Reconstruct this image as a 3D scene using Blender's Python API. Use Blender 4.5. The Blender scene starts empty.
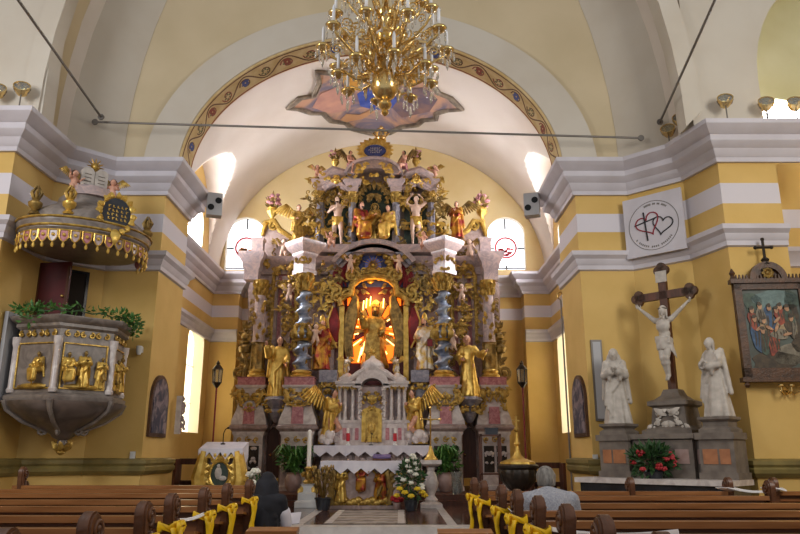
import bpy, bmesh, math, random
from mathutils import Vector, Matrix, Euler
C = bpy.context.scene.collection
PI = math.pi
R = math.radians
# ------------------------------------------------------------------ camera frame
F, TH, CH = 700.0, R(15), 1.4
ct, st = math.cos(TH), math.sin(TH)
AX = -0.58                                   # axis of the church
def zrel(py, Y):
    v = 267 - py
    return Y * (st*F + ct*v) / (ct*F - st*v)
def W(px, py, Y):
    z = zrel(py, Y); zc = ct*Y + st*z
    return Vector(((px-400)/F*zc, Y, CH+z))
def Zp(py, Y): return CH + zrel(py, Y)
def mx(x): return 2*AX - x
# ------------------------------------------------------------------ materials
def lin(c):
    if isinstance(c, str):
        c = tuple(int(c[i:i+2], 16)/255 for i in (0, 2, 4))
    return tuple(((x/12.92) if x <= .04045 else ((x+.055)/1.055)**2.4) for x in c) + (1,)
MATS = {}
def mat(name, col, rough=.6, metal=0.0, col2=None, scale=4.0, lo=.35, hi=.65, bump=0.0, bscale=None, emit=None, estr=1, detail=4, dist=0.0, spec=.5, stretch=None):
    m = bpy.data.materials.new(name); m.use_nodes = True
    nt = m.node_tree; b = nt.nodes['Principled BSDF']
    b.inputs['Base Color'].default_value = lin(col); b.inputs['Roughness'].default_value = rough
    b.inputs['Metallic'].default_value = metal; b.inputs['Specular IOR Level'].default_value = spec
    if col2 is not None or bump:
        tc = nt.nodes.new('ShaderNodeTexCoord'); mp = nt.nodes.new('ShaderNodeMapping')
        if stretch: mp.inputs['Scale'].default_value = stretch
        nt.links.new(tc.outputs['Object'], mp.inputs['Vector'])
    if col2 is not None:
        n = nt.nodes.new('ShaderNodeTexNoise'); n.inputs['Scale'].default_value = scale; n.inputs['Detail'].default_value = detail
        n.inputs['Distortion'].default_value = dist
        nt.links.new(mp.outputs['Vector'], n.inputs['Vector'])
        cr = nt.nodes.new('ShaderNodeValToRGB')
        cr.color_ramp.elements[0].position = lo; cr.color_ramp.elements[1].position = hi
        cr.color_ramp.elements[0].color = lin(col); cr.color_ramp.elements[1].color = lin(col2)
        nt.links.new(n.outputs['Fac'], cr.inputs['Fac']); nt.links.new(cr.outputs['Color'], b.inputs['Base Color'])
    if bump:
        n2 = nt.nodes.new('ShaderNodeTexNoise'); n2.inputs['Scale'].default_value = bscale or scale*3; n2.inputs['Detail'].default_value = 3
        nt.links.new(mp.outputs['Vector'], n2.inputs['Vector'])
        bp = nt.nodes.new('ShaderNodeBump'); bp.inputs['Strength'].default_value = bump; bp.inputs['Distance'].default_value = .02
        nt.links.new(n2.outputs['Fac'], bp.inputs['Height']); nt.links.new(bp.outputs['Normal'], b.inputs['Normal'])
    if emit:
        b.inputs['Emission Color'].default_value = lin(emit); b.inputs['Emission Strength'].default_value = estr
    MATS[name] = m
    return m
def banded(name, yellow, white, yellow2):
    """plastered wall: yellow, with white string bands at fixed heights"""
    m = mat(name, yellow, .75, col2=yellow2, scale=1.2, lo=.3, hi=.7, bump=.08, bscale=12)
    nt = m.node_tree; b = nt.nodes['Principled BSDF']
    src = b.inputs['Base Color'].links[0].from_socket
    g = nt.nodes.new('ShaderNodeNewGeometry'); s = nt.nodes.new('ShaderNodeSeparateXYZ')
    nt.links.new(g.outputs['Position'], s.inputs[0])
    def rng(lo, hi):
        a = nt.nodes.new('ShaderNodeMath'); a.operation = 'GREATER_THAN'; a.inputs[1].default_value = lo
        c = nt.nodes.new('ShaderNodeMath'); c.operation = 'LESS_THAN'; c.inputs[1].default_value = hi
        d = nt.nodes.new('ShaderNodeMath'); d.operation = 'MULTIPLY'
        nt.links.new(s.outputs['Z'], a.inputs[0]); nt.links.new(s.outputs['Z'], c.inputs[0])
        nt.links.new(a.outputs[0], d.inputs[0]); nt.links.new(c.outputs[0], d.inputs[1])
        return d
    d1 = rng(5.54, 5.91)
    mx_ = nt.nodes.new('ShaderNodeMixRGB'); mx_.inputs[2].default_value = lin(white)
    nt.links.new(d1.outputs[0], mx_.inputs[0]); nt.links.new(src, mx_.inputs[1])
    nt.links.new(mx_.outputs[0], b.inputs['Base Color'])
    return m
M_wall = banded('yellow_plaster', 'd9b56c', 'd4ced4', 'cca75c')
M_wallL = M_wall
M_white = mat('white_stucco', 'cdc8cf', .6, col2='c2bcc2', scale=2, bump=.05)
M_beige = mat('beige_plaster', 'cfbd9c', .8, col2='c6b492', scale=.8, bump=.05, bscale=9)
M_rib = mat('pale_rib_plaster', 'cbc2b4', .8, col2='c3b8a8', scale=.9, bump=.05, bscale=9)
M_vault = mat('white_vault_plaster', 'dcd2c8', .8, col2='d3c7bb', scale=.7, bump=.04, bscale=8)
M_lun = mat('cream_lunette_plaster', 'dfc999', .8, col2='d4ba84', scale=.6)
M_olive = mat('olive_stone', '8a7a45', .5, col2='6f6238', scale=3, bump=.1)
M_brownfloor = mat('polished_brown_marble', '4a3128', .12, col2='6b4a3c', scale=2.5, dist=1)
M_navefloor = mat('grey_stone_floor', '8a8078', .35, col2='736a62', scale=2)
M_stone = mat('pale_stone', 'c9c3be', .4, col2='b3aba6', scale=4)
M_gold = mat('gilding', 'd4b058', .34, .5, col2='8f6c2c', scale=9, lo=.3, hi=.66, bump=.3, bscale=30)
M_goldb = mat('bright_gilding', 'e4c064', .3, .55, col2='bd943e', scale=7, bump=.2, bscale=26)
M_goldd = mat('dull_gilding', 'a98a4a', .42, .5, col2='68522a', scale=8, bump=.3, bscale=24)
M_brass = mat('polished_brass', 'ecd092', .2, .85, col2='d4ab5e', scale=5)
M_marbleg = mat('grey_blue_marble', 'a29ea6', .35, col2='767382', scale=6, dist=1.5)
M_marblep = mat('pink_grey_marble', 'c2a8a0', .32, col2='988a8c', scale=5, dist=2)
M_marblem = mat('mauve_brown_marble', '8a736c', .4, col2='a8938c', scale=4, dist=2)
M_marblew = mat('white_marble', 'd8cfca', .3, col2='b9aca8', scale=5, dist=1.2)
M_rose = mat('rose_marble', 'a05a62', .35, col2='c68a8c', scale=9, dist=1)
M_silver = mat('silvered_blue_wood', 'aab3c4', .28, .45, col2='6f7a92', scale=7)
M_flesh = mat('painted_flesh', 'd9a68c', .5, col2='c68d74', scale=6)
M_fleshp = mat('pale_painted_flesh', 'd8b8a4', .5)
M_skin = mat('skin', 'c99780', .55)
M_hair = mat('brown_hair', '4b2f1e', .6, col2='35210f', scale=20)
M_grayh = mat('grey_hair', '8b8680', .7, col2='5d5853', scale=40, stretch=(1, 1, .2))
M_statue = mat('white_stone', 'c6bdb3', .6, col2='aea59b', scale=8, bump=.15)
M_black = mat('black_cloth', '17161c', .85, col2='202028', scale=8)
M_blackm = mat('black_metal', '1b1a1a', .4, .6)
M_sweater = mat('grey_knit', 'a6a6ad', .95, col2='8e8e97', scale=60, bump=.5, bscale=120)
M_cloth = mat('white_linen', 'e4dfe6', .85, col2='d5d0da', scale=5)
M_red = mat('crimson_cloth', '8e1f26', .6, col2='6d1219', scale=6)
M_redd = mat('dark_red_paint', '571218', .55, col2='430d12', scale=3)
M_blue = mat('deep_blue_paint', '26305f', .5, col2='39488a', scale=9)
M_green = mat('dark_green_cloth', '39493a', .6, col2='252f28', scale=5)
M_wood = mat('pew_wood', '8c5a34', .38, col2='6a401f', scale=3, stretch=(.5, 6, 6), bump=.08, bscale=18)
M_wood_top = mat('pew_rail_wood', '9c693e', .3, col2='7f5028', scale=3, stretch=(.5, 6, 6))
M_woodd = mat('dark_carved_wood', '6b4228', .42, col2='482a17', scale=6, bump=.2, bscale=30)
M_woodr = mat('red_brown_wood', '5e3320', .45, col2='45230f', scale=4, stretch=(5, 5, .6))
M_frame = mat('carved_walnut', '5b3a22', .45, col2='3b2413', scale=10, bump=.3, bscale=40)
M_ribbon = mat('yellow_ribbon', 'f0c010', .5)
M_wtape = mat('white_tape', 'e8e4e4', .6)
M_leaf = mat('green_leaves', '2f5a22', .55, col2='4f7f33', scale=14)
M_leafd = mat('dark_leaves', '21421c', .55, col2='35592b', scale=14)
M_flw = mat('white_petals', 'eceadb', .6)
M_fly = mat('yellow_petals', 'e8c62c', .6)
M_flr = mat('red_petals', 'b0202a', .55)
M_flp = mat('pink_petals', 'c98f96', .6)
M_wax = mat('candle_wax', 'eae4da', .45)
M_stoneg = mat('grey_sandstone', '7d7268', .6, col2='665c54', scale=6, bump=.15)
M_stoneo = mat('orange_marble', 'b0764f', .4, col2='9a6241', scale=8)
M_stonep = mat('rosy_marble', 'a78d86', .4, col2='94786f', scale=7)
M_blackst = mat('black_stone', '24262b', .2, col2='35383f', scale=3)
M_bronze = mat('dark_bronze', '3c332b', .4, .5, col2='2a241f', scale=9, bump=.3)
M_iron = mat('grey_iron', '77716b', .5, .4)
M_plast = mat('white_plastic', 'd9d9d6', .4)
M_panel = mat('pale_grey_board', 'b3b3b6', .6)
M_crystal = mat('cut_crystal', 'f4f0e6', .05, 0)
_b = M_crystal.node_tree.nodes['Principled BSDF']; _b.inputs['Transmission Weight'].default_value = .75; _b.inputs['IOR'].default_value = 1.5
M_bulb = mat('frosted_bulb', 'e6e6ea', .25)
M_glass = mat('clear_glass', 'dfe6e6', .05); _b = M_glass.node_tree.nodes['Principled BSDF']; _b.inputs['Transmission Weight'].default_value = .9
M_pane = mat('bright_window_glass', 'f4f6fa', .3, emit='f6f8ff', estr=1.7)
M_panes = mat('side_window_glass', 'f4f6fa', .3, emit='f6f8ff', estr=32.0)
M_panew = mat('warm_window_glass', 'f6efd6', .3, emit='fff0c8', estr=3.2)
M_lead = mat('window_lead', '5a5a60', .5)
M_redglass = mat('red_glass', 'c0303a', .2)
M_ochreg = mat('ochre_glass', 'b87a40', .2)
M_amber = mat('lit_amber_glass', 'e06a10', .3, emit='ff6a10', estr=2.0)
M_amberw = mat('lit_lamp_tube', 'ffd090', .3, emit='ffc070', estr=5.0)
M_ochre = mat('ochre_paint', 'cdb486', .8, col2='bfa06a', scale=5)
M_pbrown = mat('painted_brown', '6a4a30', .8)
M_pgreen = mat('painted_olive', '6d6a48', .8)
M_pblue = mat('painted_blue', '4a5486', .8)
M_pred = mat('painted_red', '8a4434', .8)
M_ink = mat('black_ink', '1d1a1e', .6)
M_inkr = mat('red_ink', '8a2030', .6)
# ------------------------------------------------------------------ mesh builder
class MB:
    def __init__(s): s.v = []; s.f = []; s.mi = []; s.cur = 0
    def add(s, vs, fs):
        n = len(s.v); s.v.extend(tuple(v) for v in vs)
        for f in fs: s.f.append(tuple(i+n for i in f)); s.mi.append(s.cur)
        return s
    def xf(s, M, start=0):
        for i in range(start, len(s.v)): s.v[i] = tuple(M @ Vector(s.v[i]))
        return s
    def box(s, c, d, rz=0, rx=0, ry=0):
        x, y, z = d[0]/2, d[1]/2, d[2]/2
        vs = [Vector(p) for p in ((-x,-y,-z),(x,-y,-z),(x,y,-z),(-x,y,-z),(-x,-y,z),(x,-y,z),(x,y,z),(-x,y,z))]
        if rz or rx or ry:
            M = Euler((rx, ry, rz)).to_matrix(); vs = [M @ v for v in vs]
        c = Vector(c)
        return s.add([v+c for v in vs], [(0,3,2,1),(4,5,6,7),(0,1,5,4),(1,2,6,5),(2,3,7,6),(3,0,4,7)])
    def bb(s, x0, x1, y0, y1, z0, z1):
        return s.box(((x0+x1)/2, (y0+y1)/2, (z0+z1)/2), (abs(x1-x0), abs(y1-y0), abs(z1-z0)))
    def lathe(s, prof, c=(0,0,0), n=16, sx=1, sy=1, M=None, a0=0.0, mod=None):
        c = Vector(c); vs = []; fs = []
        for k, (r, z) in enumerate(prof):
            for i in range(n):
                a = a0 + 2*PI*i/n
                q = r*(mod(a, z, k) if mod else 1)
                p = Vector((q*math.cos(a)*sx, q*math.sin(a)*sy, z))
                vs.append((M @ p if M else p) + c)
        for k in range(len(prof)-1):
            for i in range(n):
                j = (i+1) % n
                fs.append((k*n+i, k*n+j, (k+1)*n+j, (k+1)*n+i))
        fs.append(tuple(range(n-1, -1, -1))); fs.append(tuple((len(prof)-1)*n+i for i in range(n)))
        return s.add(vs, fs)
    def sq(s, prof, c=(0,0,0), sx=1, sy=1, rz=0):
        """square section 'lathe': profile of (half width, z)"""
        return s.lathe([(r*math.sqrt(2), z) for r, z in prof], c, 4, sx, sy, Matrix.Rotation(rz, 3, 'Z') if rz else None, a0=PI/4)
    def tube(s, pts, r, n=6, closed=False, flat=1.0):
        pts = [Vector(p) for p in pts]; m = len(pts)
        if not hasattr(r, '__len__'): r = [r]*m
        vs = []; fs = []; prev = None
        for k in range(m):
            if closed: t = pts[(k+1) % m]-pts[k-1]
            else: t = pts[min(k+1, m-1)]-pts[max(k-1, 0)]
            if t.length < 1e-9: t = Vector((0, 0, 1))
            t.normalize()
            if prev is None:
                u = t.orthogonal().normalized()
                if abs(t.y) < .9: u = (Vector((0,1,0)) - t*t.y).normalized()
            else:
                u = prev - t*prev.dot(t)
                u = u.normalized() if u.length > 1e-6 else t.orthogonal().normalized()
            prev = u; w = t.cross(u)
            for i in range(n):
                a = 2*PI*i/n
                vs.append(pts[k] + (u*math.cos(a)*flat + w*math.sin(a))*r[k])
        for k in range(m-1 if not closed else m):
            for i in range(n):
                j = (i+1) % n; k2 = (k+1) % m
                fs.append((k*n+i, k*n+j, k2*n+j, k2*n+i))
        if not closed:
            fs.append(tuple(range(n-1, -1, -1))); fs.append(tuple((m-1)*n+i for i in range(n)))
        return s.add(vs, fs)
    def ell(s, c, r, nu=10, nv=6, M=None):
        if not hasattr(r, '__len__'): r = (r, r, r)
        c = Vector(c); vs = []; fs = []
        vs.append(Vector((0,0,-r[2])))
        for k in range(1, nv):
            ph = -PI/2 + PI*k/nv
            for i in range(nu):
                a = 2*PI*i/nu
                vs.append(Vector((r[0]*math.cos(ph)*math.cos(a), r[1]*math.cos(ph)*math.sin(a), r[2]*math.sin(ph))))
        vs.append(Vector((0,0,r[2])))
        if M: vs = [M @ v for v in vs]
        vs = [v+c for v in vs]
        for i in range(nu): fs.append((0, 1+(i+1) % nu, 1+i))
        for k in range(nv-2):
            for i in range(nu):
                j = (i+1) % nu; a = 1+k*nu
                fs.append((a+i, a+j, a+nu+j, a+nu+i))
        l = len(vs)-1; a = 1+(nv-2)*nu
        for i in range(nu): fs.append((a+i, a+(i+1) % nu, l))
        return s.add(vs, fs)
    def cap(s, a, b, ra, rb, n=10):
        a = Vector(a); b = Vector(b); t = (b-a)
        if t.length < 1e-6: return s.ell(a, ra)
        t.normalize()
        pts = []; rs = []
        for q in (.98, .8, .5, .2): 
            pts.append(a - t*ra*q); rs.append(ra*math.sqrt(max(0, 1-q*q)))
        pts += [a, b]; rs += [ra, rb]
        for q in (.2, .5, .8, .98):
            pts.append(b + t*rb*q); rs.append(rb*math.sqrt(max(0, 1-q*q)))
        return s.tube(pts, rs, n)
    def prism(s, poly, t0, t1, plane='xz'):
        n = len(poly)
        if plane == 'xz': f = lambda p, t: (p[0], t, p[1])
        elif plane == 'xy': f = lambda p, t: (p[0], p[1], t)
        else: f = lambda p, t: (t, p[0], p[1])
        vs = [f(p, t0) for p in poly] + [f(p, t1) for p in poly]
        fs = [tuple(range(n)), tuple(range(2*n-1, n-1, -1))] + [(i, n+i, n+(i+1) % n, (i+1) % n) for i in range(n)]
        return s.add(vs, fs)
    def arcslab(s, cx, cz, a0, b0, a1, b1, y0, y1, t0=0, t1=PI, n=32):
        """elliptical band (inner a0,b0 outer a1,b1) between y0 and y1"""
        vs = []; fs = []
        for k in range(n+1):
            t = t0+(t1-t0)*k/n; c_, s_ = math.cos(t), math.sin(t)
            for (a, b, y) in ((a0,b0,y0),(a1,b1,y0),(a1,b1,y1),(a0,b0,y1)):
                vs.append((cx+a*c_, y, cz+b*s_))
        for k in range(n):
            for i in range(4):
                j = (i+1) % 4; fs.append((k*4+i, k*4+j, k*4+4+j, k*4+4+i))
        fs.append((3,2,1,0)); fs.append((n*4, n*4+1, n*4+2, n*4+3))
        return s.add(vs, fs)
    def mesh(s, name):
        me = bpy.data.meshes.new(name); me.from_pydata(s.v, [], s.f)
        me.polygons.foreach_set('material_index', s.mi)
        bm = bmesh.new(); bm.from_mesh(me); bmesh.ops.recalc_face_normals(bm, faces=bm.faces); bm.to_mesh(me); bm.free()
        return me
    def build(s, name, m, parent=None, org=None, ang=38, loc=None, flat=False):
        if org is not None:
            o_ = Vector(org); s.v = [tuple(Vector(v)-o_) for v in s.v]
        me = s.mesh(name)
        return link(name, me, m, parent, ang, loc, flat)
def link(name, me, m, parent=None, ang=38, loc=None, flat=False):
    for q in (m if isinstance(m, (list, tuple)) else [m]): me.materials.append(q)
    if not flat:
        me.polygons.foreach_set('use_smooth', [True]*len(me.polygons)); me.set_sharp_from_angle(angle=R(ang))
    o = bpy.data.objects.new(name, me); C.objects.link(o)
    if parent: o.parent = parent
    if loc is not None: o.location = loc
    return o
def inst(name, me, parent=None, loc=(0,0,0), rz=0, sc=1):
    o = bpy.data.objects.new(name, me); C.objects.link(o)
    o.location = loc; o.rotation_euler = (0, 0, rz); o.scale = (sc, sc, sc) if not hasattr(sc, '__len__') else sc
    if parent: o.parent = parent
    return o
def tag(o, label, cat, group=None, kind=None):
    o['label'] = label; o['category'] = cat
    if group: o['group'] = group
    if kind: o['kind'] = kind
    return o
def thing(name, label, cat, loc=(0,0,0), rz=0, group=None):
    o = bpy.data.objects.new(name, None); C.objects.link(o); o.empty_display_size = .1
    o.location = loc; o.rotation_euler = (0, 0, rz)
    return tag(o, label, cat, group)
def struct(o): o['kind'] = 'structure'; return o
def copy_tree(o, loc=None, rz=None, parent=None, label=None):
    c = o.copy(); C.objects.link(c)
    if parent: c.parent = parent
    if loc is not None: c.location = loc
    if rz is not None: c.rotation_euler = (0, 0, rz)
    if label: c['label'] = label
    for ch in list(o.children): copy_tree(ch, parent=c)
    return c
def remesh(mb, voxel, scale=1.0, smooth=2, extra=None):
    me = mb.mesh('tmp'); o = bpy.data.objects.new('tmp', me); C.objects.link(o)
    md = o.modifiers.new('r', 'REMESH'); md.mode = 'VOXEL'; md.voxel_size = voxel; md.use_smooth_shade = True
    if smooth:
        sm = o.modifiers.new('s', 'SMOOTH'); sm.factor = .5; sm.iterations = smooth
    dg = bpy.context.evaluated_depsgraph_get(); dg.update()
    out = bpy.data.meshes.new_from_object(o.evaluated_get(dg))
    bpy.data.objects.remove(o); bpy.data.meshes.remove(me)
    if extra is not None and extra.v:
        bm = bmesh.new(); bm.from_mesh(out); m2 = extra.mesh('t2'); bm.from_mesh(m2); bm.to_mesh(out); bm.free()
    if scale != 1.0: out.transform(Matrix.Scale(scale, 4))
    out.materials.clear()
    return out
def boolean(o, cutter_mb):
    me = cutter_mb.mesh('cut'); c = bpy.data.objects.new('cut', me); C.objects.link(c)
    md = o.modifiers.new('b', 'BOOLEAN'); md.operation = 'DIFFERENCE'; md.object = c; md.solver = 'EXACT'
    dg = bpy.context.evaluated_depsgraph_get(); dg.update()
    out = bpy.data.meshes.new_from_object(o.evaluated_get(dg))
    o.modifiers.clear(); o.data = out
    bpy.data.objects.remove(c); bpy.data.meshes.remove(me)
def sweep(path, prof, mb, closed=False, side=1):
    """profile of (out, z) swept along a plan path with mitred corners; 'out' is to the right of travel times side"""
    n = len(path); P = [Vector((p[0], p[1])) for p in path]; m = len(prof); vs = []; fs = []
    for k in range(n):
        d0 = (P[k]-P[k-1]).normalized() if (k > 0 or closed) else None
        d1 = (P[(k+1) % n]-P[k]).normalized() if (k < n-1 or closed) else None
        if d0 is None: d0 = d1
        if d1 is None: d1 = d0
        n0 = Vector((d0.y, -d0.x))*side; n1 = Vector((d1.y, -d1.x))*side
        b = (n0+n1); b = b.normalized()/max(.3, b.normalized().dot(n0))
        for (o_, z) in prof: vs.append((P[k].x+b.x*o_, P[k].y+b.y*o_, z))
    for k in range(n-1 if not closed else n):
        k2 = (k+1) % n
        for i in range(m-1): fs.append((k*m+i, k2*m+i, k2*m+i+1, k*m+i+1))
        fs.append((k*m+m-1, k2*m+m-1, k2*m, k*m))
    if not closed:
        fs.append(tuple(range(m-1, -1, -1))); fs.append(tuple((n-1)*m+i for i in range(m)))
    return mb.add(vs, fs)
# ------------------------------------------------------------------ ornament
def spiral(mb, c, r, turns, a0, rad, sgn=1, n=14, ux=Vector((1,0,0)), uz=Vector((0,0,1)), tail=None):
    pts = []; rs = []
    if tail is not None: pts.append(Vector(tail)); rs.append(rad*.5)
    for k in range(n+1):
        t = k/n; a = a0 + sgn*turns*2*PI*t; q = r*(1-.85*t)
        pts.append(Vector(c)+ux*q*math.cos(a)+uz*q*math.sin(a)); rs.append(rad*(1-.45*t))
    mb.tube(pts, rs, 5)
    mb.ell(pts[-1], rad*1.3, 6, 4)
def leaf(mb, a, b, w, th=.35, nrm=Vector((0,-1,0))):
    a = Vector(a); b = Vector(b); d = b-a
    mid = a+d*.45+nrm*w*.5
    mb.tube([a, a+d*.25+nrm*w*.35, mid, a+d*.8+nrm*w*.3, b], [w*.25, w*.8, w, w*.55, w*.08], 6, flat=th)
def scrolls(mb, c, w, h, n, seed, rad=.02, depth=.08, sym=True):
    """a panel of carved acanthus scrolls in the XZ plane around c, mirrored left to right"""
    rnd = random.Random(seed); c = Vector(c)
    for i in range(n):
        x = rnd.uniform(.02, .5)*w; z = rnd.uniform(-.5, .5)*h; dy = -rnd.uniform(0, depth)
        r = rnd.uniform(.1, .22)*min(w, h); a0 = rnd.uniform(0, 2*PI); sg = rnd.choice((-1, 1)); tr = rnd.uniform(.7, 1.2)
        la = rnd.uniform(0, 2*PI); ll = rnd.uniform(.14, .3)*min(w, h)
        for s_ in ((1, -1) if sym else (1,)):
            p = c+Vector((s_*x, dy, z))
            ux = Vector((s_, 0, 0))
            spiral(mb, p, r, tr, a0, rad, sg, 10, ux=ux)
            leaf(mb, p+ux*r*math.cos(a0)+Vector((0,0,r*math.sin(a0))), p+ux*(r+ll)*math.cos(la)+Vector((0,0,(r+ll)*math.sin(la))), rad*1.9)
def swirl_row(mb, p0, p1, n, r, rad, seed=0):
    p0 = Vector(p0); p1 = Vector(p1); rnd = random.Random(seed)
    for i in range(n):
        p = p0.lerp(p1, (i+.5)/n); sg = 1 if i % 2 else -1
        spiral(mb, p, r, 1.1, PI/2*sg, rad, sg, 9)
        leaf(mb, p, p+Vector((sg*r*1.2, 0, rnd.uniform(-1, 1)*r)), rad*1.8)
def capital(mb, c, r, h, n=8):
    """leafy capital on a bell"""
    c = Vector(c)
    mb.lathe([(r*.9, 0), (r*1.0, h*.1), (r*.95, h*.2), (r*1.05, h*.55), (r*1.5, h*.85), (r*1.55, h)], c, 12)
    for row, (z0, z1, o) in enumerate(((.08, .5, 1.35), (.35, .8, 1.6))):
        for i in range(n):
            a = 2*PI*(i+row*.5)/n; u = Vector((math.cos(a), math.sin(a), 0))
            pts = [c+u*r*1.0+Vector((0,0,h*z0)), c+u*r*1.2+Vector((0,0,h*(z0+z1)/2)), c+u*r*o+Vector((0,0,h*z1)), c+u*r*(o+.18)+Vector((0,0,h*(z1-.1)))]
            mb.tube(pts, [r*.2, r*.3, r*.22, r*.06], 5)
    for i in range(4):
        a = PI/4+PI/2*i; u = Vector((math.cos(a), math.sin(a), 0))
        spiral(mb, c+u*r*1.6+Vector((0,0,h*.86)), r*.3, 1.2, PI/2, r*.1, 1, 8, ux=u)
def foliage(mb, c, rx, ry, rz, n, size, seed, updir=.3):
    rnd = random.Random(seed); c = Vector(c)
    for i in range(n):
        d = Vector((rnd.gauss(0, 1), rnd.gauss(0, 1), rnd.gauss(updir, 1))).normalized()
        q = rnd.random()**.4
        p = c+Vector((d.x*rx*q, d.y*ry*q, d.z*rz*q))
        t = (d+Vector((rnd.uniform(-.6, .6), rnd.uniform(-.6, .6), rnd.uniform(-.4, .6)))).normalized()
        w = t.orthogonal().normalized(); w = Matrix.Rotation(rnd.uniform(0, 6.28), 3, t) @ w
        L = size*rnd.uniform(.7, 1.3)
        nn = t.cross(w)
        mb.add([p, p+t*L*.45+w*L*.22+nn*L*.06, p+t*L, p+t*L*.45-w*L*.22+nn*L*.06, p+t*L*.45-nn*L*.03], [(0,1,4),(1,2,4),(2,3,4),(3,0,4)])
def blades(mb, c, n, L, w, seed, spread=.9):
    rnd = random.Random(seed); c = Vector(c)
    for i in range(n):
        a = rnd.uniform(0, 2*PI); s_ = rnd.uniform(.1, spread); l = L*rnd.uniform(.65, 1.1)
        u = Vector((math.cos(a), math.sin(a), 0)); side = Vector((-u.y, u.x, 0))
        pts = [c+u*.02, c+u*l*s_*.4+Vector((0,0,l*.55)), c+u*l*s_*.8+Vector((0,0,l*.8)), c+u*l*s_*1.15+Vector((0,0,l*(.8-.35*s_)))]
        ws = [w*.5, w, w*.8, w*.05]
        vs = []
        for p, q in zip(pts, ws): vs += [p-side*q, p+side*q]
        mb.add(vs, [(0,1,3,2),(2,3,5,4),(4,5,7,6)])
def blossom(mb, c, r, seed=0):
    c = Vector(c); rnd = random.Random(seed)
    mb.ell(c, (r*.6, r*.6, r*.6), 7, 5)
    for row, (n, q, e) in enumerate(((6, .75, .1), (5, .5, .5))):
        for i in range(n):
            a = 2*PI*(i+.5*row)/n+rnd.random()*.3
            d = Vector((math.cos(a)*q, math.sin(a)*q, e))
            mb.ell(c+d*r, (r*.45, r*.45, r*.38), 6, 4)
# ------------------------------------------------------------------ figures (unit height, facing -Y)
STD = dict(head=(0,-.01,.93), neck=(0,.005,.84), chest=(0,0,.72), belly=(0,.0,.61), pelvis=(0,.005,.52),
    shl=(.105,.005,.79), shr=(-.105,.005,.79), ell=(.15,.01,.62), elr=(-.15,.01,.62), wrl=(.15,-.06,.48), wrr=(-.15,-.06,.48),
    hl=(.05,0,.51), hr=(-.05,0,.51), kl=(.06,-.02,.28), kr=(-.055,0,.28), al=(.065,.01,.05), ar=(-.06,.01,.05), tl=(.075,-.075,.02), tr=(-.07,-.075,.02))
RAD = dict(head=(.05,.062,.07), neck=.03, chest=(.1,.064,.1), belly=(.082,.058,.08), pelvis=(.09,.066,.075),
    arm=(.036,.03,.02), hand=.022, leg=(.062,.042,.026), foot=.022)
PUT = dict(head=(0,-.03,.84), neck=(0,0,.71), chest=(0,0,.6), belly=(0,-.02,.47), pelvis=(0,.0,.38),
    shl=(.12,.0,.65), shr=(-.12,.0,.65), ell=(.22,-.03,.56), elr=(-.22,-.03,.62), wrl=(.2,-.16,.62), wrr=(-.3,-.1,.74),
    hl=(.075,0,.36), hr=(-.075,0,.36), kl=(.11,-.2,.33), kr=(-.1,-.12,.2), al=(.1,-.24,.1), ar=(-.12,-.02,.06), tl=(.11,-.33,.06), tr=(-.12,-.1,.0))
PRAD = dict(head=(.115,.125,.13), neck=.06, chest=(.13,.1,.12), belly=(.125,.11,.11), pelvis=(.13,.11,.1),
    arm=(.06,.052,.036), hand=.042, leg=(.095,.07,.045), foot=.04)
def jj(base, **k):
    d = dict(base); d.update(k); return {a: Vector(b) for a, b in d.items()}
def fingers(mb, wr, dirv, r, up=None, curl=.5):
    """palm, four unequal bent fingers and a side thumb"""
    d = Vector(dirv).normalized(); s_ = d.orthogonal().normalized() if up is None else Vector(up).normalized()
    s_ = (s_-d*s_.dot(d)).normalized(); nn = d.cross(s_)
    palm = Vector(wr)+d*r*2.2
    for i, L in enumerate((1.5, 1.75, 1.65, 1.25)):
        b = palm+s_*(i-1.5)*r*.55
        t = nn*curl
        mb.tube([b-d*r*.5, b+d*r*L*.5, b+(d+t*.6)*r*L*.95, b+(d*.75+t*1.3)*r*L*1.25], [r*.32, r*.3, r*.27, r*.16], 5)
    b = Vector(wr)+d*r*.9-s_*r*.9
    mb.tube([b+s_*r*.3, b+(d*.6-s_*.8)*r*.9, b+(d*1.2-s_*.9+nn*.3)*r*1.3], [r*.4, r*.34, r*.2], 5)
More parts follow.
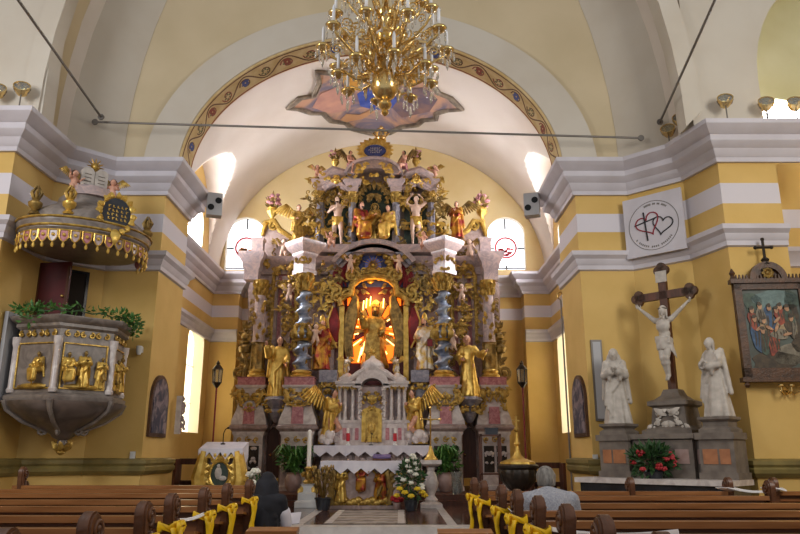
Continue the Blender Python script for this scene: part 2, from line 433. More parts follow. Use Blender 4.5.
def flesh(j, r=RAD, vox=.014, scale=1.0, face=True, headdir=(0,-1,-.1), only=None):
    m = MB(); ex = MB()
    hd = Vector(headdir).normalized(); hx = Vector((0,0,1)).cross(hd); hx = hx.normalized() if hx.length > .01 else Vector((1,0,0))
    hz = hd.cross(hx)
    HM = Matrix((hx, -hd, hz)).transposed()
    if HM.determinant() < 0: HM = Matrix((-hx, -hd, hz)).transposed()
    H = j['head']; hr = r['head']
    if only != 'hands':
        m.ell(H, hr, 14, 10, HM)
        m.ell(H+HM @ Vector((0, -hr[1]*.25, -hr[2]*.6)), (hr[0]*.66, hr[1]*.62, hr[2]*.42), 10, 8, HM)       # jaw
        if face:
            m.cap(H+HM @ Vector((0, -hr[1]*.93, hr[2]*.12)), H+HM @ Vector((0, -hr[1]*1.2, -hr[2]*.2)), hr[0]*.13, hr[0]*.2, 6)   # nose
            for s_ in (-1, 1):
                m.ell(H+HM @ Vector((s_*hr[0]*.98, hr[1]*.1, -hr[2]*.05)), (hr[0]*.13, hr[1]*.2, hr[2]*.26), 6, 5, HM)            # ears
                m.ell(H+HM @ Vector((s_*hr[0]*.4, -hr[1]*.86, hr[2]*.24)), (hr[0]*.3, hr[1]*.15, hr[2]*.1), 6, 5, HM)             # brows
                ex.ell(H+HM @ Vector((s_*hr[0]*.4, -hr[1]*.89, hr[2]*.06)), (hr[0]*.17, hr[1]*.1, hr[2]*.1), 6, 5, HM)            # eyes
            ex.ell(H+HM @ Vector((0, -hr[1]*.9, -hr[2]*.48)), (hr[0]*.3, hr[1]*.12, hr[2]*.07), 6, 5, HM)                          # mouth
        m.cap(j['neck']-Vector((0,0,r['neck'])), H-Vector((0,0,hr[2]*.5)), r['neck']*1.15, r['neck'], 8)
        m.ell(j['chest'], r['chest'], 12, 8); m.ell(j['belly'], r['belly'], 12, 8); m.ell(j['pelvis'], r['pelvis'], 12, 8)
        m.cap(j['chest'], j['belly'], r['belly'][1]*1.05, r['belly'][1], 10); m.cap(j['belly'], j['pelvis'], r['belly'][1], r['belly'][1]*1.05, 10)
        m.cap(j['shl'], j['shr'], r['arm'][0]*1.1, r['arm'][0]*1.1, 10)
    a = r['arm']; l = r['leg']
    for q in 'lr':
        if only != 'hands': m.cap(j['sh'+q], j['el'+q], a[0]*1.1, a[1], 8)
        m.cap(j['el'+q], j['wr'+q], a[1], a[2], 8)
        d = (j['wr'+q]-j['el'+q]).normalized()
        m.ell(j['wr'+q]+d*r['hand']*1.2, (r['hand'],)*3, 8, 6)
        fingers(ex, j['wr'+q], d, r['hand'])
        if only != 'hands':
            m.cap(j['h'+q], j['k'+q], l[0], l[1]*1.05, 8); m.cap(j['k'+q], j['a'+q], l[1], l[2], 8)
            calf = j['k'+q].lerp(j['a'+q], .3); m.ell(calf, (l[1]*1.08,)*3, 8, 6)
        if only != 'nofeet':
            m.cap(j['a'+q]-Vector((0,0,.01)), j['t'+q], l[2]*1.05, r['foot']*.8, 8)
    return remesh(m, vox, scale, 1, ex)
def folds(k, amp, seed, z0, z1):
    rnd = random.Random(seed); ph = [rnd.uniform(0, 6.28) for _ in range(3)]
    def f(a, z, _):
        t = min(1, max(0, (z0-z)/max(1e-6, z0-z1)))
        return 1+amp*(.25+.75*t)*(math.sin(k*a+ph[0]+2*math.sin(a+ph[1]))+.5*math.sin((2*k-3)*a+ph[2]+3*t))*.66
    return f
def robe(j, kind='long', seed=1, vox=.016, scale=1.0, mantle=True, hem=0.0, hood=False, wide=1.0, sleeves=True):
    m = MB()
    def at(t):   # body line
        return j['neck'].lerp(j['pelvis'], t) if t <= 1 else None
    if kind == 'long':
        base = (j['al']+j['ar'])/2
        rings = [(.845,.04,.036), (.815,.085,.05), (.78,.112,.064), (.7,.112,.076), (.6,.094,.068), (.53,.108,.08), (.4,.122,.094), (.25,.14,.112), (.1,.162,.13), (hem,.175,.14)]
        vs = []; n = 40; f = folds(7, .17, seed, .62, 0)
        for k, (z, rx, ry) in enumerate(rings):
            t = max(0, min(1, (.84-z)/.32))
            c = j['neck'].lerp(j['pelvis'], t) if z >= .52 else j['pelvis'].lerp(base, min(1, (.52-z)/.47))
            for i in range(n):
                a = 2*PI*i/n; q = f(a, z, k)*wide
                vs.append((c.x+rx*q*math.cos(a), c.y+ry*q*math.sin(a), z))
        fs = [(k*n+i, k*n+(i+1) % n, (k+1)*n+(i+1) % n, (k+1)*n+i) for k in range(len(rings)-1) for i in range(n)]
        fs += [tuple(range(n)), tuple((len(rings)-1)*n+i for i in range(n-1, -1, -1))]
        m.add(vs, fs)
    elif kind == 'loin':
        m.lathe([(.092,.57),(.1,.53),(.108,.46),(.104,.4),(.09,.385)], (j['pelvis'].x, j['pelvis'].y, 0), 32, 1, .82, mod=folds(6, .14, seed, .57, .35))
        p = j['pelvis']
        for i in range(4): m.cap(p+Vector((.09, -.02, .02)), p+Vector((.105+.012*i, -.04+.025*i, -.15-.03*i)), .024, .013)
        for i in range(3): m.cap(p+Vector((-.1, -.03, .05-.03*i)), p+Vector((.1, -.06, .03-.035*i)), .018, .02)
    elif kind == 'sit':
        for q in 'lr':
            m.cap(j['h'+q], j['k'+q], .09, .075, 12); m.cap(j['k'+q], j['a'+q]+Vector((0,0,.02)), .075, .085, 12)
        m.ell(j['pelvis'], (.125,.11,.1), 12, 8); m.cap(j['pelvis'], j['chest'], .09, .1, 12)
        m.cap(j['shl'], j['shr'], .05, .05); m.cap(j['kl'], j['kr'], .07, .07); m.cap(j['al'], j['ar'], .07, .07)
        for i in range(7):
            t = i/6; a = j['kl'].lerp(j['kr'], t); b = j['al'].lerp(j['ar'], t); b = b+(b-a)*.06
            m.cap(a+Vector((0,-.04,0)), b+Vector((.03*(t-.5),-.06,0)), .022, .03, 6)
    if kind in ('long', 'sit') and sleeves:
        for q in 'lr':
            m.cap(j['sh'+q], j['el'+q], .05, .052, 10); m.cap(j['el'+q], j['el'+q].lerp(j['wr'+q], .8), .048, .06, 10)
            e = j['el'+q].lerp(j['wr'+q], .6); m.cap(e, e+Vector((0,0,-.1)), .045, .02, 8)
    if mantle and kind in ('long', 'sit'):
        a, b = j['shl']+Vector((0,-.05,.02)), j['pelvis']+Vector((-.1,-.07,.02))
        for i in range(4):
            o_ = Vector((.02*i, -.008*i, -.035*i)); m.cap(a+o_, b+o_, .018, .024, 6)
        for i in range(4):
            m.cap(b+Vector((.01*i,-.01,0)), b+Vector((-.05+.03*i, -.045, -.3-.05*i)), .03, .016, 6)
        m.cap(j['shr']+Vector((-.01,.03,.03)), j['shr']+Vector((-.06,.07,-.45)), .045, .03, 8)
        m.cap(j['shl']+Vector((.01,.03,.03)), j['shl']+Vector((.07,.07,-.5)), .045, .03, 8)
    if hood:
        H = j['head']; m.ell(H+Vector((0,.022,.012)), (.068,.062,.084), 14, 10)
        m.cap(H+Vector((.055,.03,-.02)), j['shl']+Vector((-.02,.02,-.03)), .036, .05, 8); m.cap(H+Vector((-.055,.03,-.02)), j['shr']+Vector((.02,.02,-.03)), .036, .05, 8)
        m.cap(H+Vector((0,.05,-.02)), j['chest']+Vector((0,.05,0)), .05, .08, 8)
    return remesh(m, vox, scale, 1)
def hair(j, r=RAD, scale=1.0, long=False, beard=False, headdir=(0,-1,-.1)):
    m = MB(); H = j['head']; hr = r['head']
    hd = Vector(headdir).normalized()
    b = -hd
    m.ell(H+b*hr[1]*.28+Vector((0,0,hr[2]*.22)), (hr[0]*1.1, hr[1]*.98, hr[2]*.95), 12, 8)
    for i in range(7):
        a = PI*i/6; p = H+Vector((math.cos(a)*hr[0]*1.0, 0, 0))+b*hr[1]*(.25+.75*math.sin(a))
        q = .9 if not long else 2.2
        m.cap(p+Vector((0,0,hr[2]*.2)), p+Vector((0,0,-hr[2]*q*.7)), hr[0]*.3, hr[0]*.22, 6)
    if beard:
        for i in range(5):
            p = H+hd*hr[1]*.75+Vector(((i-2)*hr[0]*.28, 0, -hr[2]*.6)); m.cap(p, p+Vector((0,0,-hr[2]*.55))+hd*.01, hr[0]*.2, hr[0]*.08, 6)
    return remesh(m, .012*(hr[2]/.07)**.5, scale, 1)
def wing_mesh(L, scale=1.0):
    """a pair of feathered wings rising behind the shoulders"""
    m = MB()
    for s_ in (-1, 1):
        root = Vector((s_*.04, .07, .74)); tip = Vector((s_*L*.75, .14, .74+L*.75))
        m.tube([root, root.lerp(tip, .5)+Vector((s_*.05, .02, .06)), tip], [.03, .028, .012], 6)
        for i in range(9):
            t = i/8; p = root.lerp(tip, t)+Vector((s_*.05*math.sin(PI*t), 0, .06*math.sin(PI*t)))
            d = Vector((s_*(.1+.5*t), .03, -1+.55*t)).normalized()
            ll = L*(.5+.5*t)
            m.tube([p, p+d*ll*.5, p+d*ll*.85, p+d*ll], [.022, .034, .028, .006], 6, flat=.3)
    me = m.mesh('wings'); me.transform(Matrix.Scale(scale, 4)); return me
FIG = {}
def figure(key, name, label, cat, loc, h, rz=0, group=None, j=None, r=RAD, rk='long', fm=None, rm=None, hm=None, hr=True, hlong=False, beard=False,
           wings=0, wm=None, hood=False, seed=1, mantle=True, headdir=(0,-1,-.1), props=None, rvox=.016, vox=.014, one=None, wide=1.0, cls='statue', sleeves=True):
    t = thing(name, label, cat, loc, rz, group)
    if key not in FIG:
        d = {}
        J = j or jj(STD)
        d['body'] = flesh(J, r, vox, h, headdir=headdir)
        if rk: d['robe'] = robe(J, rk, seed, rvox, h, mantle, hood=hood, wide=wide, sleeves=sleeves)
        if hr and not hood: d['hair'] = hair(J, r, h, hlong, beard, headdir)
        if wings: d['wings'] = wing_mesh(wings, h)
        for k, q in d.items():
            q.materials.append({'body': fm or M_flesh, 'robe': rm or M_gold, 'hair': hm or M_hair, 'wings': wm or M_goldb}[k])
            q.polygons.foreach_set('use_smooth', [True]*len(q.polygons))
        FIG[key] = (d, h)
    d, h0 = FIG[key]
    for k, q in d.items(): inst({'body': 'body', 'robe': 'robe', 'hair': 'hair', 'wings': 'wings'}[k], q, t, sc=h/h0)
    for p in (props or []): p(t, h)
    return t
# hand-held or worn attributes (children of the carved figure)
def halo(t, h):
    m = MB(); m.tube([(math.cos(a*PI/12)*.1*h, .03*h, .95*h+math.sin(a*PI/12)*.1*h) for a in range(24)], .008*h, 5, closed=True)
    for i in range(12):
        a = PI/6*i; m.tube([(math.cos(a)*.1*h, .03*h, .95*h+math.sin(a)*.1*h), (math.cos(a)*.14*h, .03*h, .95*h+math.sin(a)*.14*h)], [.007*h, .002*h], 4)
    m.build('halo', M_goldb, t)
def mitre(t, h):
    m = MB(); m.lathe([(.055,.96),(.062,1.0),(.05,1.06),(.01,1.12)], (0,0,0), 14, 1, .75); m.xf(Matrix.Scale(h, 4)); m.build('mitre', M_goldb, t)
def staff(t, h):
    m = MB(); m.tube([(-.2,-.09,0),(-.2,-.09,1.05)], .011, 6); spiral(m, (-.2+.05,-.09,1.07), .05, 1.1, PI, .011, -1, 12); m.xf(Matrix.Scale(h, 4)); m.build('crozier', M_goldb, t)
def book(t, h):
    m = MB(); m.box((.13,-.13,.5), (.1,.03,.13), .2); m.xf(Matrix.Scale(h, 4)); m.build('book', M_red, t)
def crossstaff(t, h):
    m = MB(); m.tube([(-.2,-.08,.05),(-.2,-.08,1.0)], .009, 6); m.tube([(-.28,-.08,.88),(-.12,-.08,.88)], .009, 6); m.xf(Matrix.Scale(h, 4)); m.build('cross_staff', M_goldb, t)
def crown(t, h):
    m = MB(); m.lathe([(.05,.985),(.056,1.0),(.05,1.02)], n=12)
    for i in range(8):
        a = PI/4*i; m.tube([(.052*math.cos(a), .052*math.sin(a), 1.0), (.066*math.cos(a), .066*math.sin(a), 1.04), (.02*math.cos(a), .02*math.sin(a), 1.075)], [.01,.009,.005], 5)
    m.ell((0,0,1.085), .016, 6, 5); m.xf(Matrix.Scale(h, 4)); m.build('crown', M_goldb, t)
# ------------------------------------------------------------------ the church shell
Z1, Z2 = 6.9, 1.31
HW_N, HW_D, HW_J, HW_C = 5.79, 4.98, 4.0, 5.3
P1, P2 = .26, .5          # chancel platform, altar step
YB = 22.0
def mir(p, s_): return p if s_ < 0 else [(mx(x), y) for x, y in p]
face = [(-6.43,10.8), (-6.40,12.1), (-5.6,12.85), (-4.58,12.85), (-4.58,14.4), (-5.88,14.4)]
lw = MB(); lw.prism([(-9,10.8)]+face+[(-5.88,14.6), (-9,14.6)], 0, Z1, 'xy')
struct(lw.build('wall_left', M_wall, flat=True))
rf = [(5.5,11.25)]+mir(face, 1)[1:]
rw = MB(); rw.prism([(6.5,11.25)]+rf+[(4.72,14.6), (6.5,14.6)], 0, Z1, 'xy')
struct(rw.build('wall_right', M_wall, flat=True))
rw = MB(); rw.prism([(6.5,12.6),(10,12.6),(10,13.0),(6.5,13.0)], 0, 7.0, 'xy'); struct(rw.build('wall_chapel', M_wall, flat=True))
M_chap = mat('pale_lime_plaster', 'ded9b4', .8, col2='d2cb9c', scale=.8)
rw = MB(); rw.prism([(6.0,12.6),(10,12.6),(10,13.0),(6.0,13.0)], 7.0, 11, 'xy'); o = rw.build('wall_chapel_upper', M_vault, flat=True); struct(o)
def archcut(mb, a0, a1, z0, zs, b, t0, t1, plane):
    c = (a0+a1)/2; r = (a1-a0)/2
    poly = [(a0, z0), (a1, z0)]+[(c+r*math.cos(PI*k/14), zs+b*math.sin(PI*k/14)) for k in range(15)]
    mb.prism(poly, t0, t1, plane); return poly
M_reveal = mat('white_reveal_plaster', 'ddd6c6', .8)
def reveal(o, m, ax, lo, hi):
    o.data.materials.clear(); o.data.materials.append(m); o.data.materials.append(M_reveal)
    for p in o.data.polygons:
        if lo+.02 < p.center[ax] < hi-.02 and .6 < p.center.z < 9.6 and abs(p.normal[ax]) < .1: p.material_index = 1
        if ax == 0 and not 14.5 < p.center.y < 22.5: p.material_index = 0
CHW = (6.5, 8.2, 7.4, 7.75, .5)      # chapel window
cm = MB(); archcut(cm, CHW[0], CHW[1], CHW[2], CHW[3], CHW[4], 12.4, 13.2, 'xz'); boolean(o, cm); o.data.materials.clear(); o.data.materials.append(M_chap)
SW = (17.7, 19.9, 6.75, 7.9, .75)      # upper side windows Y0,Y1,z0,spring,rise
SL = (19.3, 20.9, 2.0, 4.55, .45)      # lower side windows
for nm, x0, x1 in (('wall_north', -6.5, -5.88), ('wall_south', mx(-5.88), mx(-6.5))):
    w = MB(); w.bb(x0, x1, 14.4, 22.6, 0, 10.5); o = w.build(nm, M_wall, flat=True)
    cm = MB()
    for q in (SW, SL): archcut(cm, q[0], q[1], q[2], q[3], q[4], x0-.3, x1+.3, 'yz')
    boolean(o, cm); reveal(o, M_wall, 0, x0, x1); struct(o)
BW = [(W(226,244,YB).x, W(264,244,YB).x), (W(488,244,YB).x, W(525,244,YB).x)]
BZ = (7.2, 8.45, .55)
w = MB(); w.bb(-6.5, mx(-6.5), YB, YB+.5, 0, 7.05); struct(w.build('wall_back', M_wall, flat=True))
w = MB(); w.bb(-6.5, mx(-6.5), YB, YB+.5, 7.05, 12.4); o = w.build('wall_lunette', M_lun, flat=True)
cm = MB()
for a, b in BW: archcut(cm, a, b, BZ[0], BZ[1], BZ[2], YB-.3, YB+.8, 'xz')
boolean(o, cm); reveal(o, M_lun, 1, YB, YB+.5); struct(o)
for s_ in (-1, 1):
    w = MB(); x0, x1 = -5.88, -5.05
    if s_ > 0: x0, x1 = mx(x1), mx(x0)
    w.bb(x0, x1, 21.5, YB, 0, Z1); struct(w.build('trim_pilaster', M_wall, flat=True))
for nm, x0, y1 in (('wall_nave_left', -9.4, 10.8), ('wall_nave_right', 10.0, 13.0)):
    w = MB(); w.bb(x0, x0+.4, -2, y1, 0, 8.5); struct(w.build(nm, M_wall, flat=True))
# cornices
CORN = [(0,6.28),(.06,6.28),(.06,6.36),(.10,6.40),(.14,6.50),(.24,6.57),(.26,6.60),(.26,6.70),(.30,6.72),(.40,6.82),(.42,6.84),(.42,6.92),(0,6.95)]
LOWM = [(0,4.76),(.05,4.78),(.05,4.86),(.08,4.9),(.10,4.98),(.17,5.04),(.18,5.12),(0,5.16)]
DADO = [(0,1.05),(.05,1.06),(.12,1.12),(.13,1.18),(.10,1.21),(.13,1.25),(.13,1.31),(0,1.34)]
inner = face[:4]+[(-4.58,14.4),(-5.88,14.4),(-5.88,21.5),(-5.05,21.5),(-5.05,22.0)]
for s_, nm in ((-1, 'left'), (1, 'right')):
    path = [(-9,10.8)]+inner if s_ < 0 else [(6.5, 11.25), (5.5, 11.25)]+mir(inner, 1)[1:]
    cp = path if s_ < 0 else [(7.4, 11.25)]+path[1:]
    m = MB(); sweep(cp+([(AX,22.0)]), CORN, m, side=1 if s_ < 0 else -1); struct(m.build('trim_cornice_'+nm, M_white, ang=25))
    m = MB(); sweep(path[:-1], LOWM, m, side=1 if s_ < 0 else -1); struct(m.build('trim_string_course_'+nm, M_white, ang=25))
    m = MB(); sweep(path[:6], DADO, m, side=1 if s_ < 0 else -1); struct(m.build('trim_dado_'+nm, M_olive, ang=25))
m = MB(); sweep([(10,12.6),(6.5,12.6)], LOWM, m, side=-1); struct(m.build('trim_string_course_chapel', M_white))
# arch wall above the cornice, with its ring and painted soffit
A0, B0, ZS = 3.76, 2.95, 6.8
A1, B1 = 4.46, 3.6
m = MB()
N = 40
front = [(AX+A0*math.cos(PI*k/N), ZS+B0*math.sin(PI*k/N)) for k in range(N+1)]
poly = [(AX+7.2, 6.8), (AX+7.2, 14), (AX-7.2, 14), (AX-7.2, 6.8)]
ys = (12.87, 13.4)
vs = []; fs = []
outer = []
for k in range(N+1):
    a = PI*k/N; c_, s_ = math.cos(a), math.sin(a); q = min(7.2/abs(c_) if abs(c_) > 1e-6 else 1e9, 7.2/s_ if s_ > 1e-6 else 1e9)
    outer.append((AX+q*c_, 6.8+q*s_))
for y in ys:
    vs += [(p[0], y, p[1]) for p in front]+[(p[0], y, p[1]) for p in outer]
n = N+1
for k in range(N):
    fs.append((k, k+1, n+k+1, n+k)); fs.append((2*n+k, 3*n+k, 3*n+k+1, 2*n+k+1)); fs.append((k, 2*n+k, 2*n+k+1, k+1))
m.add(vs, fs); struct(m.build('wall_arch', M_beige, ang=20))
m = MB(); m.arcslab(AX, ZS, A0+.02, B0+.02, A1, B1, 12.72, 12.9, n=48)
struct(m.build('trim_arch_ring', M_rib, ang=30))
# painted soffit: ochre ground with scrolls, rosettes and leaves
m = MB(); m.arcslab(AX, ZS, A0-.03, B0-.03, A0+.03, B0+.03, 12.74, 13.40, n=64)
m.cur = 1
def sof(u, v, off=.036):      # u along 0..1, v across 0..1
    a = PI*u; return Vector((AX+(A0-off)*math.cos(a), 12.76+.62*v, ZS+(B0-off)*math.sin(a)))
def ribbon(pts, wdt, mi):
    m.cur = mi; vs = []
    for i, (u, v) in enumerate(pts):
        u2, v2 = pts[min(i+1, len(pts)-1)]; u1, v1 = pts[max(0, i-1)]
        du, dv = (u2-u1)*11, (v2-v1)*.62; l = math.hypot(du, dv) or 1
        nu, nv = -dv/l*wdt/11, du/l*wdt/.62
        vs += [sof(u+nu, v+nv), sof(u-nu, v-nv), sof(u-nu, v-nv, .03), sof(u+nu, v+nv, .03)]
    fs = []
    for i in range(len(pts)-1):
        a = i*4; fs += [(a, a+1, a+5, a+4), (a+1, a+2, a+6, a+5), (a+3, a, a+4, a+7)]
    m.add(vs, fs)
nper = 22
for i in range(nper):
    u0 = (i+.5)/nper; sg = 1 if i % 2 else -1
    w_ = .5/nper
    ribbon([(u0+w_*(t-1), .5+.33*sg*math.sin(PI*t/2+.0)) for t in [q/8*2 for q in range(9)]], .016, 1)
    ribbon([(u0+w_*.62*math.cos(a)*(1-.1*a), .5-sg*.05+.3*math.sin(a)*sg*(1-.1*a)) for a in [q*.6 for q in range(12)]], .014, 4 if i % 4 in (1, 2) else 1)
    for q in range(6):
        a = q*PI/3+.3; ribbon([(u0+w_*.16*math.cos(a), .5+.08*math.sin(a)), (u0+w_*.42*math.cos(a), .5+.22*math.sin(a))], .02, (3, 4, 2, 3)[i % 4] if i % 2 == 0 else 2)
    m.cur = (3, 4, 3, 4)[i % 4]
    if i % 2 == 0:
        for q in range(7):
            a = q*2*PI/7; c = (u0+w_*.2*math.cos(a), .5+.13*math.sin(a)); ribbon([(c[0]-w_*.12, c[1]), (c[0]+w_*.12, c[1])], .045, 3 if i % 4 == 0 else 4)
for v in (.04, .96): ribbon([(q/64, v) for q in range(65)], .014, 4 if v > .5 else 1)
struct(m.build('trim_painted_soffit', [M_ochre, M_pbrown, M_pgreen, M_pblue, M_pred], ang=20))
# nave vault: ribs and cells rising from the piers
def vcurve(hw, b, y, s_, n=16, zs=6.9):
    return [Vector((AX+s_*hw*math.cos(PI/2*k/n), y, zs+b*math.sin(PI/2*k/n))) for k in range(n+1)]
def loft(c0, c1, mb, th=.25):
    n = len(c0); vs = c0+c1
    o_ = [Vector((p.x+(1 if p.x > AX else -1)*th, p.y, p.z+th)) for p in vs]
    fs = [(k, k+1, n+k+1, n+k) for k in range(n-1)]+[(2*n+k, 3*n+k, 3*n+k+1, 2*n+k+1) for k in range(n-1)]
    for k in range(n-1): fs += [(k, 2*n+k, 2*n+k+1, k+1), (n+k, n+k+1, 3*n+k+1, 3*n+k)]
    mb.add(vs+o_, fs)
for s_, nm in ((-1, 'left'), (1, 'right')):
    c1 = vcurve(4.92, 8.2, 12.86, s_); c2 = vcurve(5.7, 8.6, 12.1, s_); yo = .15 if s_ < 0 else .5; c3 = vcurve(5.72, 8.6, 11.0+yo, s_); c4 = vcurve(5.55, 8.4, 10.95+yo, s_); c5 = vcurve(5.55, 8.4, 10.6+yo, s_)
    m = MB(); loft(c1, c2, m); struct(m.build('ceiling_rib_'+nm, M_rib, ang=30))
    m = MB(); loft([p+Vector((s_*.06,0,.02)) for p in c2], [p+Vector((s_*.06,0,.02)) for p in c3], m); struct(m.build('ceiling_cell_'+nm, M_beige, ang=30))
    m = MB(); loft(c4, c5, m, .3); struct(m.build('ceiling_arch_'+nm, M_rib, ang=30))
    m = MB(); loft([p+Vector((s_*.04,0,.02)) for p in vcurve(5.66, 8.5, 12.1, s_)], vcurve(5.78, 8.5, 11.75, s_), m, .2); struct(m.build('ceiling_fillet_'+nm, M_vault, ang=30))
# pier heads over the cornice, with the arch to the side chapel
for s_, nm in ((-1, 'left'), (1, 'right')):
    X0, X1 = (5.5, 6.62) if s_ < 0 else (5.75, 7.0); yo = .15 if s_ < 0 else .6
    poly = [(X0, 6.9), (X1, 6.9), (X1, 7.9)]+[(X1+2.0*(1-math.cos(PI/2*k/10)), 7.9+2.4*math.sin(PI/2*k/10)) for k in range(1, 11)]+[(X1+2.0, 14), (X0, 14)]
    poly = [(AX+s_*x, z) for x, z in poly]
    m = MB(); m.prism(poly, 10.65+yo, 11.05+yo, 'xz'); struct(m.build('wall_pier_head_'+nm, M_rib, ang=25))
m = MB(); m.bb(6.5, 10, 11.3, 12.6, 10.6, 10.9); struct(m.build('ceiling_chapel', M_chap))
# chancel vault with side lunettes
m = MB(); nx, ny = 128, 130
vs = []; fs = []
def vz(x, y):
    t = max(0, 1-(x/5.3)**2); b = 7.05+4.6*math.sqrt(t)
    q = (y-18.9)/1.75; l = 7.05+2.75*math.sqrt(1-q*q) if abs(q) < 1 else 0
    return max(b, l)
for i in range(nx+1):
    a = PI*i/nx; x = -5.3*math.cos(a)
    for k in range(ny+1):
        y = 13.38+(YB-13.38)*k/ny; vs.append((AX+x, y, vz(x, y)))
for i in range(nx):
    for k in range(ny):
        a = i*(ny+1)+k; fs.append((a, a+1, a+ny+2, a+ny+1))
m.add(vs, fs)
o = m.build('ceiling', M_vault, ang=28); struct(o)
md = o.modifiers.new('thick', 'SOLIDIFY'); md.thickness = .12; md.offset = 1
# floors
m = MB(); m.bb(-10, 10, -2, 12.45, -.2, 0); struct(m.build('floor', M_navefloor))
m = MB(); m.bb(-5.88, mx(-5.88), 12.4, YB, -.2, P1-.004); struct(m.build('floor_chancel', M_brownfloor))
m = MB(); m.bb(-4.58, mx(-4.58), 12.15, 12.5, 0, P1); m.bb(-4.58, mx(-4.58), 11.85, 12.15, 0, P1/2); struct(m.build('trim_step', M_stone))
m = MB(); m.bb(-4.4, 3.1, 17.1, YB, P1-.1, P2); m.bb(-3.6, 2.4, 16.85, 17.1, P1-.1, .38); struct(m.build('trim_altar_step', M_woodr))
m = MB()
def strip(a, b, wd, z):
    a = Vector(a); b = Vector(b); d = (b-a).normalized(); n_ = Vector((-d.y, d.x))*wd/2
    m.prism([tuple(a+n_), tuple(b+n_), tuple(b-n_), tuple(a-n_)], z-.01, z, 'xy')
strip((-1.72, 12.5), (-1.72, 16.8), .16, P1+.002); strip((.88, 12.5), (.88, 16.8), .16, P1+.002); strip((1.6, 12.9), (1.75, 16.6), .28, P1+.002)
struct(m.build('trim_floor_inlay', M_stone))
# ------------------------------------------------------------------ windows
def ring2(mb, c, r, rad, plane='xz', n=24):
    mb.tube([(c[0]+r*math.cos(2*PI*k/n), c[1], c[2]+r*math.sin(2*PI*k/n)) for k in range(n)], rad, 5, closed=True)
for i, (a, b) in enumerate(BW):
    p = MB(); archcut(p, a+.001, b-.001, BZ[0], BZ[1], BZ[2]-.001, YB+.22, YB+.25, 'xz')
    w = struct(p.build('window_%d' % (i+1), M_pane)); cx = (a+b)/2
    m = MB(); m.tube([(cx, YB+.2, BZ[0]), (cx, YB+.2, BZ[0]+.2)], .03, 4); m.tube([(cx, YB+.2, BZ[1]+.2), (cx, YB+.2, BZ[1]+.55)], .03, 4)
    m.tube([(a, YB+.2, 7.98), (a+.22, YB+.2, 7.98)], .028, 4); m.tube([(b, YB+.2, 7.98), (b-.22, YB+.2, 7.98)], .028, 4); m.tube([(a, YB+.2, 7.3), (b, YB+.2, 7.3)], .022, 4)
    m.build('window_bar', M_lead, w)
    m = MB(); ring2(m, (cx, YB+.17, 8.0), .34, .032); m.build('emblem_ring', M_redglass, w)
    m = MB(); rnd = random.Random(i)
    for k in range(14):
        x = cx+rnd.uniform(-.2, .2); z = 7.88+rnd.uniform(-.14, .1); m.box((x, YB+.19, z), (rnd.uniform(.08,.18), .02, rnd.uniform(.04,.08)), ry=rnd.uniform(-.4,.4))
    m.build('emblem_figure', M_ochreg if i == 0 else M_redglass, w)
for i, s_ in enumerate((-1, 1)):
    x = -6.2 if s_ < 0 else mx(-6.2)
    for q, mm, nm in ((SW, M_panes, 3), (SL, M_panew, 5)):
        p = MB(); archcut(p, q[0]+.001, q[1]-.001, q[2]+.001, q[3], q[4]-.001, x-.015, x+.015, 'yz'); w = struct(p.build('window_%d' % (nm+i), mm))
        m = MB(); xx = x-s_*.03
        m.tube([(xx, (q[0]+q[1])/2, q[2]), (xx, (q[0]+q[1])/2, q[3]+q[4])], .018, 4)
        for z in (q[2]+(q[3]-q[2])*.33, q[2]+(q[3]-q[2])*.75): m.tube([(xx, q[0], z), (xx, q[1], z)], .014, 4)
        m.build('window_bar', M_lead, w)
p = MB(); archcut(p, CHW[0]+.001, CHW[1]-.001, CHW[2], CHW[3], CHW[4]-.001, 12.8, 12.83, 'xz'); w = struct(p.build('window_7', M_panes))
m = MB(); m.tube([(7.35, 12.77, CHW[2]), (7.35, 12.77, CHW[3]+CHW[4])], .02, 4); m.build('window_bar', M_lead, w)
# ------------------------------------------------------------------ fresco on the chancel vault
fx, fy = W(376, 100, 18.5).x, 19.0
outline = []
pts_px = [(287,107),(298,97),(312,95),(318,82),(316,70),(330,72),(345,68),(375,66),(405,68),(430,80),(440,92),(452,97),(463,108),(448,109),(438,112),(437,118),(424,119),(418,124),(402,126),(390,132),(372,133),(352,128),(345,122),(330,120),(322,112),(310,112),(298,108)]
def onvault(px, py, off):
    # meet the sight line with the vault once, then keep the point in place
    lo, hi = 14.0, 22.0
    for _ in range(40):
        mid = (lo+hi)/2; p = W(px, py, mid)
        if p.z-vz(p.x-AX, 0) > 0: hi = mid
        else: lo = mid
    p = W(px, py, min(lo, 21.9)); d = Vector((p.x-AX, 0, (p.z-7.05)*1.3)).normalized()
    return p-d*off
def vpatch(mb, poly, off, th=.02, c=None):
    n = len(poly); cx = sum(p[0] for p in poly)/n; cy = sum(p[1] for p in poly)/n
    rings = 5; vs = []; fs = []
    for off_ in (off, off-th):
        vs.append(onvault(cx, cy, off_))
        for k in range(1, rings+1):
            for p in poly: vs.append(onvault(cx+(p[0]-cx)*k/rings, cy+(p[1]-cy)*k/rings, off_))
    B = 1+rings*n
    for base in (0, B):
        for i in range(n):
            j = (i+1) % n; fs.append((base, base+1+i, base+1+j))
            for k in range(rings-1):
                a = base+1+k*n; fs.append((a+i, a+n+i, a+n+j, a+j))
    a = 1+(rings-1)*n
    for i in range(n): fs.append((a+i, B+a+i, B+a+(i+1) % n, a+(i+1) % n))
    mb.add(vs, fs)
M_fres = mat('fresco_clouds', 'b98e72', .85, col2='6f6674', scale=.9, lo=.38, hi=.6, dist=1.5)
dense = []
for a, b in zip(pts_px, pts_px[1:]+pts_px[:1]): dense += [a, ((a[0]+b[0])/2, (a[1]+b[1])/2)]
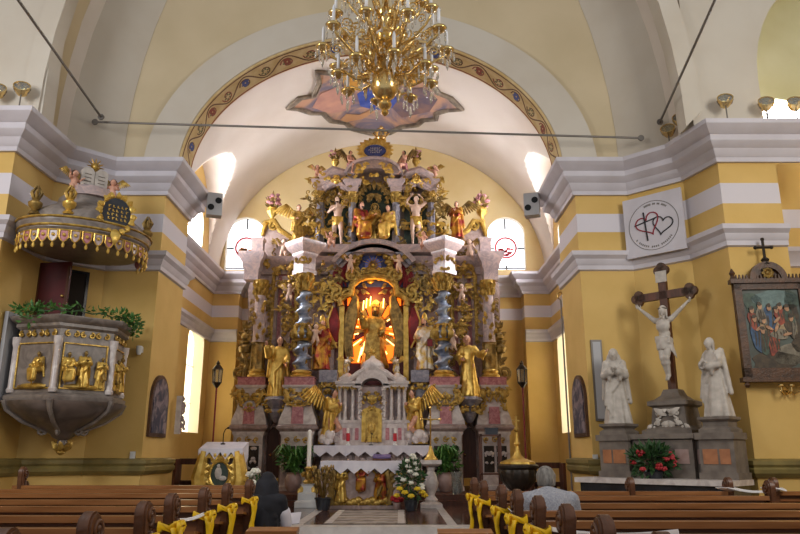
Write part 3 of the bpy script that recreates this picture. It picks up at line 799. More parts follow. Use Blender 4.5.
m = MB(); vpatch(m, dense, .04, .03); fr = m.build('ceiling_fresco', M_fres, ang=60)
tag(fr, 'painted ceiling fresco with a scalloped stone border on the chancel vault', 'fresco')
m = MB(); m.tube([onvault(x, y, .05) for x, y in dense], .07, 6, closed=True); m.tube([onvault(376+(x-376)*.95, 100+(y-100)*.93, .05) for x, y in dense], .03, 5, closed=True)
m.build('painted_border', mat('fresco_border', '9a8b78', .8, col2='6d6054', scale=4), fr)
def fpatch(nm, poly, mm, off=.06):
    m = MB(); vpatch(m, poly, off, .015); m.build(nm, mm, fr, ang=60)
fpatch('painted_cloud', [(320,92),(340,84),(352,95),(350,108),(330,112),(312,106)], mat('fresco_pink', 'c08f78', .85, col2='a87a70', scale=2))
fpatch('painted_robe', [(357,92),(366,86),(378,90),(392,88),(398,98),(392,106),(375,108),(360,104)], mat('fresco_blue', '2f4590', .8, col2='4a5aa0', scale=4), .075)
fpatch('painted_robe', [(342,74),(356,68),(362,78),(358,88),(344,88)], mat('fresco_ochre', 'c9953c', .85, col2='a9742e', scale=3), .075)
fpatch('painted_figure', [(340,118),(346,112),(360,113),(372,107),(374,110),(362,117),(346,120)], mat('fresco_skin', 'b98a62', .85), .075)
fpatch('painted_cloud', [(392,106),(405,88),(424,86),(438,98),(430,110),(402,116)], mat('fresco_dark', '5e5260', .85, col2='86655a', scale=2), .06)
fpatch('painted_robe', [(400,76),(412,70),(420,80),(412,86),(402,84)], MATS['fresco_ochre'], .075)
# ------------------------------------------------------------------ the high altar retable
RO = Vector((-.78, 19.6, P2))
ret = thing('altar_retable', 'tall gilded baroque retable of mauve and grey marble with twisted columns behind the altar', 'altarpiece', RO)
def rb(mb, name, m, parent=None, **k): return mb.build(name, m, parent or ret, org=RO, **k)
def slab(mb, x0, x1, y0, y1, Ya, Yb):
    a = W(x0, (y0+y1)/2, Ya); b = W(x1, (y0+y1)/2, Ya); mb.bb(a.x, b.x, Ya, Yb, Zp(y1, Ya), Zp(y0, Ya))
def pxpoly(pts, Y): return [(W(x, y, Y).x, Zp(y, Y)) for x, y in pts]
CXP = 374
def mp(x): return 2*CXP-x
# back body, lower tier
m = MB(); m.prism(pxpoly([(248,478),(248,290),(256,262),(492,262),(500,290),(500,478)], 20.1), 20.1, 20.6); rb(m, 'back_wall', M_marblem)
# upper tier backing and side wings with curved outline
m = MB(); m.prism(pxpoly([(318,252),(318,196),(322,184),(345,176),(372,166),(398,174),(424,184),(430,196),(430,252)], 20.15), 20.15, 20.6); rb(m, 'attic_wall', M_marblem)
for s_ in (0, 1):
    P_ = [(262,262),(262,236),(266,222),(274,221),(280,230),(292,238),(302,236),(310,226),(318,205),(322,262)]
    if s_: P_ = [(mp(x), y) for x, y in P_]
    m = MB(); m.prism(pxpoly(P_, 20.15), 20.15, 20.45); w = rb(m, 'side_wing', M_marblem)
    m = MB(); q = [W(x, y, 20.12) for x, y in P_[1:-1]]; m.tube(q, [.05,.09,.1,.09,.08,.08,.09,.07][:len(q)], 7)
    for e, sg in ((P_[3], 1), (P_[7], -1)): spiral(m, W(e[0], e[1]+5, 20.08), .16, 1.3, PI/2, .05, sg if not s_ else -sg, 12)
    rb(m, 'gilt_volute', M_gold, ret)
    m = MB(); c = W(sum(p[0] for p in P_[:3])/3+(24 if not s_ else -24), 250, 20.1); scrolls(m, c, 1.1, .5, 5, 31+s_, .022, .08); rb(m, 'gilt_scrollwork', M_goldd, w)
# pedestals
def pedestal(px, half, Y, seed, top=380):
    c = W(px, 430, Y); cx = c.x
    zz = lambda y: Zp(y, Y)
    h = half*.029
    p = MB(); z0 = P2
    p.sq([(h*1.15, z0),(h*1.15, z0+.1),(h*1.05, z0+.13),(h*1.05, zz(436)),(h*1.15, zz(434)),(h*1.15,zz(432))], (cx, Y, 0), 1, .8)
    low = rb(p, 'pedestal', M_marblew)
    p = MB(); p.sq([(h*1.15, zz(432)),(h*1.38, zz(429)),(h*1.38, zz(426.5)),(h*1.25, zz(425))], (cx, Y, 0), 1, .8); rb(p, 'pedestal_cornice', M_marblem)
    p = MB(); p.sq([(h*1.28, zz(425)),(h*1.22, zz(420)),(h*1.0, zz(411)),(h*.92, zz(407)),(h*.9,zz(404))], (cx, Y, 0), 1, .8); rb(p, 'sloped_base', M_marblew)
    p = MB(); p.sq([(h*.42, zz(424.5)),(h*.36, zz(408)),(h*.3, zz(407.5))], (cx, Y-.85*h, 0), 1, .5); rb(p, 'rose_inlay', M_rose)
    p = MB(); p.sq([(h*.88, zz(404)),(h*.84, zz(396)),(h*.95, zz(391)),(h*.95,zz(389))], (cx, Y, 0), 1, .8); rb(p, 'pedestal_block', M_marblew)
    p = MB(); p.sq([(h*1.05, zz(389)),(h*1.12, zz(387.5)),(h*1.12, zz(386))], (cx, Y, 0), 1, .8); rb(p, 'pedestal_moulding', M_marblew)
    p = MB(); p.sq([(h*1.0, zz(386)),(h*1.0, zz(379)),(h*1.06,zz(378.5)),(h*1.06,zz(378))], (cx, Y, 0), 1, .8); rb(p, 'pedestal_top', M_rose)
    g = MB(); yf = Y-.86*h
    scrolls(g, (cx, yf+.02, zz(397)), h*2.2, .46, 8, seed, .024, .07); scrolls(g, (cx, yf-.02, zz(408)), h*1.6, .3, 4, seed+50, .02, .05)
    for s_ in (-1, 1):
        spiral(g, (cx+s_*h*.85, yf+.05, zz(392)), .12, 1.3, PI/2, .04, s_, 12); spiral(g, (cx+s_*h*.8, yf+.05, zz(402)), .1, 1.3, -PI/2, .035, -s_, 12)
        leaf(g, (cx+s_*h*.85, yf, zz(391)), (cx+s_*h*.7, yf-.02, zz(403)), .08)
    rb(g, 'gilt_scrollwork', M_gold)
    g = MB(); swirl_row(g, (cx-h*.9, yf-.01, zz(440)), (cx+h*.9, yf-.01, zz(440)), max(3, int(h*7)), .085, .022, seed); rb(g, 'gilt_frieze', M_gold)
    g = MB()
    for s_ in ((-.5, .5) if h > .3 else (0,)):
        w2 = h*.36 if h > .3 else h*.7
        g.bb(cx+s_*h*.9-w2, cx+s_*h*.9+w2, Y-.84*h-.02, Y-.7*h, zz(472), zz(446))
    rb(g, 'dark_inlay_panel', M_bronze, low)
    g = MB()
    for s_ in ((-.5, .5) if h > .3 else (0,)): scrolls(g, (cx+s_*h*.9, Y-.84*h-.03, zz(459)), h*.6, .6, 4, seed+5, .02, .02)
    rb(g, 'carved_foliage', M_marblew, low)
    return cx, zz(378)
PED = {}
for nm, px, half, Y in (('ol', 251, 13, 19.7), ('il', 299, 13.5, 19.1), ('ir', 445, 13.5, 19.1), ('or', 493, 13, 19.7)):
    PED[nm] = pedestal(px, half, Y, len(PED)*7+3)
# twisted main columns
def twisted(cx, Y, z0, z1, r):
    p = MB(); p.lathe([(r*1.5, z0),(r*1.55, z0+.05),(r*1.25, z0+.09),(r*1.4, z0+.14),(r*1.1, z0+.2)], (cx, Y, 0), 16); rb(p, 'column_base', M_goldb)
    za = z0+.2; n = 20; hh = z1-.5-za
    vs = []; fs = []; m = 84
    for k in range(m+1):
        t = k/m; z = za+hh*t; ph = 2*PI*6.2*t; q = r*(.95-.18*t)
        if .34 < t < .56: amp = .1; q *= .96
        else: amp = .3
        ox, oy = amp*r*math.cos(ph), amp*r*math.sin(ph); q *= 1+.12*math.cos(2*ph)
        for i in range(n):
            a = 2*PI*i/n; vs.append((cx+ox+q*math.cos(a), Y+oy+q*math.sin(a), z))
    for k in range(m):
        for i in range(n): fs.append((k*n+i, k*n+(i+1) % n, (k+1)*n+(i+1) % n, (k+1)*n+i))
    p = MB(); p.add(vs, fs); col = rb(p, 'twisted_shaft', M_silver)
    g = MB(); zb = za+hh*.36; ze = za+hh*.55
    g.lathe([(r*1.25, zb),(r*1.05, zb+.03),(r*1.2, zb+.06)], (cx, Y, 0), 16); g.lathe([(r*1.1, ze),(r*1.2, ze+.03),(r*1.05, ze+.06)], (cx, Y, 0), 16)
    for i in range(8):
        a = PI/4*i; u = Vector((math.cos(a), math.sin(a), 0)); c = Vector((cx, Y, 0))
        leaf(g, c+u*r*.95+Vector((0,0,zb+.05)), c+u*r*1.45+Vector((0,0,zb+.34)), .1, nrm=u)
        leaf(g, c+u*r*.95+Vector((0,0,ze)), c+u*r*1.25+Vector((0,0,ze-.26)), .07, nrm=u)
        spiral(g, c+u*r*1.15+Vector((0,0,zb+.42)), .08, 1.2, a, .025, 1, 10, ux=Vector((-u.y, u.x, 0)))
    for k in range(40):                                      # leaf garland wound round the shaft
        t = k/40
        if .34 < t < .58: continue
        z = za+hh*t; a = 2*PI*6.2*t+PI*.8; u = Vector((math.cos(a), math.sin(a), 0))
        if k % 2: leaf(g, Vector((cx, Y, z))+u*r*.75, Vector((cx, Y, z+.12))+u*r*1.15, .035, nrm=u)
    rb(g, 'gilt_collar', M_gold, col)
    g = MB(); capital(g, (cx, Y, z1-.5), r*.85, .5); rb(g, 'capital', M_gold)
for nm, px in (('il', 303), ('ir', 443)):
    c = W(px, 320, 19.0); twisted(c.x, 19.1, PED[nm][1], Zp(274, 19.1), .205)
# outer straight columns: fluted gilt foot, rose shaft, capital
for nm, px in (('ol', 259), ('or', 489)):
    cx = W(px, 330, 19.7).x; z0 = PED[nm][1]; z1 = Zp(281, 19.7); zm = Zp(345, 19.7)
    p = MB(); p.lathe([(.26, z0),(.27, z0+.06),(.21, z0+.12),(.24, z0+.18),(.19, z0+.24)], (cx, 19.7, 0), 16); rb(p, 'column_base', M_goldb)
    p = MB(); p.lathe([(.2, z0+.24),(.19, zm)], (cx, 19.7, 0), 32, mod=lambda a, z, k: 1+.07*math.cos(8*a)); p.lathe([(.22, zm),(.2, zm+.03),(.22, zm+.06)], (cx, 19.7, 0), 16); rb(p, 'fluted_foot', M_goldd)
    p = MB(); p.lathe([(.175, zm+.06),(.15, z1-.45)], (cx, 19.7, 0), 18); sh = rb(p, 'column_shaft', M_marblep)
    g = MB()
    for k in range(9):
        z = zm+.15+k*(z1-.6-zm)/8; a = -PI/2+.9*math.sin(k*1.4); u = Vector((math.cos(a), math.sin(a), 0))
        leaf(g, Vector((cx, 19.7, z))+u*.15, Vector((cx, 19.7, z+.16))+u*.24, .06, nrm=u); spiral(g, Vector((cx, 19.68, z))+u*.16, .06, 1.1, k, .018, 1, 8)
    rb(g, 'gilt_garland', M_gold, sh)
    g = MB(); capital(g, (cx, 19.7, z1-.45), .15, .45); rb(g, 'capital', M_gold)
    # bracket scrolls hanging outside the column
    g = MB(); s_ = -1 if nm == 'ol' else 1
    for k in range(5):
        p0 = Vector((cx+s_*.24, 19.75, Zp(300+8*k, 19.7))); spiral(g, p0, .08, 1.2, k, .022, s_, 9); leaf(g, p0, p0+Vector((s_*.05,-.03,-.14)), .05)
    rb(g, 'gilt_scrollwork', M_goldd)
# pilasters behind, between the columns
for px, mm in ((284, M_marblep), (mp(284), M_marblep), (329, M_marblep), (mp(329), M_marblep), (270, M_marblem), (mp(270), M_marblem)):
    m = MB(); slab(m, px-5, px+5, 276, 430, 19.9, 20.15); p_ = rb(m, 'pilaster', mm)
    g = MB(); c = W(px, 290, 19.86)
    for k in range(6): leaf(g, c+Vector((0,0,-.1*k)), c+Vector((.1*(-1)**k, -.03, -.1*k-.16)), .06)
    swirl_row(g, W(px, 296, 19.87), W(px, 345, 19.87), 7, .08, .022, int(px)); rb(g, 'gilt_scrollwork', M_gold, p_)
# side niches with gilded arched frames and rose backs
for x0, x1 in ((272, 296), (mp(296), mp(272))):
    a, b = W(x0, 320, 19.95), W(x1, 320, 19.95); cx = (a.x+b.x)/2; r = (b.x-a.x)/2
    m = MB(); archcut(m, a.x, b.x, Zp(400, 20), Zp(280, 20), .5, 20.0, 20.12, 'xz'); rb(m, 'niche_back', M_rose)
    g = MB(); pts = [(a.x, 19.95, Zp(340, 19.95))]+[(cx-r*math.cos(PI*k/12), 19.93, Zp(280, 19.95)+.5*math.sin(PI*k/12)) for k in range(13)]+[(b.x, 19.95, Zp(340, 19.95))]
    g.tube(pts, .07, 7); scrolls(g, (cx, 19.9, Zp(272, 19.95)), r*2.0, .5, 6, int(x0), .024, .1)
    scrolls(g, (cx, 19.9, Zp(290, 19.95)), r*1.6, .5, 5, int(x0)+1, .022, .1); rb(g, 'gilt_niche_frame', M_gold)
# entablature
ENT = lambda y0, y1, s_: [(s_*.58, Zp(y1, 19.1)), (s_*.58, Zp(y1-4, 19.1)), (s_*.52, Zp(y1-5, 19.1)), (s_*.52, Zp(y0+16, 19.1)), (s_*.62, Zp(y0+14, 19.1)), (s_*.62, Zp(y0+12, 19.1)), (s_*.85, Zp(y0+8, 19.1)), (s_*.9, Zp(y0+6, 19.1)), (s_*.98, Zp(y0+4, 19.1)), (s_*1.0, Zp(y0+1, 19.1))]
for px, Y, sc, y0, y1 in ((305, 19.1, .42, 242, 275), (444, 19.1, .42, 240, 275)):
    m = MB(); m.sq(ENT(y0, y1, sc), (W(px, 258, Y).x, Y, 0), 1, 1, PI/4); rb(m, 'entablature_block', M_marblep)
    m = MB(); c = W(px, 258, Y); 
    scrolls(m, (c.x, Y-.3, Zp(266, Y)), .5, .3, 5, int(px), .022, .05); rb(m, 'gilt_scrollwork', M_gold)
for px, Y, sc in ((253, 19.7, .33), (490, 19.7, .33)):
    m = MB(); m.sq([(sc*.62, Zp(281, Y)), (sc*.62, Zp(271, Y)), (sc*.75, Zp(269, Y)), (sc*.8, Zp(264, Y)), (sc*1.1, Zp(259, Y)), (sc*1.15, Zp(254, Y))], (W(px, 265, Y).x, Y, 0), 1, .9); m.sq([(sc*.5, Zp(254, Y)), (sc*.5, Zp(242, Y)), (sc*.6, Zp(240.5, Y)), (sc*.6, Zp(239, Y))], (W(px+(5 if px < 374 else -5), 250, Y).x, Y, 0), 1, .9)
    rb(m, 'entablature_block', M_marblep)
EP = [(.0, Zp(274, 19.9)), (.05, Zp(274, 19.9)), (.07, Zp(267, 19.9)), (.16, Zp(265, 19.9)), (.26, Zp(261, 19.9)), (.28, Zp(258, 19.9)), (0, Zp(257, 19.9))]
for x0, x1 in ((262, 342), (mp(342), mp(262))):
    m = MB(); a, b = W(x0, 265, 20.1).x, W(x1, 265, 20.1).x; sweep([(a, 20.1), (b, 20.1)], [(.15+o_, z) for o_, z in EP], m); rb(m, 'entablature', M_marblep)
# central arched cornice
ca = W(374, 262, 19.8); zc_ = Zp(282, 19.8); ra = W(410, 262, 19.8).x-ca.x
for k, (dr, dz, y0, mm) in enumerate(((0, 0, 19.75, M_marblep), (.1, .1, 19.6, M_marbleg), (.2, .2, 19.5, M_marblep))):
    m = MB(); hgt = Zp(252, 19.8)-zc_; m.arcslab(ca.x, zc_, ra+dr, hgt+dz-.02, ra+dr+.13, hgt+dz+.12, y0, 20.15, R(28), R(152), 24); rb(m, 'arched_cornice', mm)
# field over the niche: blue ground, clouds, gold sun with rays
m = MB(); m.prism([(ca.x+ra*1.02*math.cos(PI*k/20), zc_-.1+(hgt+.3)*math.sin(PI*k/20)) for k in range(21)], 19.98, 20.12); fld = rb(m, 'blue_field', M_blue)
sc_ = W(373, 265, 19.85)
m = MB(); m.lathe([(.24,-.02),(.24,.02)], sc_+Vector((0,.06,0)), 20, M=Matrix.Rotation(PI/2, 3, 'X')); rb(m, 'light_blue_disc', mat('sky_blue_paint', '5a6ad0', .5, col2='8a94e0', scale=8), fld)
m = MB(); m.ell(sc_, (.07,.05,.07), 12, 8)
for k in range(16):
    a = 2*PI*k/16; u = Vector((math.cos(a), 0, math.sin(a))); m.tube([sc_+u*.08, sc_+u*(.33 if k % 2 else .25)], [.02, .006], 4)
rb(m, 'gold_sun', M_goldb, fld)
m = MB(); rnd = random.Random(4)
for k in range(26):
    a = 2*PI*k/26; q = rnd.uniform(.42, .56); m.ell(sc_+Vector((math.cos(a)*q*1.1, rnd.uniform(-.05, .05), math.sin(a)*q*.85)), (rnd.uniform(.08,.13), .08, rnd.uniform(.06,.1)), 8, 6)
rb(m, 'gilt_clouds', M_gold, fld)
m = MB()
for k in range(18):
    a = PI*(k+.5)/18; u = Vector((math.cos(a), 0, math.sin(a)*.7)); m.tube([sc_+u*.55, sc_+u*.95], [.05, .01], 4)
rb(m, 'gilt_rays', M_goldb, fld)
for s_ in (-1, 1):
    m = MB()
    for k in range(5):
        a = sc_+Vector((s_*(.6+.1*k), .04, -.05-.05*k)); m.tube([a+Vector((0,0,.25)), a+Vector((s_*.1,-.06,0)), a+Vector((s_*.25,0,-.35-.1*k)), a+Vector((s_*.18,0,-.6-.1*k))], [.05,.08,.07,.02], 6)
    rb(m, 'red_canopy', M_red, fld)
# central niche: trilobed gilt frame, curtains, lamp-lit glass behind the statue
NY = 19.75
m = MB()
for px in (341, 406): m = MB(); slab(m, px-2.5, px+2.5, 306, 385, NY, NY+.2); rb(m, 'niche_post', M_goldb)
m = MB()
def npt(px, py, y=NY): return W(px, py, y)
arch = [(341,306),(340,300),(345,296),(351,294),(352,286),(358,280),(366,277),(374,276),(382,277),(390,280),(396,286),(397,294),(402,296),(407,300),(406,306)]
m.tube([npt(*p) for p in arch], .1, 8); m.tube([npt(x, y-5, NY+.05) for x, y in arch], .07, 7)
for px, sg in ((338, 1), (410, -1)):
    for k in range(3): spiral(m, npt(px-sg*k*2, 296-5*k, NY-.02), .2-.03*k, 1.4, PI/2, .06, sg*(-1)**k, 14)
for px, sg in ((352, 1), (396, -1)): spiral(m, npt(px, 276, NY-.02), .22, 1.3, 0 if sg > 0 else PI, .065, sg, 14)
scrolls(m, npt(374, 272), 1.6, .5, 7, 77, .03, .1); rb(m, 'niche_frame', M_gold)
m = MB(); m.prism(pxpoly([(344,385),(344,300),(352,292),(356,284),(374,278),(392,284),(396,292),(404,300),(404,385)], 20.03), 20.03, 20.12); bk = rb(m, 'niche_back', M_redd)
cN = npt(374, 330, 19.98)
m = MB(); m2 = MB(); rnd = random.Random(8)
for k in range(22):
    a = 2*PI*(k+.3)/22; u = Vector((math.cos(a), 0, math.sin(a))); v = Vector((-u.z, 0, u.x)); r0, r1 = .3, rnd.uniform(.75, .98)
    if u.z > 0: r1 *= 1.05
    w0, w1 = .03, .1
    P4 = [cN+u*r0-v*w0, cN+u*r0+v*w0, cN+u*r1+v*w1, cN+u*(r1+.06), cN+u*r1-v*w1]
    if abs(u.x)*r1 > .85: continue
    if k % 3 == 0 or rnd.random() < .25:
        m.add(P4+[p+Vector((0,.03,0)) for p in P4], [(0,1,2,3,4),(9,8,7,6,5)]+[(i,(i+1)%5,5+(i+1)%5,5+i) for i in range(5)])
    else: m2.add(P4+[p+Vector((0,.03,0)) for p in P4], [(0,1,2,3,4),(9,8,7,6,5)]+[(i,(i+1)%5,5+(i+1)%5,5+i) for i in range(5)])
for s_ in (-1, 1):
    x = cN.x+s_*.68
    m.bb(x-.12, x+.12, 19.96, 20.0, cN.z-.25, cN.z+.5); m.bb(x-.1, x+.1, 19.96, 20.0, cN.z+.72, cN.z+1.05)
    m.bb(x-.16*1-s_*.2, x+.1-s_*.2, 19.96, 20.0, cN.z-.95, cN.z-.45)
rb(m, 'lit_amber_glass', M_amber, bk)
rb(m2, 'gilt_sunburst', M_gold, bk)
m = MB()
for s_ in (-1, 1):
    for k in range(5):
        a0 = R(-62+k*24) if s_ > 0 else PI-R(-62+k*24)
        u = Vector((math.cos(a0), 0, math.sin(a0))); m.tube([cN+u*.45+Vector((0,-.06,0)), cN+u*.8+Vector((0,-.06,0))], .018, 5)
for px, py in ((366,308),(370,306),(383,308),(363,310)): 
    p = npt(px, py, 19.9); m.tube([p, p+Vector((.02,0,.28))], .018, 5)
for px, py, dx in ((361,355,.12),(385,352,-.12),(358,362,.1)): p = npt(px, py, 19.9); m.tube([p, p+Vector((dx,0,.42))], .02, 5)
rb(m, 'lamp_tubes', M_amberw, bk)
m = MB()                                                                     # gilded drapery inside the opening
for s_ in (-1, 1):
    for k in range(4):
        p = cN+Vector((s_*(.88-.06*k), -.1, 1.2)); m.tube([p, p+Vector((-s_*(.32-.05*k),-.05,-.3)), p+Vector((-s_*(.1+.03*k),-.02,-.8)), p+Vector((-s_*.03,0,-1.5)), p+Vector((-s_*.12,0,-2.0))], [.06,.1,.08,.07,.03], 7)
scrolls(m, cN+Vector((0,-.05,1.25)), 1.2, .4, 5, 12, .03, .08); rb(m, 'gilt_drapery', M_goldd)
for s_, px in ((-1, 334), (1, 414)):
    m = MB()
    for k in range(4):
        a = npt(px+s_*(k-1)*1.5, 308, NY+.1); m.tube([a, npt(px+s_*(k*2-3), 322, NY), npt(px+s_*(k*2.2-2), 335, NY+.05), npt(px-s_*(3-k), 347, NY+.1)], [.03,.09,.1,.02], 7)
    cu = rb(m, 'red_curtain', M_red)
    m = MB(); m.tube([npt(px+s_*1, 306, NY-.05), npt(px+s_*6, 320, NY-.07), npt(px+s_*5, 332, NY-.07), npt(px-s_*3, 348, NY-.05)], .03, 5); rb(m, 'gilt_hem', M_goldb, cu)
# lower centre behind the tabernacle
m = MB(); slab(m, 320, 428, 385, 445, 19.7, 20.1); rb(m, 'predella', M_marblem)
for px in (328, 420):
    m = MB(); slab(m, px-9, px+9, 370, 382, 19.2, 19.9); slab(m, px-6, px+6, 382, 400, 19.35, 19.9); rb(m, 'statue_bracket', M_marbleg)
    g = MB(); scrolls(g, W(px, 392, 19.3), .5, .5, 5, int(px), .03, .08); rb(g, 'gilt_scrollwork', M_gold)
for px in (277, 469):                                                       # corbels of the outer saints
    p = MB(); c = W(px, 400, 19.2); Y = 19.25
    p.lathe([(.05, Zp(423, Y)),(.12, Zp(420, Y)),(.2, Zp(412, Y)),(.16, Zp(409, Y)),(.3, Zp(403, Y)),(.36, Zp(400, Y)),(.3, Zp(397, Y))], (W(px, 410, Y).x, Y, 0), 14, mod=lambda a, z, k: 1+.06*math.cos(6*a)); p.bb(W(px,410,Y).x-.1, W(px,410,Y).x+.1, Y, 20.1, Zp(415, Y), Zp(402, Y)); co = rb(p, 'corbel', M_marbleg)
    g = MB(); scrolls(g, (W(px, 410, Y).x, Y-.3, Zp(408, Y)), .6, .3, 5, int(px), .025, .05); rb(g, 'gilt_scrollwork', M_gold, co)
# doors each side
for px in (274, 469):
    m = MB(); slab(m, px-7, px+7, 428, 478, 19.75, 19.9); m2 = rb(m, 'altar_door', M_woodr)
    g = MB(); c = W(px-4, 455, 19.72); g.ell(c, .03, 8, 6); rb(g, 'door_knob', M_brass, m2)
    m = MB(); a = W(px-8, 428, 19.7).x; b = W(px+8, 428, 19.7).x; m.tube([(a, 19.72, P2), (a, 19.72, Zp(432, 19.7)), ((a+b)/2, 19.72, Zp(424, 19.7)), (b, 19.72, Zp(432, 19.7)), (b, 19.72, P2)], .05, 6); rb(m, 'door_frame', M_marblem, m2)
# ---- attic tier
for px in (320, 352, 396, 431):
    Y = 19.95 if px in (320, 431) else 19.85; cx = W(px, 220, Y).x
    m = MB(); m.lathe([(.17, Zp(247, Y)), (.17, Zp(245, Y)), (.12, Zp(243, Y)), (.12, Zp(215, Y)), (.105, Zp(202, Y))], (cx, Y, 0), 24, mod=lambda a, z, k: 1+.05*math.cos(8*a)); co = rb(m, 'attic_column', M_marbleg)
    g = MB(); capital(g, (cx, Y, Zp(204, Y)), .11, Zp(193, Y)-Zp(204, Y)); rb(g, 'capital', M_gold)
    m = MB(); m.sq([(.17, Zp(193, Y)), (.17, Zp(188, Y)), (.2, Zp(187, Y)), (.27, Zp(184, Y)), (.28, Zp(182, Y))], (cx, Y, 0)); rb(m, 'attic_entablature', M_marblep)
m = MB(); slab(m, 318, 434, 244, 252, 19.6, 20.3); rb(m, 'attic_base', M_marblep)
m = MB(); archcut(m, W(356,220,20.05).x, W(392,220,20.05).x, Zp(245, 20.05), Zp(197, 20.05), .4, 20.05, 20.16, 'xz'); rb(m, 'attic_niche_back', M_green)
g = MB(); scrolls(g, W(374, 192, 19.95), 1.3, .5, 10, 5, .03, .15); scrolls(g, W(374, 205, 19.95), 1.0, .3, 5, 6, .025, .1)
for k in range(9):
    a = PI*(k+.5)/9; p = W(374, 200, 19.95); u = Vector((math.cos(a)*.55, 0, math.sin(a)*.55)); leaf(g, p+u*.6, p+u*1.2, .08)
rb(g, 'gilt_canopy', M_goldd)
for px in (337, 416):
    g = MB(); c = W(px, 215, 20.05); m = MB(); archcut(m, c.x-.36, c.x+.36, Zp(245, 20.05), Zp(205, 20.05), .35, 20.05, 20.16, 'xz'); nb = rb(m, 'attic_niche_back', M_green)
    scrolls(g, c+Vector((0,-.02,.2)), .9, 1.1, 7, int(px), .03, .1); scrolls(g, c+Vector((0,-.02,.75)), .9, .3, 4, int(px)+1, .03, .1); rb(g, 'gilt_scrollwork', M_gold, nb)
    # scrolled pediment piece with a gilt rosette
    m = MB(); c2 = W(px, 182, 19.9); s_ = -1 if px < 374 else 1
    m.tube([c2+Vector((s_*.5,0,-.15)), c2+Vector((s_*.42,-.05,.12)), c2+Vector((s_*.1,-.08,.3)), c2+Vector((-s_*.25,-.05,.22)), c2+Vector((-s_*.5,0,-.1))], [.12,.17,.19,.17,.1], 9)
    m.tube([c2+Vector((s_*.4,-.05,-.25)), c2+Vector((0,-.12,-.02)), c2+Vector((-s_*.42,-.05,-.28))], [.1,.16,.1], 8); rb(m, 'broken_pediment', M_marblep)
    g = MB(); blossom(g, c2+Vector((0,-.24,-.08)), .14); scrolls(g, c2+Vector((0,-.2,0)), .8, .4, 4, int(px)+9, .025, .05); rb(g, 'gilt_rosette', M_goldb)
# centre pediment and crest with inscription
m = MB(); p0 = W(374, 176, 19.85); za = Zp(180, 19.85); m.arcslab(p0.x, za, .62, .3, .82, .55, 19.6, 20.3, R(15), R(165), 20); m.arcslab(p0.x, za, .82, .55, .9, .64, 19.5, 20.3, R(12), R(168), 20); rb(m, 'arched_pediment', M_marblep)
g = MB(); scrolls(g, W(374, 170, 19.55), 1.1, .4, 7, 15, .03, .06); rb(g, 'gilt_scrollwork', M_goldb)
c = W(375, 151, 19.75)
m = MB(); m.lathe([(.3, -.05), (.34, 0), (.3, .05)], c, 24, 1, .62, Matrix.Rotation(PI/2, 3, 'X')); pl = rb(m, 'inscription_plaque', M_blue)
m = MB(); rnd = random.Random(2)
for row, n_ in ((.07, 6), (0, 8), (-.07, 6)):
    for k in range(n_):
        x = (k-(n_-1)/2)*.052; m.box(c+Vector((x, -.062, row)), (.014, .01, .045)); m.box(c+Vector((x+.012, -.062, row+rnd.choice((-.018, 0, .018)))), (.028, .01, .011))
rb(m, 'inscription', M_statue, pl)
g = MB()
for k in range(20):
    a = 2*PI*k/20; u = Vector((math.cos(a), 0, math.sin(a)*.72)); spiral(g, c+u*.42, .1, 1.2, a, .035, 1 if u.x > 0 else -1, 10); leaf(g, c+u*.34, c+u*.58+Vector((0,-.03,.02)), .07)
rb(g, 'crest_frame', M_goldb)
g = MB(); cc = W(381, 137, 19.75)
g.lathe([(.12, -.1), (.16, -.05), (.13, 0)], cc, 14)
for i in range(8):
    a = PI/4*i; g.tube([cc+Vector((.13*math.cos(a), .13*math.sin(a), 0)), cc+Vector((.24*math.cos(a), .24*math.sin(a), .12)), cc+Vector((.12*math.cos(a), .12*math.sin(a), .24)), cc+Vector((0,0,.26))], [.03,.03,.025,.02], 5)
g.ell(cc+Vector((0,0,.32)), .06, 8, 6); rb(g, 'crest_crown', M_brass)
# gilded ornaments along the frieze, and extra carving over the lower body
for px, py, w_, h_, n_, sd in ((318,290,.8,.8,8,51),(mp(318),290,.8,.8,8,52),(296,282,.5,.6,5,53),(mp(296),282,.5,.6,5,54),(331,262,.5,.3,4,55),(mp(331),262,.5,.3,4,56),(327,345,.4,1.2,7,57),(mp(327),345,.4,1.2,7,58),(290,360,.5,1.0,7,59),(mp(290),360,.5,1.0,7,60),(312,410,.5,1.0,7,61),(mp(312),410,.5,1.0,7,62)):
    g = MB(); scrolls(g, W(px, py, 19.8), w_, h_, n_, sd, .026, .1); rb(g, 'gilt_scrollwork', M_gold if sd % 2 else M_goldd)
EX = []
rnd0 = random.Random(77)
for x, y, w_, h_, n_ in ((312,188,.5,.7,7),(312,212,.5,.9,9),(310,232,.5,.8,8),(345,196,.4,.6,6),(328,200,.4,.5,5),(303,268,.6,.35,6),(288,268,.6,.35,6),(330,274,.7,.5,8),(322,300,.5,.8,8),(285,310,.4,.9,7),(268,300,.3,.9,5),(322,330,.4,.7,6),(290,335,.5,.9,8),(266,345,.3,.7,5),(322,388,.6,.5,7),(284,392,.4,.6,6),(271,392,.3,.7,5),(284,415,.35,.5,5),(263,262,.5,.3,4),(345,184,.4,.3,4),(362,183,.4,.3,4),(327,232,.35,.6,5),(348,235,.3,.6,5)):
    for q in (x, mp(x)): EX.append((q, y, w_, h_, n_))
for k, (x, y, w_, h_, n_) in enumerate(EX):
    g = MB(); scrolls(g, W(x, y, 19.82), w_, h_, n_, 300+k//2, .024, .14, sym=False); scrolls(g, W(x, y, 19.82), w_, h_, n_//2, 400+k//2, .022, .14)
    rb(g, 'gilt_scrollwork', (M_gold, M_goldd, M_goldb)[(k//2) % 3])
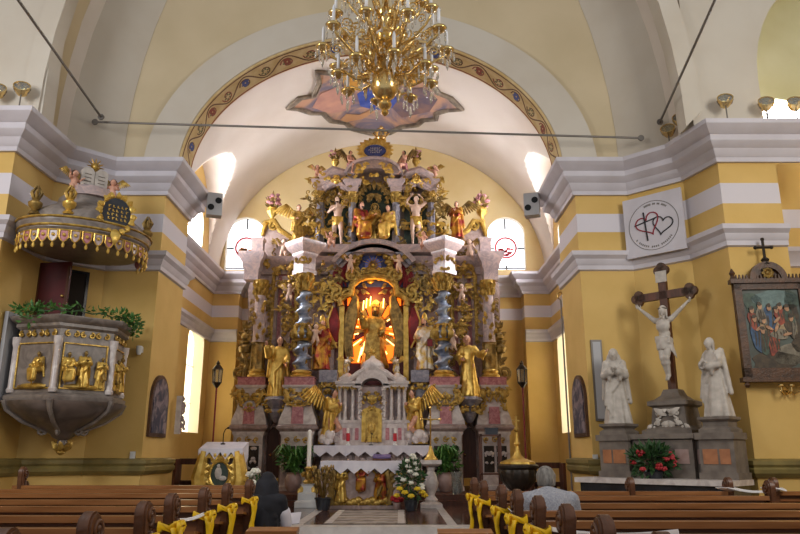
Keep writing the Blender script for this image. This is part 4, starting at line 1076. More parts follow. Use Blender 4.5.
# carved openwork ears standing outside the outer columns
for px, s_ in ((243, -1), (501, 1)):
    g = MB(); b = W(px, 383, 19.8)
    spiral(g, b+Vector((s_*.1, 0, .3)), .28, 1.5, PI/2, .07, s_, 16); spiral(g, b+Vector((-s_*.05, -.02, .55)), .17, 1.3, -PI/2, .05, -s_, 14)
    g.tube([b, b+Vector((-s_*.1,0,.5)), b+Vector((s_*.05,0,.9)), b+Vector((0,0,1.4))], [.1,.09,.07,.05], 7)
    for k in range(7): leaf(g, b+Vector((0,0,.6+.12*k)), b+Vector((s_*(-1)**k*.2, -.03, .72+.12*k)), .08)
    g.lathe([(.05,0),(.16,.06),(.19,.2),(.1,.3),(.15,.36),(.06,.42)], b+Vector((0,0,.8)), 12)
    g.lathe([(.04,0),(.12,.06),(.13,.16),(.05,.26),(.09,.3),(.03,.4)], b+Vector((0,0,1.2)), 12)
    for k in range(5): a = 2*PI*k/5; leaf(g, b+Vector((0,0,1.5)), b+Vector((.12*math.cos(a), .12*math.sin(a), 1.75)), .06)
    rb(g, 'carved_ear', M_goldd)
# vases crowning the wings and pediment
def vase(px, py, h, Y, label):
    t = thing('carved_vase', label, 'vase', W(px, py, Y), 0, 'flower vases along the retable skyline')
    m = MB(); m.lathe([(.09,0),(.1,.04),(.05,.1),(.06,.16),(.14,.26),(.17,.34),(.13,.4),(.16,.43)], (0,0,0), 14, mod=lambda a, z, k: 1+.05*math.cos(7*a)); m.xf(Matrix.Scale(h, 4)); m.build('vase_body', M_goldb, t)
    m = MB(); rnd = random.Random(int(px))
    for k in range(14):
        a = rnd.uniform(0, 2*PI); q = rnd.uniform(.05, .24); z = .48+rnd.uniform(0, .5)*(1-q*1.6); blossom(m, (q*math.cos(a), q*math.sin(a), z), .065, k)
    m.xf(Matrix.Scale(h, 4)); m.build('blossoms', M_flp, t)
    m = MB(); rnd = random.Random(int(px)+1)
    for k in range(22):
        a = rnd.uniform(0, 2*PI); leaf(m, (0,0,.42), (.24*math.cos(a), .24*math.sin(a), .45+rnd.uniform(0, .38)), .05)
    leaf(m, (0,0,.5), (0,0,1.0), .06); m.xf(Matrix.Scale(h, 4)); m.build('carved_leaves', M_goldd, t)
vase(272, 222, 1.02, 20.25, 'carved vase of pink flowers crowning the left wing of the retable, by the left window')
vase(482, 222, 1.05, 20.25, 'carved vase of pink flowers crowning the right wing of the retable, by the right window')
vase(335, 170, .75, 20.0, 'small dark gilt flower vase left of the inscribed crest')
vase(416, 169, .75, 20.0, 'small dark gilt flower vase right of the inscribed crest')
# ------------------------------------------------------------------ carved figures on the retable
G_S = 'carved saints and angels of the retable'
praying = jj(STD, ell=(.14,-.06,.64), elr=(-.14,-.06,.64), wrl=(.025,-.15,.7), wrr=(-.025,-.15,.7))
blessing = jj(STD, elr=(-.18,-.03,.66), wrr=(-.2,-.1,.82), ell=(.15,-.06,.63), wrl=(.12,-.15,.55), head=(.012,-.015,.93))
armsout = jj(STD, ell=(.19,-.05,.66), wrl=(.28,-.12,.7), elr=(-.17,-.03,.63), wrr=(-.1,-.14,.6), head=(-.012,-.02,.93))
raised = jj(STD, shl=(.105,0,.8), ell=(.18,-.02,.9), wrl=(.07,-.03,1.0), elr=(-.18,-.04,.66), wrr=(-.06,-.12,.72), kl=(.075,-.06,.3), al=(.08,.0,.05), tl=(.1,-.09,.02), head=(-.015,-.02,.925))
kneel = jj(STD, hl=(.05,0,.5), hr=(-.05,0,.5), kl=(.06,-.16,.29), kr=(-.055,-.06,.22), al=(.06,.06,.16), ar=(-.06,.16,.2), tl=(.06,.0,.14), tr=(-.06,.24,.17), ell=(.14,-.08,.64), elr=(-.14,-.08,.64), wrl=(.02,-.17,.7), wrr=(-.02,-.17,.7), chest=(0,-.03,.72), head=(0,-.06,.92), neck=(0,-.03,.83), shl=(.105,-.03,.79), shr=(-.105,-.03,.79))
sitp = jj(STD, pelvis=(0,.03,.5), hl=(.05,0,.5), hr=(-.05,0,.5), kl=(.08,-.2,.47), kr=(-.08,-.2,.46), al=(.07,-.2,.2), ar=(-.08,-.14,.2), tl=(.08,-.28,.17), tr=(-.09,-.22,.17), ell=(.17,-.06,.64), wrl=(.2,-.17,.68), elr=(-.15,-.05,.63), wrr=(-.1,-.17,.58))
def carve(key, name, label, px, py, h, Y, **k):
    return figure(key, name, label, k.pop('cat', 'statue'), W(px, py, Y), h, group=G_S, **k)
carve('goldsaint', 'gilded_saint', 'gilded saint with loose robes on the left corbel between outer and twisted column', 277, 397, 1.65, 19.25, j=blessing, fm=M_flesh, rm=M_goldb, hlong=True, seed=3, rz=.2)
carve('friar', 'tonsured_saint', 'tonsured saint in a plain gold habit on the right corbel, arm held out', 469, 397, 1.68, 19.25, j=armsout, rm=M_goldb, hm=M_flesh, seed=5, mantle=False, rz=-.2)
M_whitegold = mat('white_and_gold_robe', 'c9a24c', .35, .5, col2='d6cdc2', scale=6, lo=.4, hi=.6)
M_redgold = mat('crimson_and_gold_robe', 'c08a2c', .35, .6, col2='8e2a2a', scale=5, lo=.42, hi=.6)
carve('bishop', 'bishop_statue', 'bishop in mitre holding a crozier on the bracket left of the glowing niche', 321, 370, 1.4, 19.5, j=blessing, rm=M_redgold, seed=8, beard=True, props=[mitre, staff], rz=.25)
carve('bishop2', 'bishop_statue', 'white and gold bishop with book on the bracket right of the glowing niche', 425, 370, 1.45, 19.5, j=armsout, rm=M_whitegold, seed=9, beard=True, props=[mitre, book], rz=-.25)
carve('madonna', 'madonna_statue', 'gilded crowned madonna in the middle of the glowing amber niche', 374, 368, 1.75, 19.85, j=blessing, rm=M_gold, fm=M_goldd, hm=M_goldd, seed=12, hlong=True, props=[crown], wide=1.25)
carve('baptist', 'loincloth_statue', 'half naked saint with raised arm and gold cloth in the left attic niche', 337, 245, 1.52, 19.8, j=raised, rk='loin', fm=M_fleshp, rm=M_goldb, seed=4, hlong=True, beard=True)
carve('sebastian', 'loincloth_statue', 'half naked saint with both arms up and dark gold cloth in the right attic niche', 416, 245, 1.54, 19.8, j=jj(STD, ell=(.2,-.02,.86), wrl=(.1,-.02,.98), elr=(-.2,-.02,.86), wrr=(-.1,-.02,.98), kr=(-.07,-.06,.3), head=(.012,-.02,.925)), rk='loin', fm=M_fleshp, rm=M_goldb, seed=6)
carve('crowned', 'seated_saint', 'red and gold seated figure at the left of the small attic group', 361, 247, 1.4, 19.7, j=sitp, rk='sit', rm=M_redgold, seed=7, beard=True, rz=.5, cat='statue')
carve('crowned2', 'seated_saint', 'gold seated figure at the right of the small attic group', 388, 247, 1.3, 19.7, j=sitp, rk='sit', rm=M_goldb, seed=13, rz=-.5)
carve('kneelmid', 'kneeling_saint', 'small gold kneeling figure in the middle of the attic group', 374.5, 240, 1.1, 19.8, j=kneel, rm=M_gold, fm=M_goldd, hm=M_goldd, seed=14, props=[halo])
# angels
def cloudbase(t, h):
    m = MB(); rnd = random.Random(5)
    for k in range(16): a = rnd.uniform(0, 6.28); m.ell((.13*h*math.cos(a), .05*h+.15*h*math.sin(a), rnd.uniform(.05, .2)*h), rnd.uniform(.07, .11)*h, 9, 7)
    m.build('cloud_base', M_marblew, t)
KA = dict(props=[cloudbase], j=kneel, rm=M_goldb, fm=M_flesh, wings=.42, wm=M_goldb)
carve('kangel', 'adoring_angel', 'large gilded angel kneeling on the altar left of the tabernacle', 331, 444, 1.4, 18.75, rz=.9, seed=21, **KA)
carve('kangel', 'adoring_angel', 'large gilded angel kneeling on the altar right of the tabernacle', 415, 444, 1.4, 18.75, rz=-.9, seed=21, **KA)
carve('sangel', 'standing_angel', 'gold winged angel standing on the left wing beside the left attic niche', 298, 243, 1.2, 19.95, j=armsout, rm=M_gold, wings=.4, seed=22, rz=.3)
carve('sangel2', 'standing_angel', 'rosy winged angel standing on the right wing beside the right attic niche', 457, 238, 1.15, 19.95, j=praying, rm=M_redgold, wings=.4, wm=M_goldd, seed=23, rz=-.3)
def reclining(key, label, px, py, h, Y, rz, rm=M_rose):
    return carve(key, 'reclining_angel', label, px, py, h, Y, j=sitp, rk='loin', rm=rm, wings=.35, wm=M_goldd, seed=25, rz=rz)
reclining('recl', 'flesh coloured angel seated on the pediment left of the inscribed crest', 350, 180, .95, 19.7, .9)
reclining('recl', 'flesh coloured angel seated on the pediment right of the inscribed crest', 404, 180, .95, 19.7, -.9)
# putti
pfly = jj(PUT, kl=(.1,-.1,.18), al=(.12,.08,.05), tl=(.13,.12,.0), kr=(-.1,.0,.16), ar=(-.12,.16,.08), tr=(-.13,.22,.04))
def putto(label, px, py, h, Y, rz, k='putto'):
    figure(k, 'cherub', label, 'cherub', W(px, py, Y), h, rz, 'winged cherubs of the retable', j=jj(PUT) if k == 'putto' else pfly, r=PRAD, rk=None, fm=M_flesh if k == 'putto' else M_fleshp, vox=.022, wings=.4, wm=M_gold)
putto('plump cherub perched above the left twisted column at the foot of the left attic statue', 330, 249, .55, 19.3, .6)
putto('plump cherub perched right of the right attic statue base, over the entablature', 424, 249, .55, 19.3, -.6)
putto('cherub hovering before the left wing panel, under the left skyline vase', 283, 258, .6, 19.7, .3, 'pfly')
putto('cherub hovering before the right wing panel, under the right skyline vase', 470, 260, .65, 19.7, -.3, 'pfly')
putto('cherub sitting on the top corner of the attic left of the left pediment scroll', 317, 180, .5, 19.9, .4)
putto('cherub sitting on the top corner of the attic right of the right pediment scroll', 435, 180, .5, 19.9, -.4)
putto('cherub flying at the left edge of the blue field above the niche', 350, 272, .55, 19.55, .4, 'pfly')
putto('cherub flying at the right edge of the blue field above the niche', 399, 272, .55, 19.55, -.4, 'pfly')
putto('cherub clinging to the right side of the right twisted column', 453, 350, .6, 19.0, -.5, 'pfly')
putto('cherub clinging to the right side of the left twisted column', 315, 345, .6, 19.0, .5, 'pfly')
putto('cherub in the arch of the left side niche', 289, 302, .55, 19.6, .2, 'pfly')
putto('cherub in the arch of the right side niche', 462, 302, .55, 19.6, -.2, 'pfly')
# ------------------------------------------------------------------ high altar table and tabernacle
ZM = Zp(446, 18.3)
ta = thing('altar_table', 'high altar table with a carved marble front, behind the small altar', 'altar', (W(372,446,18.3).x, 18.55, P2))
TX = W(372, 446, 18.3).x; hw = (W(428,446,18.2).x-W(316,446,18.2).x)/2
m = MB(); m.bb(-hw+.15, hw-.15, -.35, .95, 0, ZM-P2-.1); m.build('altar_block', M_marblem, ta)
m = MB(); m.bb(-hw, hw, -.5, 1.0, ZM-P2-.1, ZM-P2); m.build('altar_slab', M_marblew, ta)
g = MB()
for k in range(5): scrolls(g, (-hw+.5+k*(2*hw-1)/4, -.37, (ZM-P2)*.62), .7, .5, 5, 100+k, .03, .04)
g.build('carved_front', M_marblep, ta)
g = MB()
for k in range(4): scrolls(g, (-hw+.7+k*(2*hw-1.4)/3, -.39, (ZM-P2)*.3), .7, .4, 4, 120+k, .03, .04)
g.build('gilt_front', M_gold, ta)
def altar_cloth(name, label, x0, x1, y0, y1, z, drop, n, mm=M_cloth):
    """linen with a zigzag lower hem"""
    t = .012; m = MB(); m.bb(x0, x1, y0, y1, z, z+t)
    def hem(a, b):
        a = Vector(a); b = Vector(b); d = (b-a)/n; nr = Vector((d.y, -d.x, 0)).normalized()*t
        vs = []; fs = []
        for off in (Vector((0,0,0)), nr):
            for i in range(2*n+1):
                p = a+d*(i/2); dr = drop*(.55 if i % 2 == 0 else 1.0); vs += [p+off+Vector((0,0,t)), p+off-Vector((0,0,dr))]
        K = 2*(2*n+1)
        for i in range(2*n):
            q = i*2; fs += [(q, q+1, q+3, q+2), (K+q, K+q+2, K+q+3, K+q+1), (q, q+2, K+q+2, K+q), (q+1, K+q+1, K+q+3, q+3)]
        m.add(vs, fs)
    hem((x0, y0, z), (x1, y0, z)); 
    k0 = n; 
    for a, b in (((x1, y0, z), (x1, y1, z)), ((x0, y1, z), (x0, y0, z))): hem(a, b)
    return tag(m.build(name, mm, flat=True), label, 'altar cloth')
altar_cloth('altar_cloth', 'long white scalloped linen cloth on the high altar table', TX-hw-.03, TX+hw+.03, 18.0, 19.5, ZM, .26, 9)
# tabernacle
TY = 18.75; tb = thing('tabernacle', 'white marble tabernacle temple with a domed top and gold door on the high altar', 'tabernacle', (W(372,440,TY).x, TY+.1, ZM+.015))
TXc = W(372, 440, TY).x; tz = lambda y: Zp(y, TY)-ZM-.015; tx = lambda p: W(p, 400, TY).x-TXc
m = MB(); m.bb(tx(336), tx(408), -.1, .5, 0, tz(423)); m.bb(tx(334), tx(410), -.14, .5, tz(423), tz(420)); m.build('tabernacle_base', M_marblew, tb)
for k in range(4):
    for s_ in (-1, 1): m = MB(); m.bb(s_*(.4+.16*k)-.05, s_*(.4+.16*k)+.05, -.115, -.09, tz(440), tz(428)); m.build('base_panel', M_marblep if k % 2 else M_rose, tb)
m = MB(); m.bb(tx(338), tx(406), .3, .5, tz(420), tz(386)); m.bb(tx(353), tx(391), .1, .5, tz(420), tz(386)); m.build('tabernacle_body', M_marblep, tb)
for px in (339.5, 345, 352.5, 360, 384, 391.5, 399, 404.5):
    yo = -.12 if px in (360, 384) else -.02
    m = MB(); m.lathe([(.065, tz(420)), (.065, tz(418)), (.045, tz(416)), (.05, tz(400)), (.04, tz(391)), (.065, tz(389)), (.07, tz(387))], (tx(px), yo, 0), 12)
    m.build('colonnette', M_marblew, tb)
m = MB(); 
for s_ in (0, 1):
    m = MB(); a, b = (336, 357) if not s_ else (387, 408)
    m.bb(tx(a), tx(b), -.1, .5, tz(387), tz(384)); m.bb(tx(a)-.03, tx(b)+.03, -.15, .5, tz(384), tz(381))
    c = (tx(a)+tx(b))/2; m.lathe([(.26, tz(381)), (.24, tz(377)), (.12, tz(374)), (.05, tz(372))], (c, .15, 0), 14); m.build('side_entablature', M_marblew, tb)
m = MB(); zz0 = tz(386); m.arcslab(tx(372), zz0, .28, .2, .46, .42, -.2, .45, 0, PI, 18); m.bb(tx(354), tx(361), -.2, .4, tz(388), tz(384)); m.bb(tx(383), tx(390), -.2, .4, tz(388), tz(384))
for s_ in (-1, 1): m.tube([(s_*.75, .0, tz(380)), (s_*.55, -.05, tz(378)), (s_*.35, -.1, tz(373)), (s_*.12, -.1, tz(368))], [.05,.08,.09,.07], 8)
m.lathe([(.2, tz(374)), (.24, tz(371)), (.29, tz(368)), (.3, tz(365)), (.24, tz(361)), (.12, tz(358.5)), (.07, tz(357)), (.05, tz(355))], (tx(372), .1, 0), 18, mod=lambda a, z, k: 1+.05*math.cos(8*a)); m.build('dome', M_marblew, tb)
g = MB(); c = Vector((tx(372), .1, tz(351)))
for k in range(12):
    a = 2*PI*k/12; u = Vector((math.cos(a), 0, math.sin(a))); g.tube([c+u*.04, c+u*.15], [.02, .005], 4)
g.ell(c, .06, 8, 6); g.tube([c-Vector((0,0,.15)), c], .02, 5); g.build('gold_star_finial', M_goldb, tb)
g = MB(); swirl_row(g, (tx(338), -.12, tz(388)), (tx(358), -.12, tz(388)), 5, .05, .015); swirl_row(g, (tx(386), -.12, tz(388)), (tx(406), -.12, tz(388)), 5, .05, .015); scrolls(g, (tx(372), .02, tz(396)), .6, .35, 6, 200, .025, .05); g.build('gilt_scrollwork', M_gold, tb)
m = MB(); archcut(m, tx(362), tx(382), tz(442), tz(412), .12, -.18, .0, 'xz'); d = m.build('tabernacle_door', M_goldb, tb)
g = MB(); archcut(g, tx(366), tx(378), tz(438), tz(416), .12, -.2, -.15, 'xz'); g.ell((tx(372), -.2, tz(428)), (.1,.03,.16), 10, 8); scrolls(g, (tx(372), -.2, tz(410)), .5, .15, 4, 8, .018, .02); scrolls(g, (tx(372), -.2, tz(440)), .5, .1, 3, 9, .018, .02); g.build('door_relief', M_gold, d)
for px in (360.5, 383.5):
    g = MB()
    for k in range(10): leaf(g, (tx(px), -.16, tz(418-k*3)), (tx(px)+.05*(-1)**k, -.2, tz(416-k*3)), .04)
    g.build('garland', M_marblew, tb)
for px, lb in ((340, 'small statue of a kneeling angel on the left end of the tabernacle roof'), (402, 'small statue of a kneeling angel on the right end of the tabernacle roof')):
    figure('tabangel', 'kneeling_angel', lb, 'statue', (W(px+6 if px < 372 else px-6, 374, TY).x, TY+.25, ZM+.015+tz(374)), .5, .6 if px < 372 else -.6, 'tabernacle angels', j=kneel, rm=M_whitegold, fm=M_marblew, hm=M_goldd, wings=.38, seed=41)
# red altar candles and things on the high altar
def votive(px, Y, z, label):
    t = thing('altar_candle', label, 'candle', (W(px, 440, Y).x, Y, z), 0, 'red banded candles on the high altar')
    m = MB(); m.lathe([(.06,0),(.06,.02),(.03,.05),(.035,.1)], n=12); m.build('candle_foot', M_plast, t)
    m = MB(); m.lathe([(.045,.1),(.05,.16),(.045,.3)], n=12); m.build('red_cup', M_redglass, t)
    m = MB(); m.lathe([(.03,.3),(.03,.42),(.005,.43)], n=10); m.build('candle', M_wax, t)
votive(348, 18.2, ZM+.012, 'white candle in red glass on the high altar left of the gold door')
votive(395, 18.2, ZM+.012, 'white candle in red glass on the high altar right of the gold door')
t = thing('altar_microphone', 'small black microphone standing at the front of the high altar cloth', 'microphone', (W(371, 447, 18.1).x, 18.15, ZM+.012))
m = MB(); m.lathe([(.06,0),(.06,.02),(.01,.03)], n=12); m.build('microphone_base', M_blackm, t)
m = MB(); m.tube([(0,0,.02),(0,-.02,.15),(.02,-.06,.26)], .009, 6); m.build('microphone_neck', M_blackm, t)
m = MB(); m.ell((.022,-.065,.28), (.022,.022,.035), 8, 6); m.build('microphone_head', M_blackm, t)
# ------------------------------------------------------------------ people's altar with gold relief
FY = 16.0
FX = W(361, 480, FY).x; fw = (W(401,462,FY).x-W(322,462,FY).x)/2; FZ = Zp(461, FY)
fa = thing('front_altar', 'small carved altar with gilded relief figures standing before the high altar', 'altar', (FX, FY+.4, P1))
H_ = FZ-P1-.012
m = MB(); m.bb(-fw+.1, fw-.1, -.3, .35, .06, H_-.06); m.bb(-fw+.0, fw-.0, -.38, .42, 0, .07); m.build('altar_body', M_marblem, fa)
m = MB(); m.bb(-fw, fw, -.42, .45, H_-.06, H_); m.build('altar_top', M_marblew, fa)
g = MB()
for s_ in (-1, 1):
    g.tube([(s_*(fw-.25),-.33,.1),(s_*(fw-.2),-.36,.4),(s_*(fw-.3),-.36,.75),(s_*(fw-.2),-.34,H_-.1)], [.09,.07,.08,.06], 7)
    for k in range(5): spiral(g, (s_*(fw-.22),-.37,.15+.17*k), .09, 1.2, k, .025, s_, 9); leaf(g, (s_*(fw-.3),-.37,.2+.15*k), (s_*(fw-.1),-.4,.3+.15*k), .05)
g.build('gilt_corner_scrolls', M_goldd, fa)
g = MB()
for k in range(12):
    x = -.55+.1*k; g.ell((x,-.33,.12+.03*(k % 3)), (.09,.07,.08), 8, 6)
swirl_row(g, (-.62,-.34,.1), (.62,-.34,.1), 8, .07, .02); g.tube([(-.45,-.31,.2),(-.5,-.3,.55),(-.2,-.3,.85),(.2,-.3,.85),(.5,-.3,.55),(.45,-.31,.2)], .025, 6); g.build('gilt_ground', M_gold, fa)
def relief(parent, key, j, x, y, z, h, rm, rz=0, seed=1, rk='long', nm='relief_figure'):
    k = 'rel_'+key
    if k not in FIG:
        J = jj(STD, **j); b = flesh(J, RAD, .018, h); r = robe(J, rk, seed, .02, h)
        FIG[k] = (b, r)
        b.materials.append(M_goldd if 'gold' in key else M_flesh); r.materials.append(rm)
        for q in (b, r): q.polygons.foreach_set('use_smooth', [True]*len(q.polygons))
    b, r = FIG[k]
    o = inst(nm, b, parent, (x, y, z), rz); inst('figure_robe', r, o)
    return o
KJ = {k: tuple(v) for k, v in kneel.items()}; PJ = {k: tuple(v) for k, v in praying.items()}; SJ = {k: tuple(v) for k, v in sitp.items()}
relief(fa, 'altar_gold_a', PJ, -.43, -.34, .14, .78, M_goldb, .4, 31)
relief(fa, 'altar_gold_b', SJ, 0, -.3, .26, .74, M_redgold, 0, 32, 'sit')
relief(fa, 'altar_gold_c', KJ, .42, -.34, .1, .76, M_redgold, -.6, 33)
relief(fa, 'altar_gold_d', {}, -fw+.12, -.34, .12, .7, M_marblep, .3, 34); relief(fa, 'altar_gold_d', {}, fw-.12, -.34, .12, .7, M_marblep, -.3, 34)
altar_cloth('altar_cloth', 'short white zigzag edged linen cloth on the small front altar', FX-fw-.02, FX+fw+.02, FY-.05, FY+.87, FZ-.012, .26, 6)
# missal on the front altar
t = thing('lectern_cushion', 'violet covered book stand lying on the small front altar', 'book stand', (W(382, 456, 16.5).x, 16.5, FZ))
m = MB(); m.box((0,0,.06), (.42,.3,.04), rx=.25); m.box((0,.1,.03), (.36,.06,.05)); m.build('stand', M_woodd, t)
m = MB(); m.box((-.1,0,.1), (.2,.26,.03), rx=.25, ry=.06); m.box((.1,0,.1), (.2,.26,.03), rx=.25, ry=-.06); m.build('violet_cover', mat('violet_cloth', '6a5a86', .8), t)
# carpet before the altar
m = MB(); m.bb(-1.3, .1, 12.6, 15.6, P1, P1+.012); c = m.build('carpet', mat('patterned_carpet', '9b8d80', .95, col2='776a60', scale=4, lo=.45, hi=.55, bump=.2, bscale=80)); tag(c, 'pale patterned carpet on the brown floor before the small altar', 'carpet')
m = MB()
for k in range(5): m.bb(-1.2, 0, 12.8+.55*k, 12.86+.55*k, P1+.012, P1+.015)
m.bb(-1.28, -1.16, 12.62, 15.58, P1+.012, P1+.015); m.bb(-.04, .08, 12.62, 15.58, P1+.012, P1+.015); m.build('woven_border', M_stone, c)
# paschal candle on its stand
t = thing('paschal_candle', 'tall white paschal candle on a white and gold stand left of the altar', 'candle', (W(308, 490, 16.6).x, 16.6, P1))
zz = lambda y: Zp(y, 16.6)-P1
m = MB(); m.sq([(.26,0),(.26,.12),(.2,.16),(.2,.3),(.14,.34),(.13,.46),(.16,.5)]); m.build('stand_base', M_plast, t)
m = MB(); m.lathe([(.1,.5),(.13,.55),(.07,.6),(.09,.7),(.06,.78),(.1,.84),(.05,.88)], n=12)
for k in range(8): leaf(m, (.08*math.cos(k), .08*math.sin(k), .52+.045*k), (.18*math.cos(k), .18*math.sin(k), .6+.04*k), .05)
for s_ in (-1,1): spiral(m, (s_*.16,-.05,.35), .12, 1.3, PI/2, .035, s_, 10); leaf(m, (s_*.1,-.1,.5), (s_*.22,-.15,.1), .06)
m.build('gilt_stem', M_gold, t)
m = MB(); m.lathe([(.05,.88),(.045,zz(431)),(.01,zz(429.5))], n=12); m.build('wax_shaft', M_wax, t)
# marble baluster with crucifix
BX = W(431, 480, 16.4).x
t = thing('baluster_pedestal', 'white marble baluster pedestal right of the small altar', 'pedestal', (BX, 16.4, P1))
zt = Zp(460, 16.4)-P1
m = MB(); m.sq([(.24,0),(.24,.08),(.17,.12)]); m.build('plinth', M_marblew, t)
m = MB(); m.lathe([(.13,.12),(.15,.17),(.09,.24),(.08,.28),(.14,.42),(.17,.52),(.13,.66),(.075,.78),(.1,.84),(.09,.88)], n=18); m.build('shaft', M_marblew, t)
m = MB(); m.sq([(.15,.88),(.23,.94),(.23,zt)]); m.build('capital_slab', M_marblew, t)
t = thing('altar_cross', 'tall golden altar cross standing on the white baluster pedestal', 'cross', (BX, 16.4, P1+zt))
m = MB(); m.lathe([(.16,0),(.16,.02),(.1,.08),(.05,.2),(.035,.3)], n=12); m.build('cross_foot', M_goldb, t)
m = MB(); m.tube([(0,0,.3),(0,0,1.15)], .02, 6); m.tube([(-.2,0,.9),(.2,0,.9)], .018, 6)
for p in ((0,0,1.16),(-.21,0,.9),(.21,0,.9)): m.ell(p, .035, 8, 6)
m.build('cross_arms', M_brass, t)
m = MB(); m.cap((0,-.03,.9),(0,-.03,.65), .025, .018, 6); m.ell((0,-.03,.94), .022, 8, 6); m.cap((0,-.03,.87),(.16,-.02,.91), .012, .009, 5); m.cap((0,-.03,.87),(-.16,-.02,.91), .012, .009, 5); m.build('corpus', M_gold, t)
# ambo
AY = 14.6; t = thing('ambo', 'gilded scroll carved ambo with a painted medallion left of the chancel', 'lectern', (W(222, 480, AY).x, AY, P1))
zz = lambda y: Zp(y, AY)-P1; xx = lambda p: W(p, 470, AY).x-W(222, 470, AY).x
top = zz(447)
m = MB(); m.bb(-.34, .34, -.2, .3, 0, .1); m.prism([(-.22,.1),(.22,.1),(.3,.6),(.26,top-.05),(-.26,top-.05),(-.3,.6)], -.12, .25); m.build('ambo_body', M_marblem, t)
g = MB()
for s_ in (-1, 1):
    g.tube([(s_*.18,-.15,.08),(s_*.36,-.2,.35),(s_*.42,-.2,.7),(s_*.33,-.2,top-.08)], [.1,.16,.15,.1], 9)
    for k in range(7): leaf(g, (s_*.2,-.2,.1+.12*k), (s_*(.44-.02*k),-.24,.22+.13*k), .08); spiral(g, (s_*.3,-.26,.2+.13*k), .07, 1.2, k, .024, s_, 9)
    leaf(g, (s_*.1,-.2,.18), (s_*.38,-.25,.02), .1)
for k in range(12): a = 2*PI*k/12; leaf(g, (.2*math.cos(a),-.2,.76+.26*math.sin(a)), (.27*math.cos(a),-.26,.76+.34*math.sin(a)), .06)
g.tube([(.2*math.cos(2*PI*k/20), -.22, .76+.26*math.sin(2*PI*k/20)) for k in range(20)], .03, 6, closed=True); scrolls(g, (0,-.22,top-.18), .5, .25, 5, 3, .025, .04); g.build('gilt_carving', M_goldb, t)
m = MB(); m.lathe([(.19,-.02),(.19,.02)], (0,-.19,.76), 20, 1, 1.3, Matrix.Rotation(PI/2, 3, 'X')); me_ = m.build('medallion', M_green, t)
m = MB(); m.ell((-.03,-.22,.79), (.07,.02,.12), 8, 6); m.ell((-.03,-.225,.92), (.035,.02,.04), 8, 6); m.ell((.06,-.22,.69), (.08,.02,.05), 8, 6); m.build('painted_figure', M_statue, me_)
m = MB(); m.box((0,.02,top), (.78,.5,.04), rx=.25); m.build('reading_board', M_woodd, t)
m = MB(); y0 = -.28
m.box((0,.02,top+.03), (.86,.56,.012), rx=.25); m.add([], [])
vs = []; n = 8
for i in range(n+1):
    x = -.43+.86*i/n; d_ = .06 if i % 2 == 0 else .2; vs += [(x,-.28,top-.04), (x,-.285,top-.04-d_), (x,-.268,top-.04), (x,-.273,top-.04-d_)]
fs = []
for i in range(n): q = i*4; fs += [(q,q+1,q+5,q+4),(q+2,q+6,q+7,q+3),(q+1,q+3,q+7,q+5)]
m.add(vs, fs)
for s_ in (-1, 1): m.prism([(-.28, top-.05),(.3, top+.1),(.3, top-.2),(.05, top-.34),(-.28, top-.15)], s_*.43-.006, s_*.43+.006, 'yz')
tag(m.build('ambo_cloth', M_cloth, None, flat=True, loc=t.location), 'white linen cloth hanging over the top of the gold ambo', 'cloth')
t2 = thing('microphone', 'bent black gooseneck microphone over the gold ambo', 'microphone', (W(222, 440, AY).x, AY+.1, P1+top+.05))
m = MB(); m.lathe([(.05,0),(.05,.02),(.015,.03)], n=10); m.build('microphone_base', M_blackm, t2)
m = MB(); m.tube([(0,0,.02),(0,0,.22),(.04,-.03,.3),(.08,-.05,.32)], .01, 6); m.ell((.1,-.06,.325), (.03,.02,.02), 8, 6); m.build('gooseneck', M_blackm, t2)
# flowers and plants
def pot(t, r, h, mm): 
    m = MB(); m.lathe([(r*.7,0),(r*.8,h*.1),(r,h*.85),(r*1.1,h*.88),(r*1.1,h),(r*.95,h),(r*.9,h*.9)], n=16); m.build('pot', mm, t)
FPY = 15.5
t = thing('flower_arrangement', 'cone of white roses and yellow flowers in a dark pot beside the small altar', 'flowers', (W(411, 500, FPY).x, FPY, P1))
zz = lambda y: Zp(y, FPY)-P1; pot(t, .15, .22, M_blackst)
m = MB(); foliage(m, (0,0,.62), .27, .25, .42, 340, .13, 5); m.build('leaves', M_leafd, t)
rnd = random.Random(6)
for k in range(13):
    z = .45+.055*k; q = max(.05, .27*(1-(z-.4)/.9)); a = rnd.uniform(-PI, 0)
    m = MB(); blossom(m, (0,0,0), .062, k); m.build('white_rose', M_flw, t, loc=(q*1.1*math.cos(a), q*1.1*math.sin(a), z))
for k in range(7):
    a = -PI*(k+.5)/7; m = MB(); blossom(m, (0,0,0), .065, k+20); m.build('yellow_flower', M_fly, t, loc=(.3*math.cos(a), .28*math.sin(a), .3+.07*(k % 3)))
t = thing('dried_flower_pot', 'black pot of dried golden stalks at the left front corner of the small altar', 'flowers', (W(323, 505, 15.6).x, 15.6, P1)); pot(t, .17, .26, M_blackst)
m = MB(); rnd = random.Random(3)
for k in range(60):
    a = rnd.uniform(0, 2*PI); q = rnd.uniform(.05, .26); h = rnd.uniform(.5, .85); m.tube([(0,0,.2),(q*.5*math.cos(a), q*.5*math.sin(a), h*.7),(q*math.cos(a), q*math.sin(a), h)], [.005,.005,.003], 4); m.ell((q*math.cos(a), q*math.sin(a), h+.03), (.022,.022,.06), 6, 4)
m.build('dried_stalks', M_goldd, t)
def bigplant(px, py, Y, label, seed, z0):
    t = thing('potted_plant', label, 'plant', (W(px, py, Y).x, Y, z0))
    m = MB(); m.lathe([(.14,0),(.2,.1),(.22,.3),(.16,.42),(.18,.46)], n=16); m.build('pot', M_stonep, t)
    m = MB(); blades(m, (0,0,.42), 70, .85, .035, seed); foliage(m, (0,0,.75), .4, .35, .3, 160, .16, seed+1); m.build('leaves', M_leaf, t)
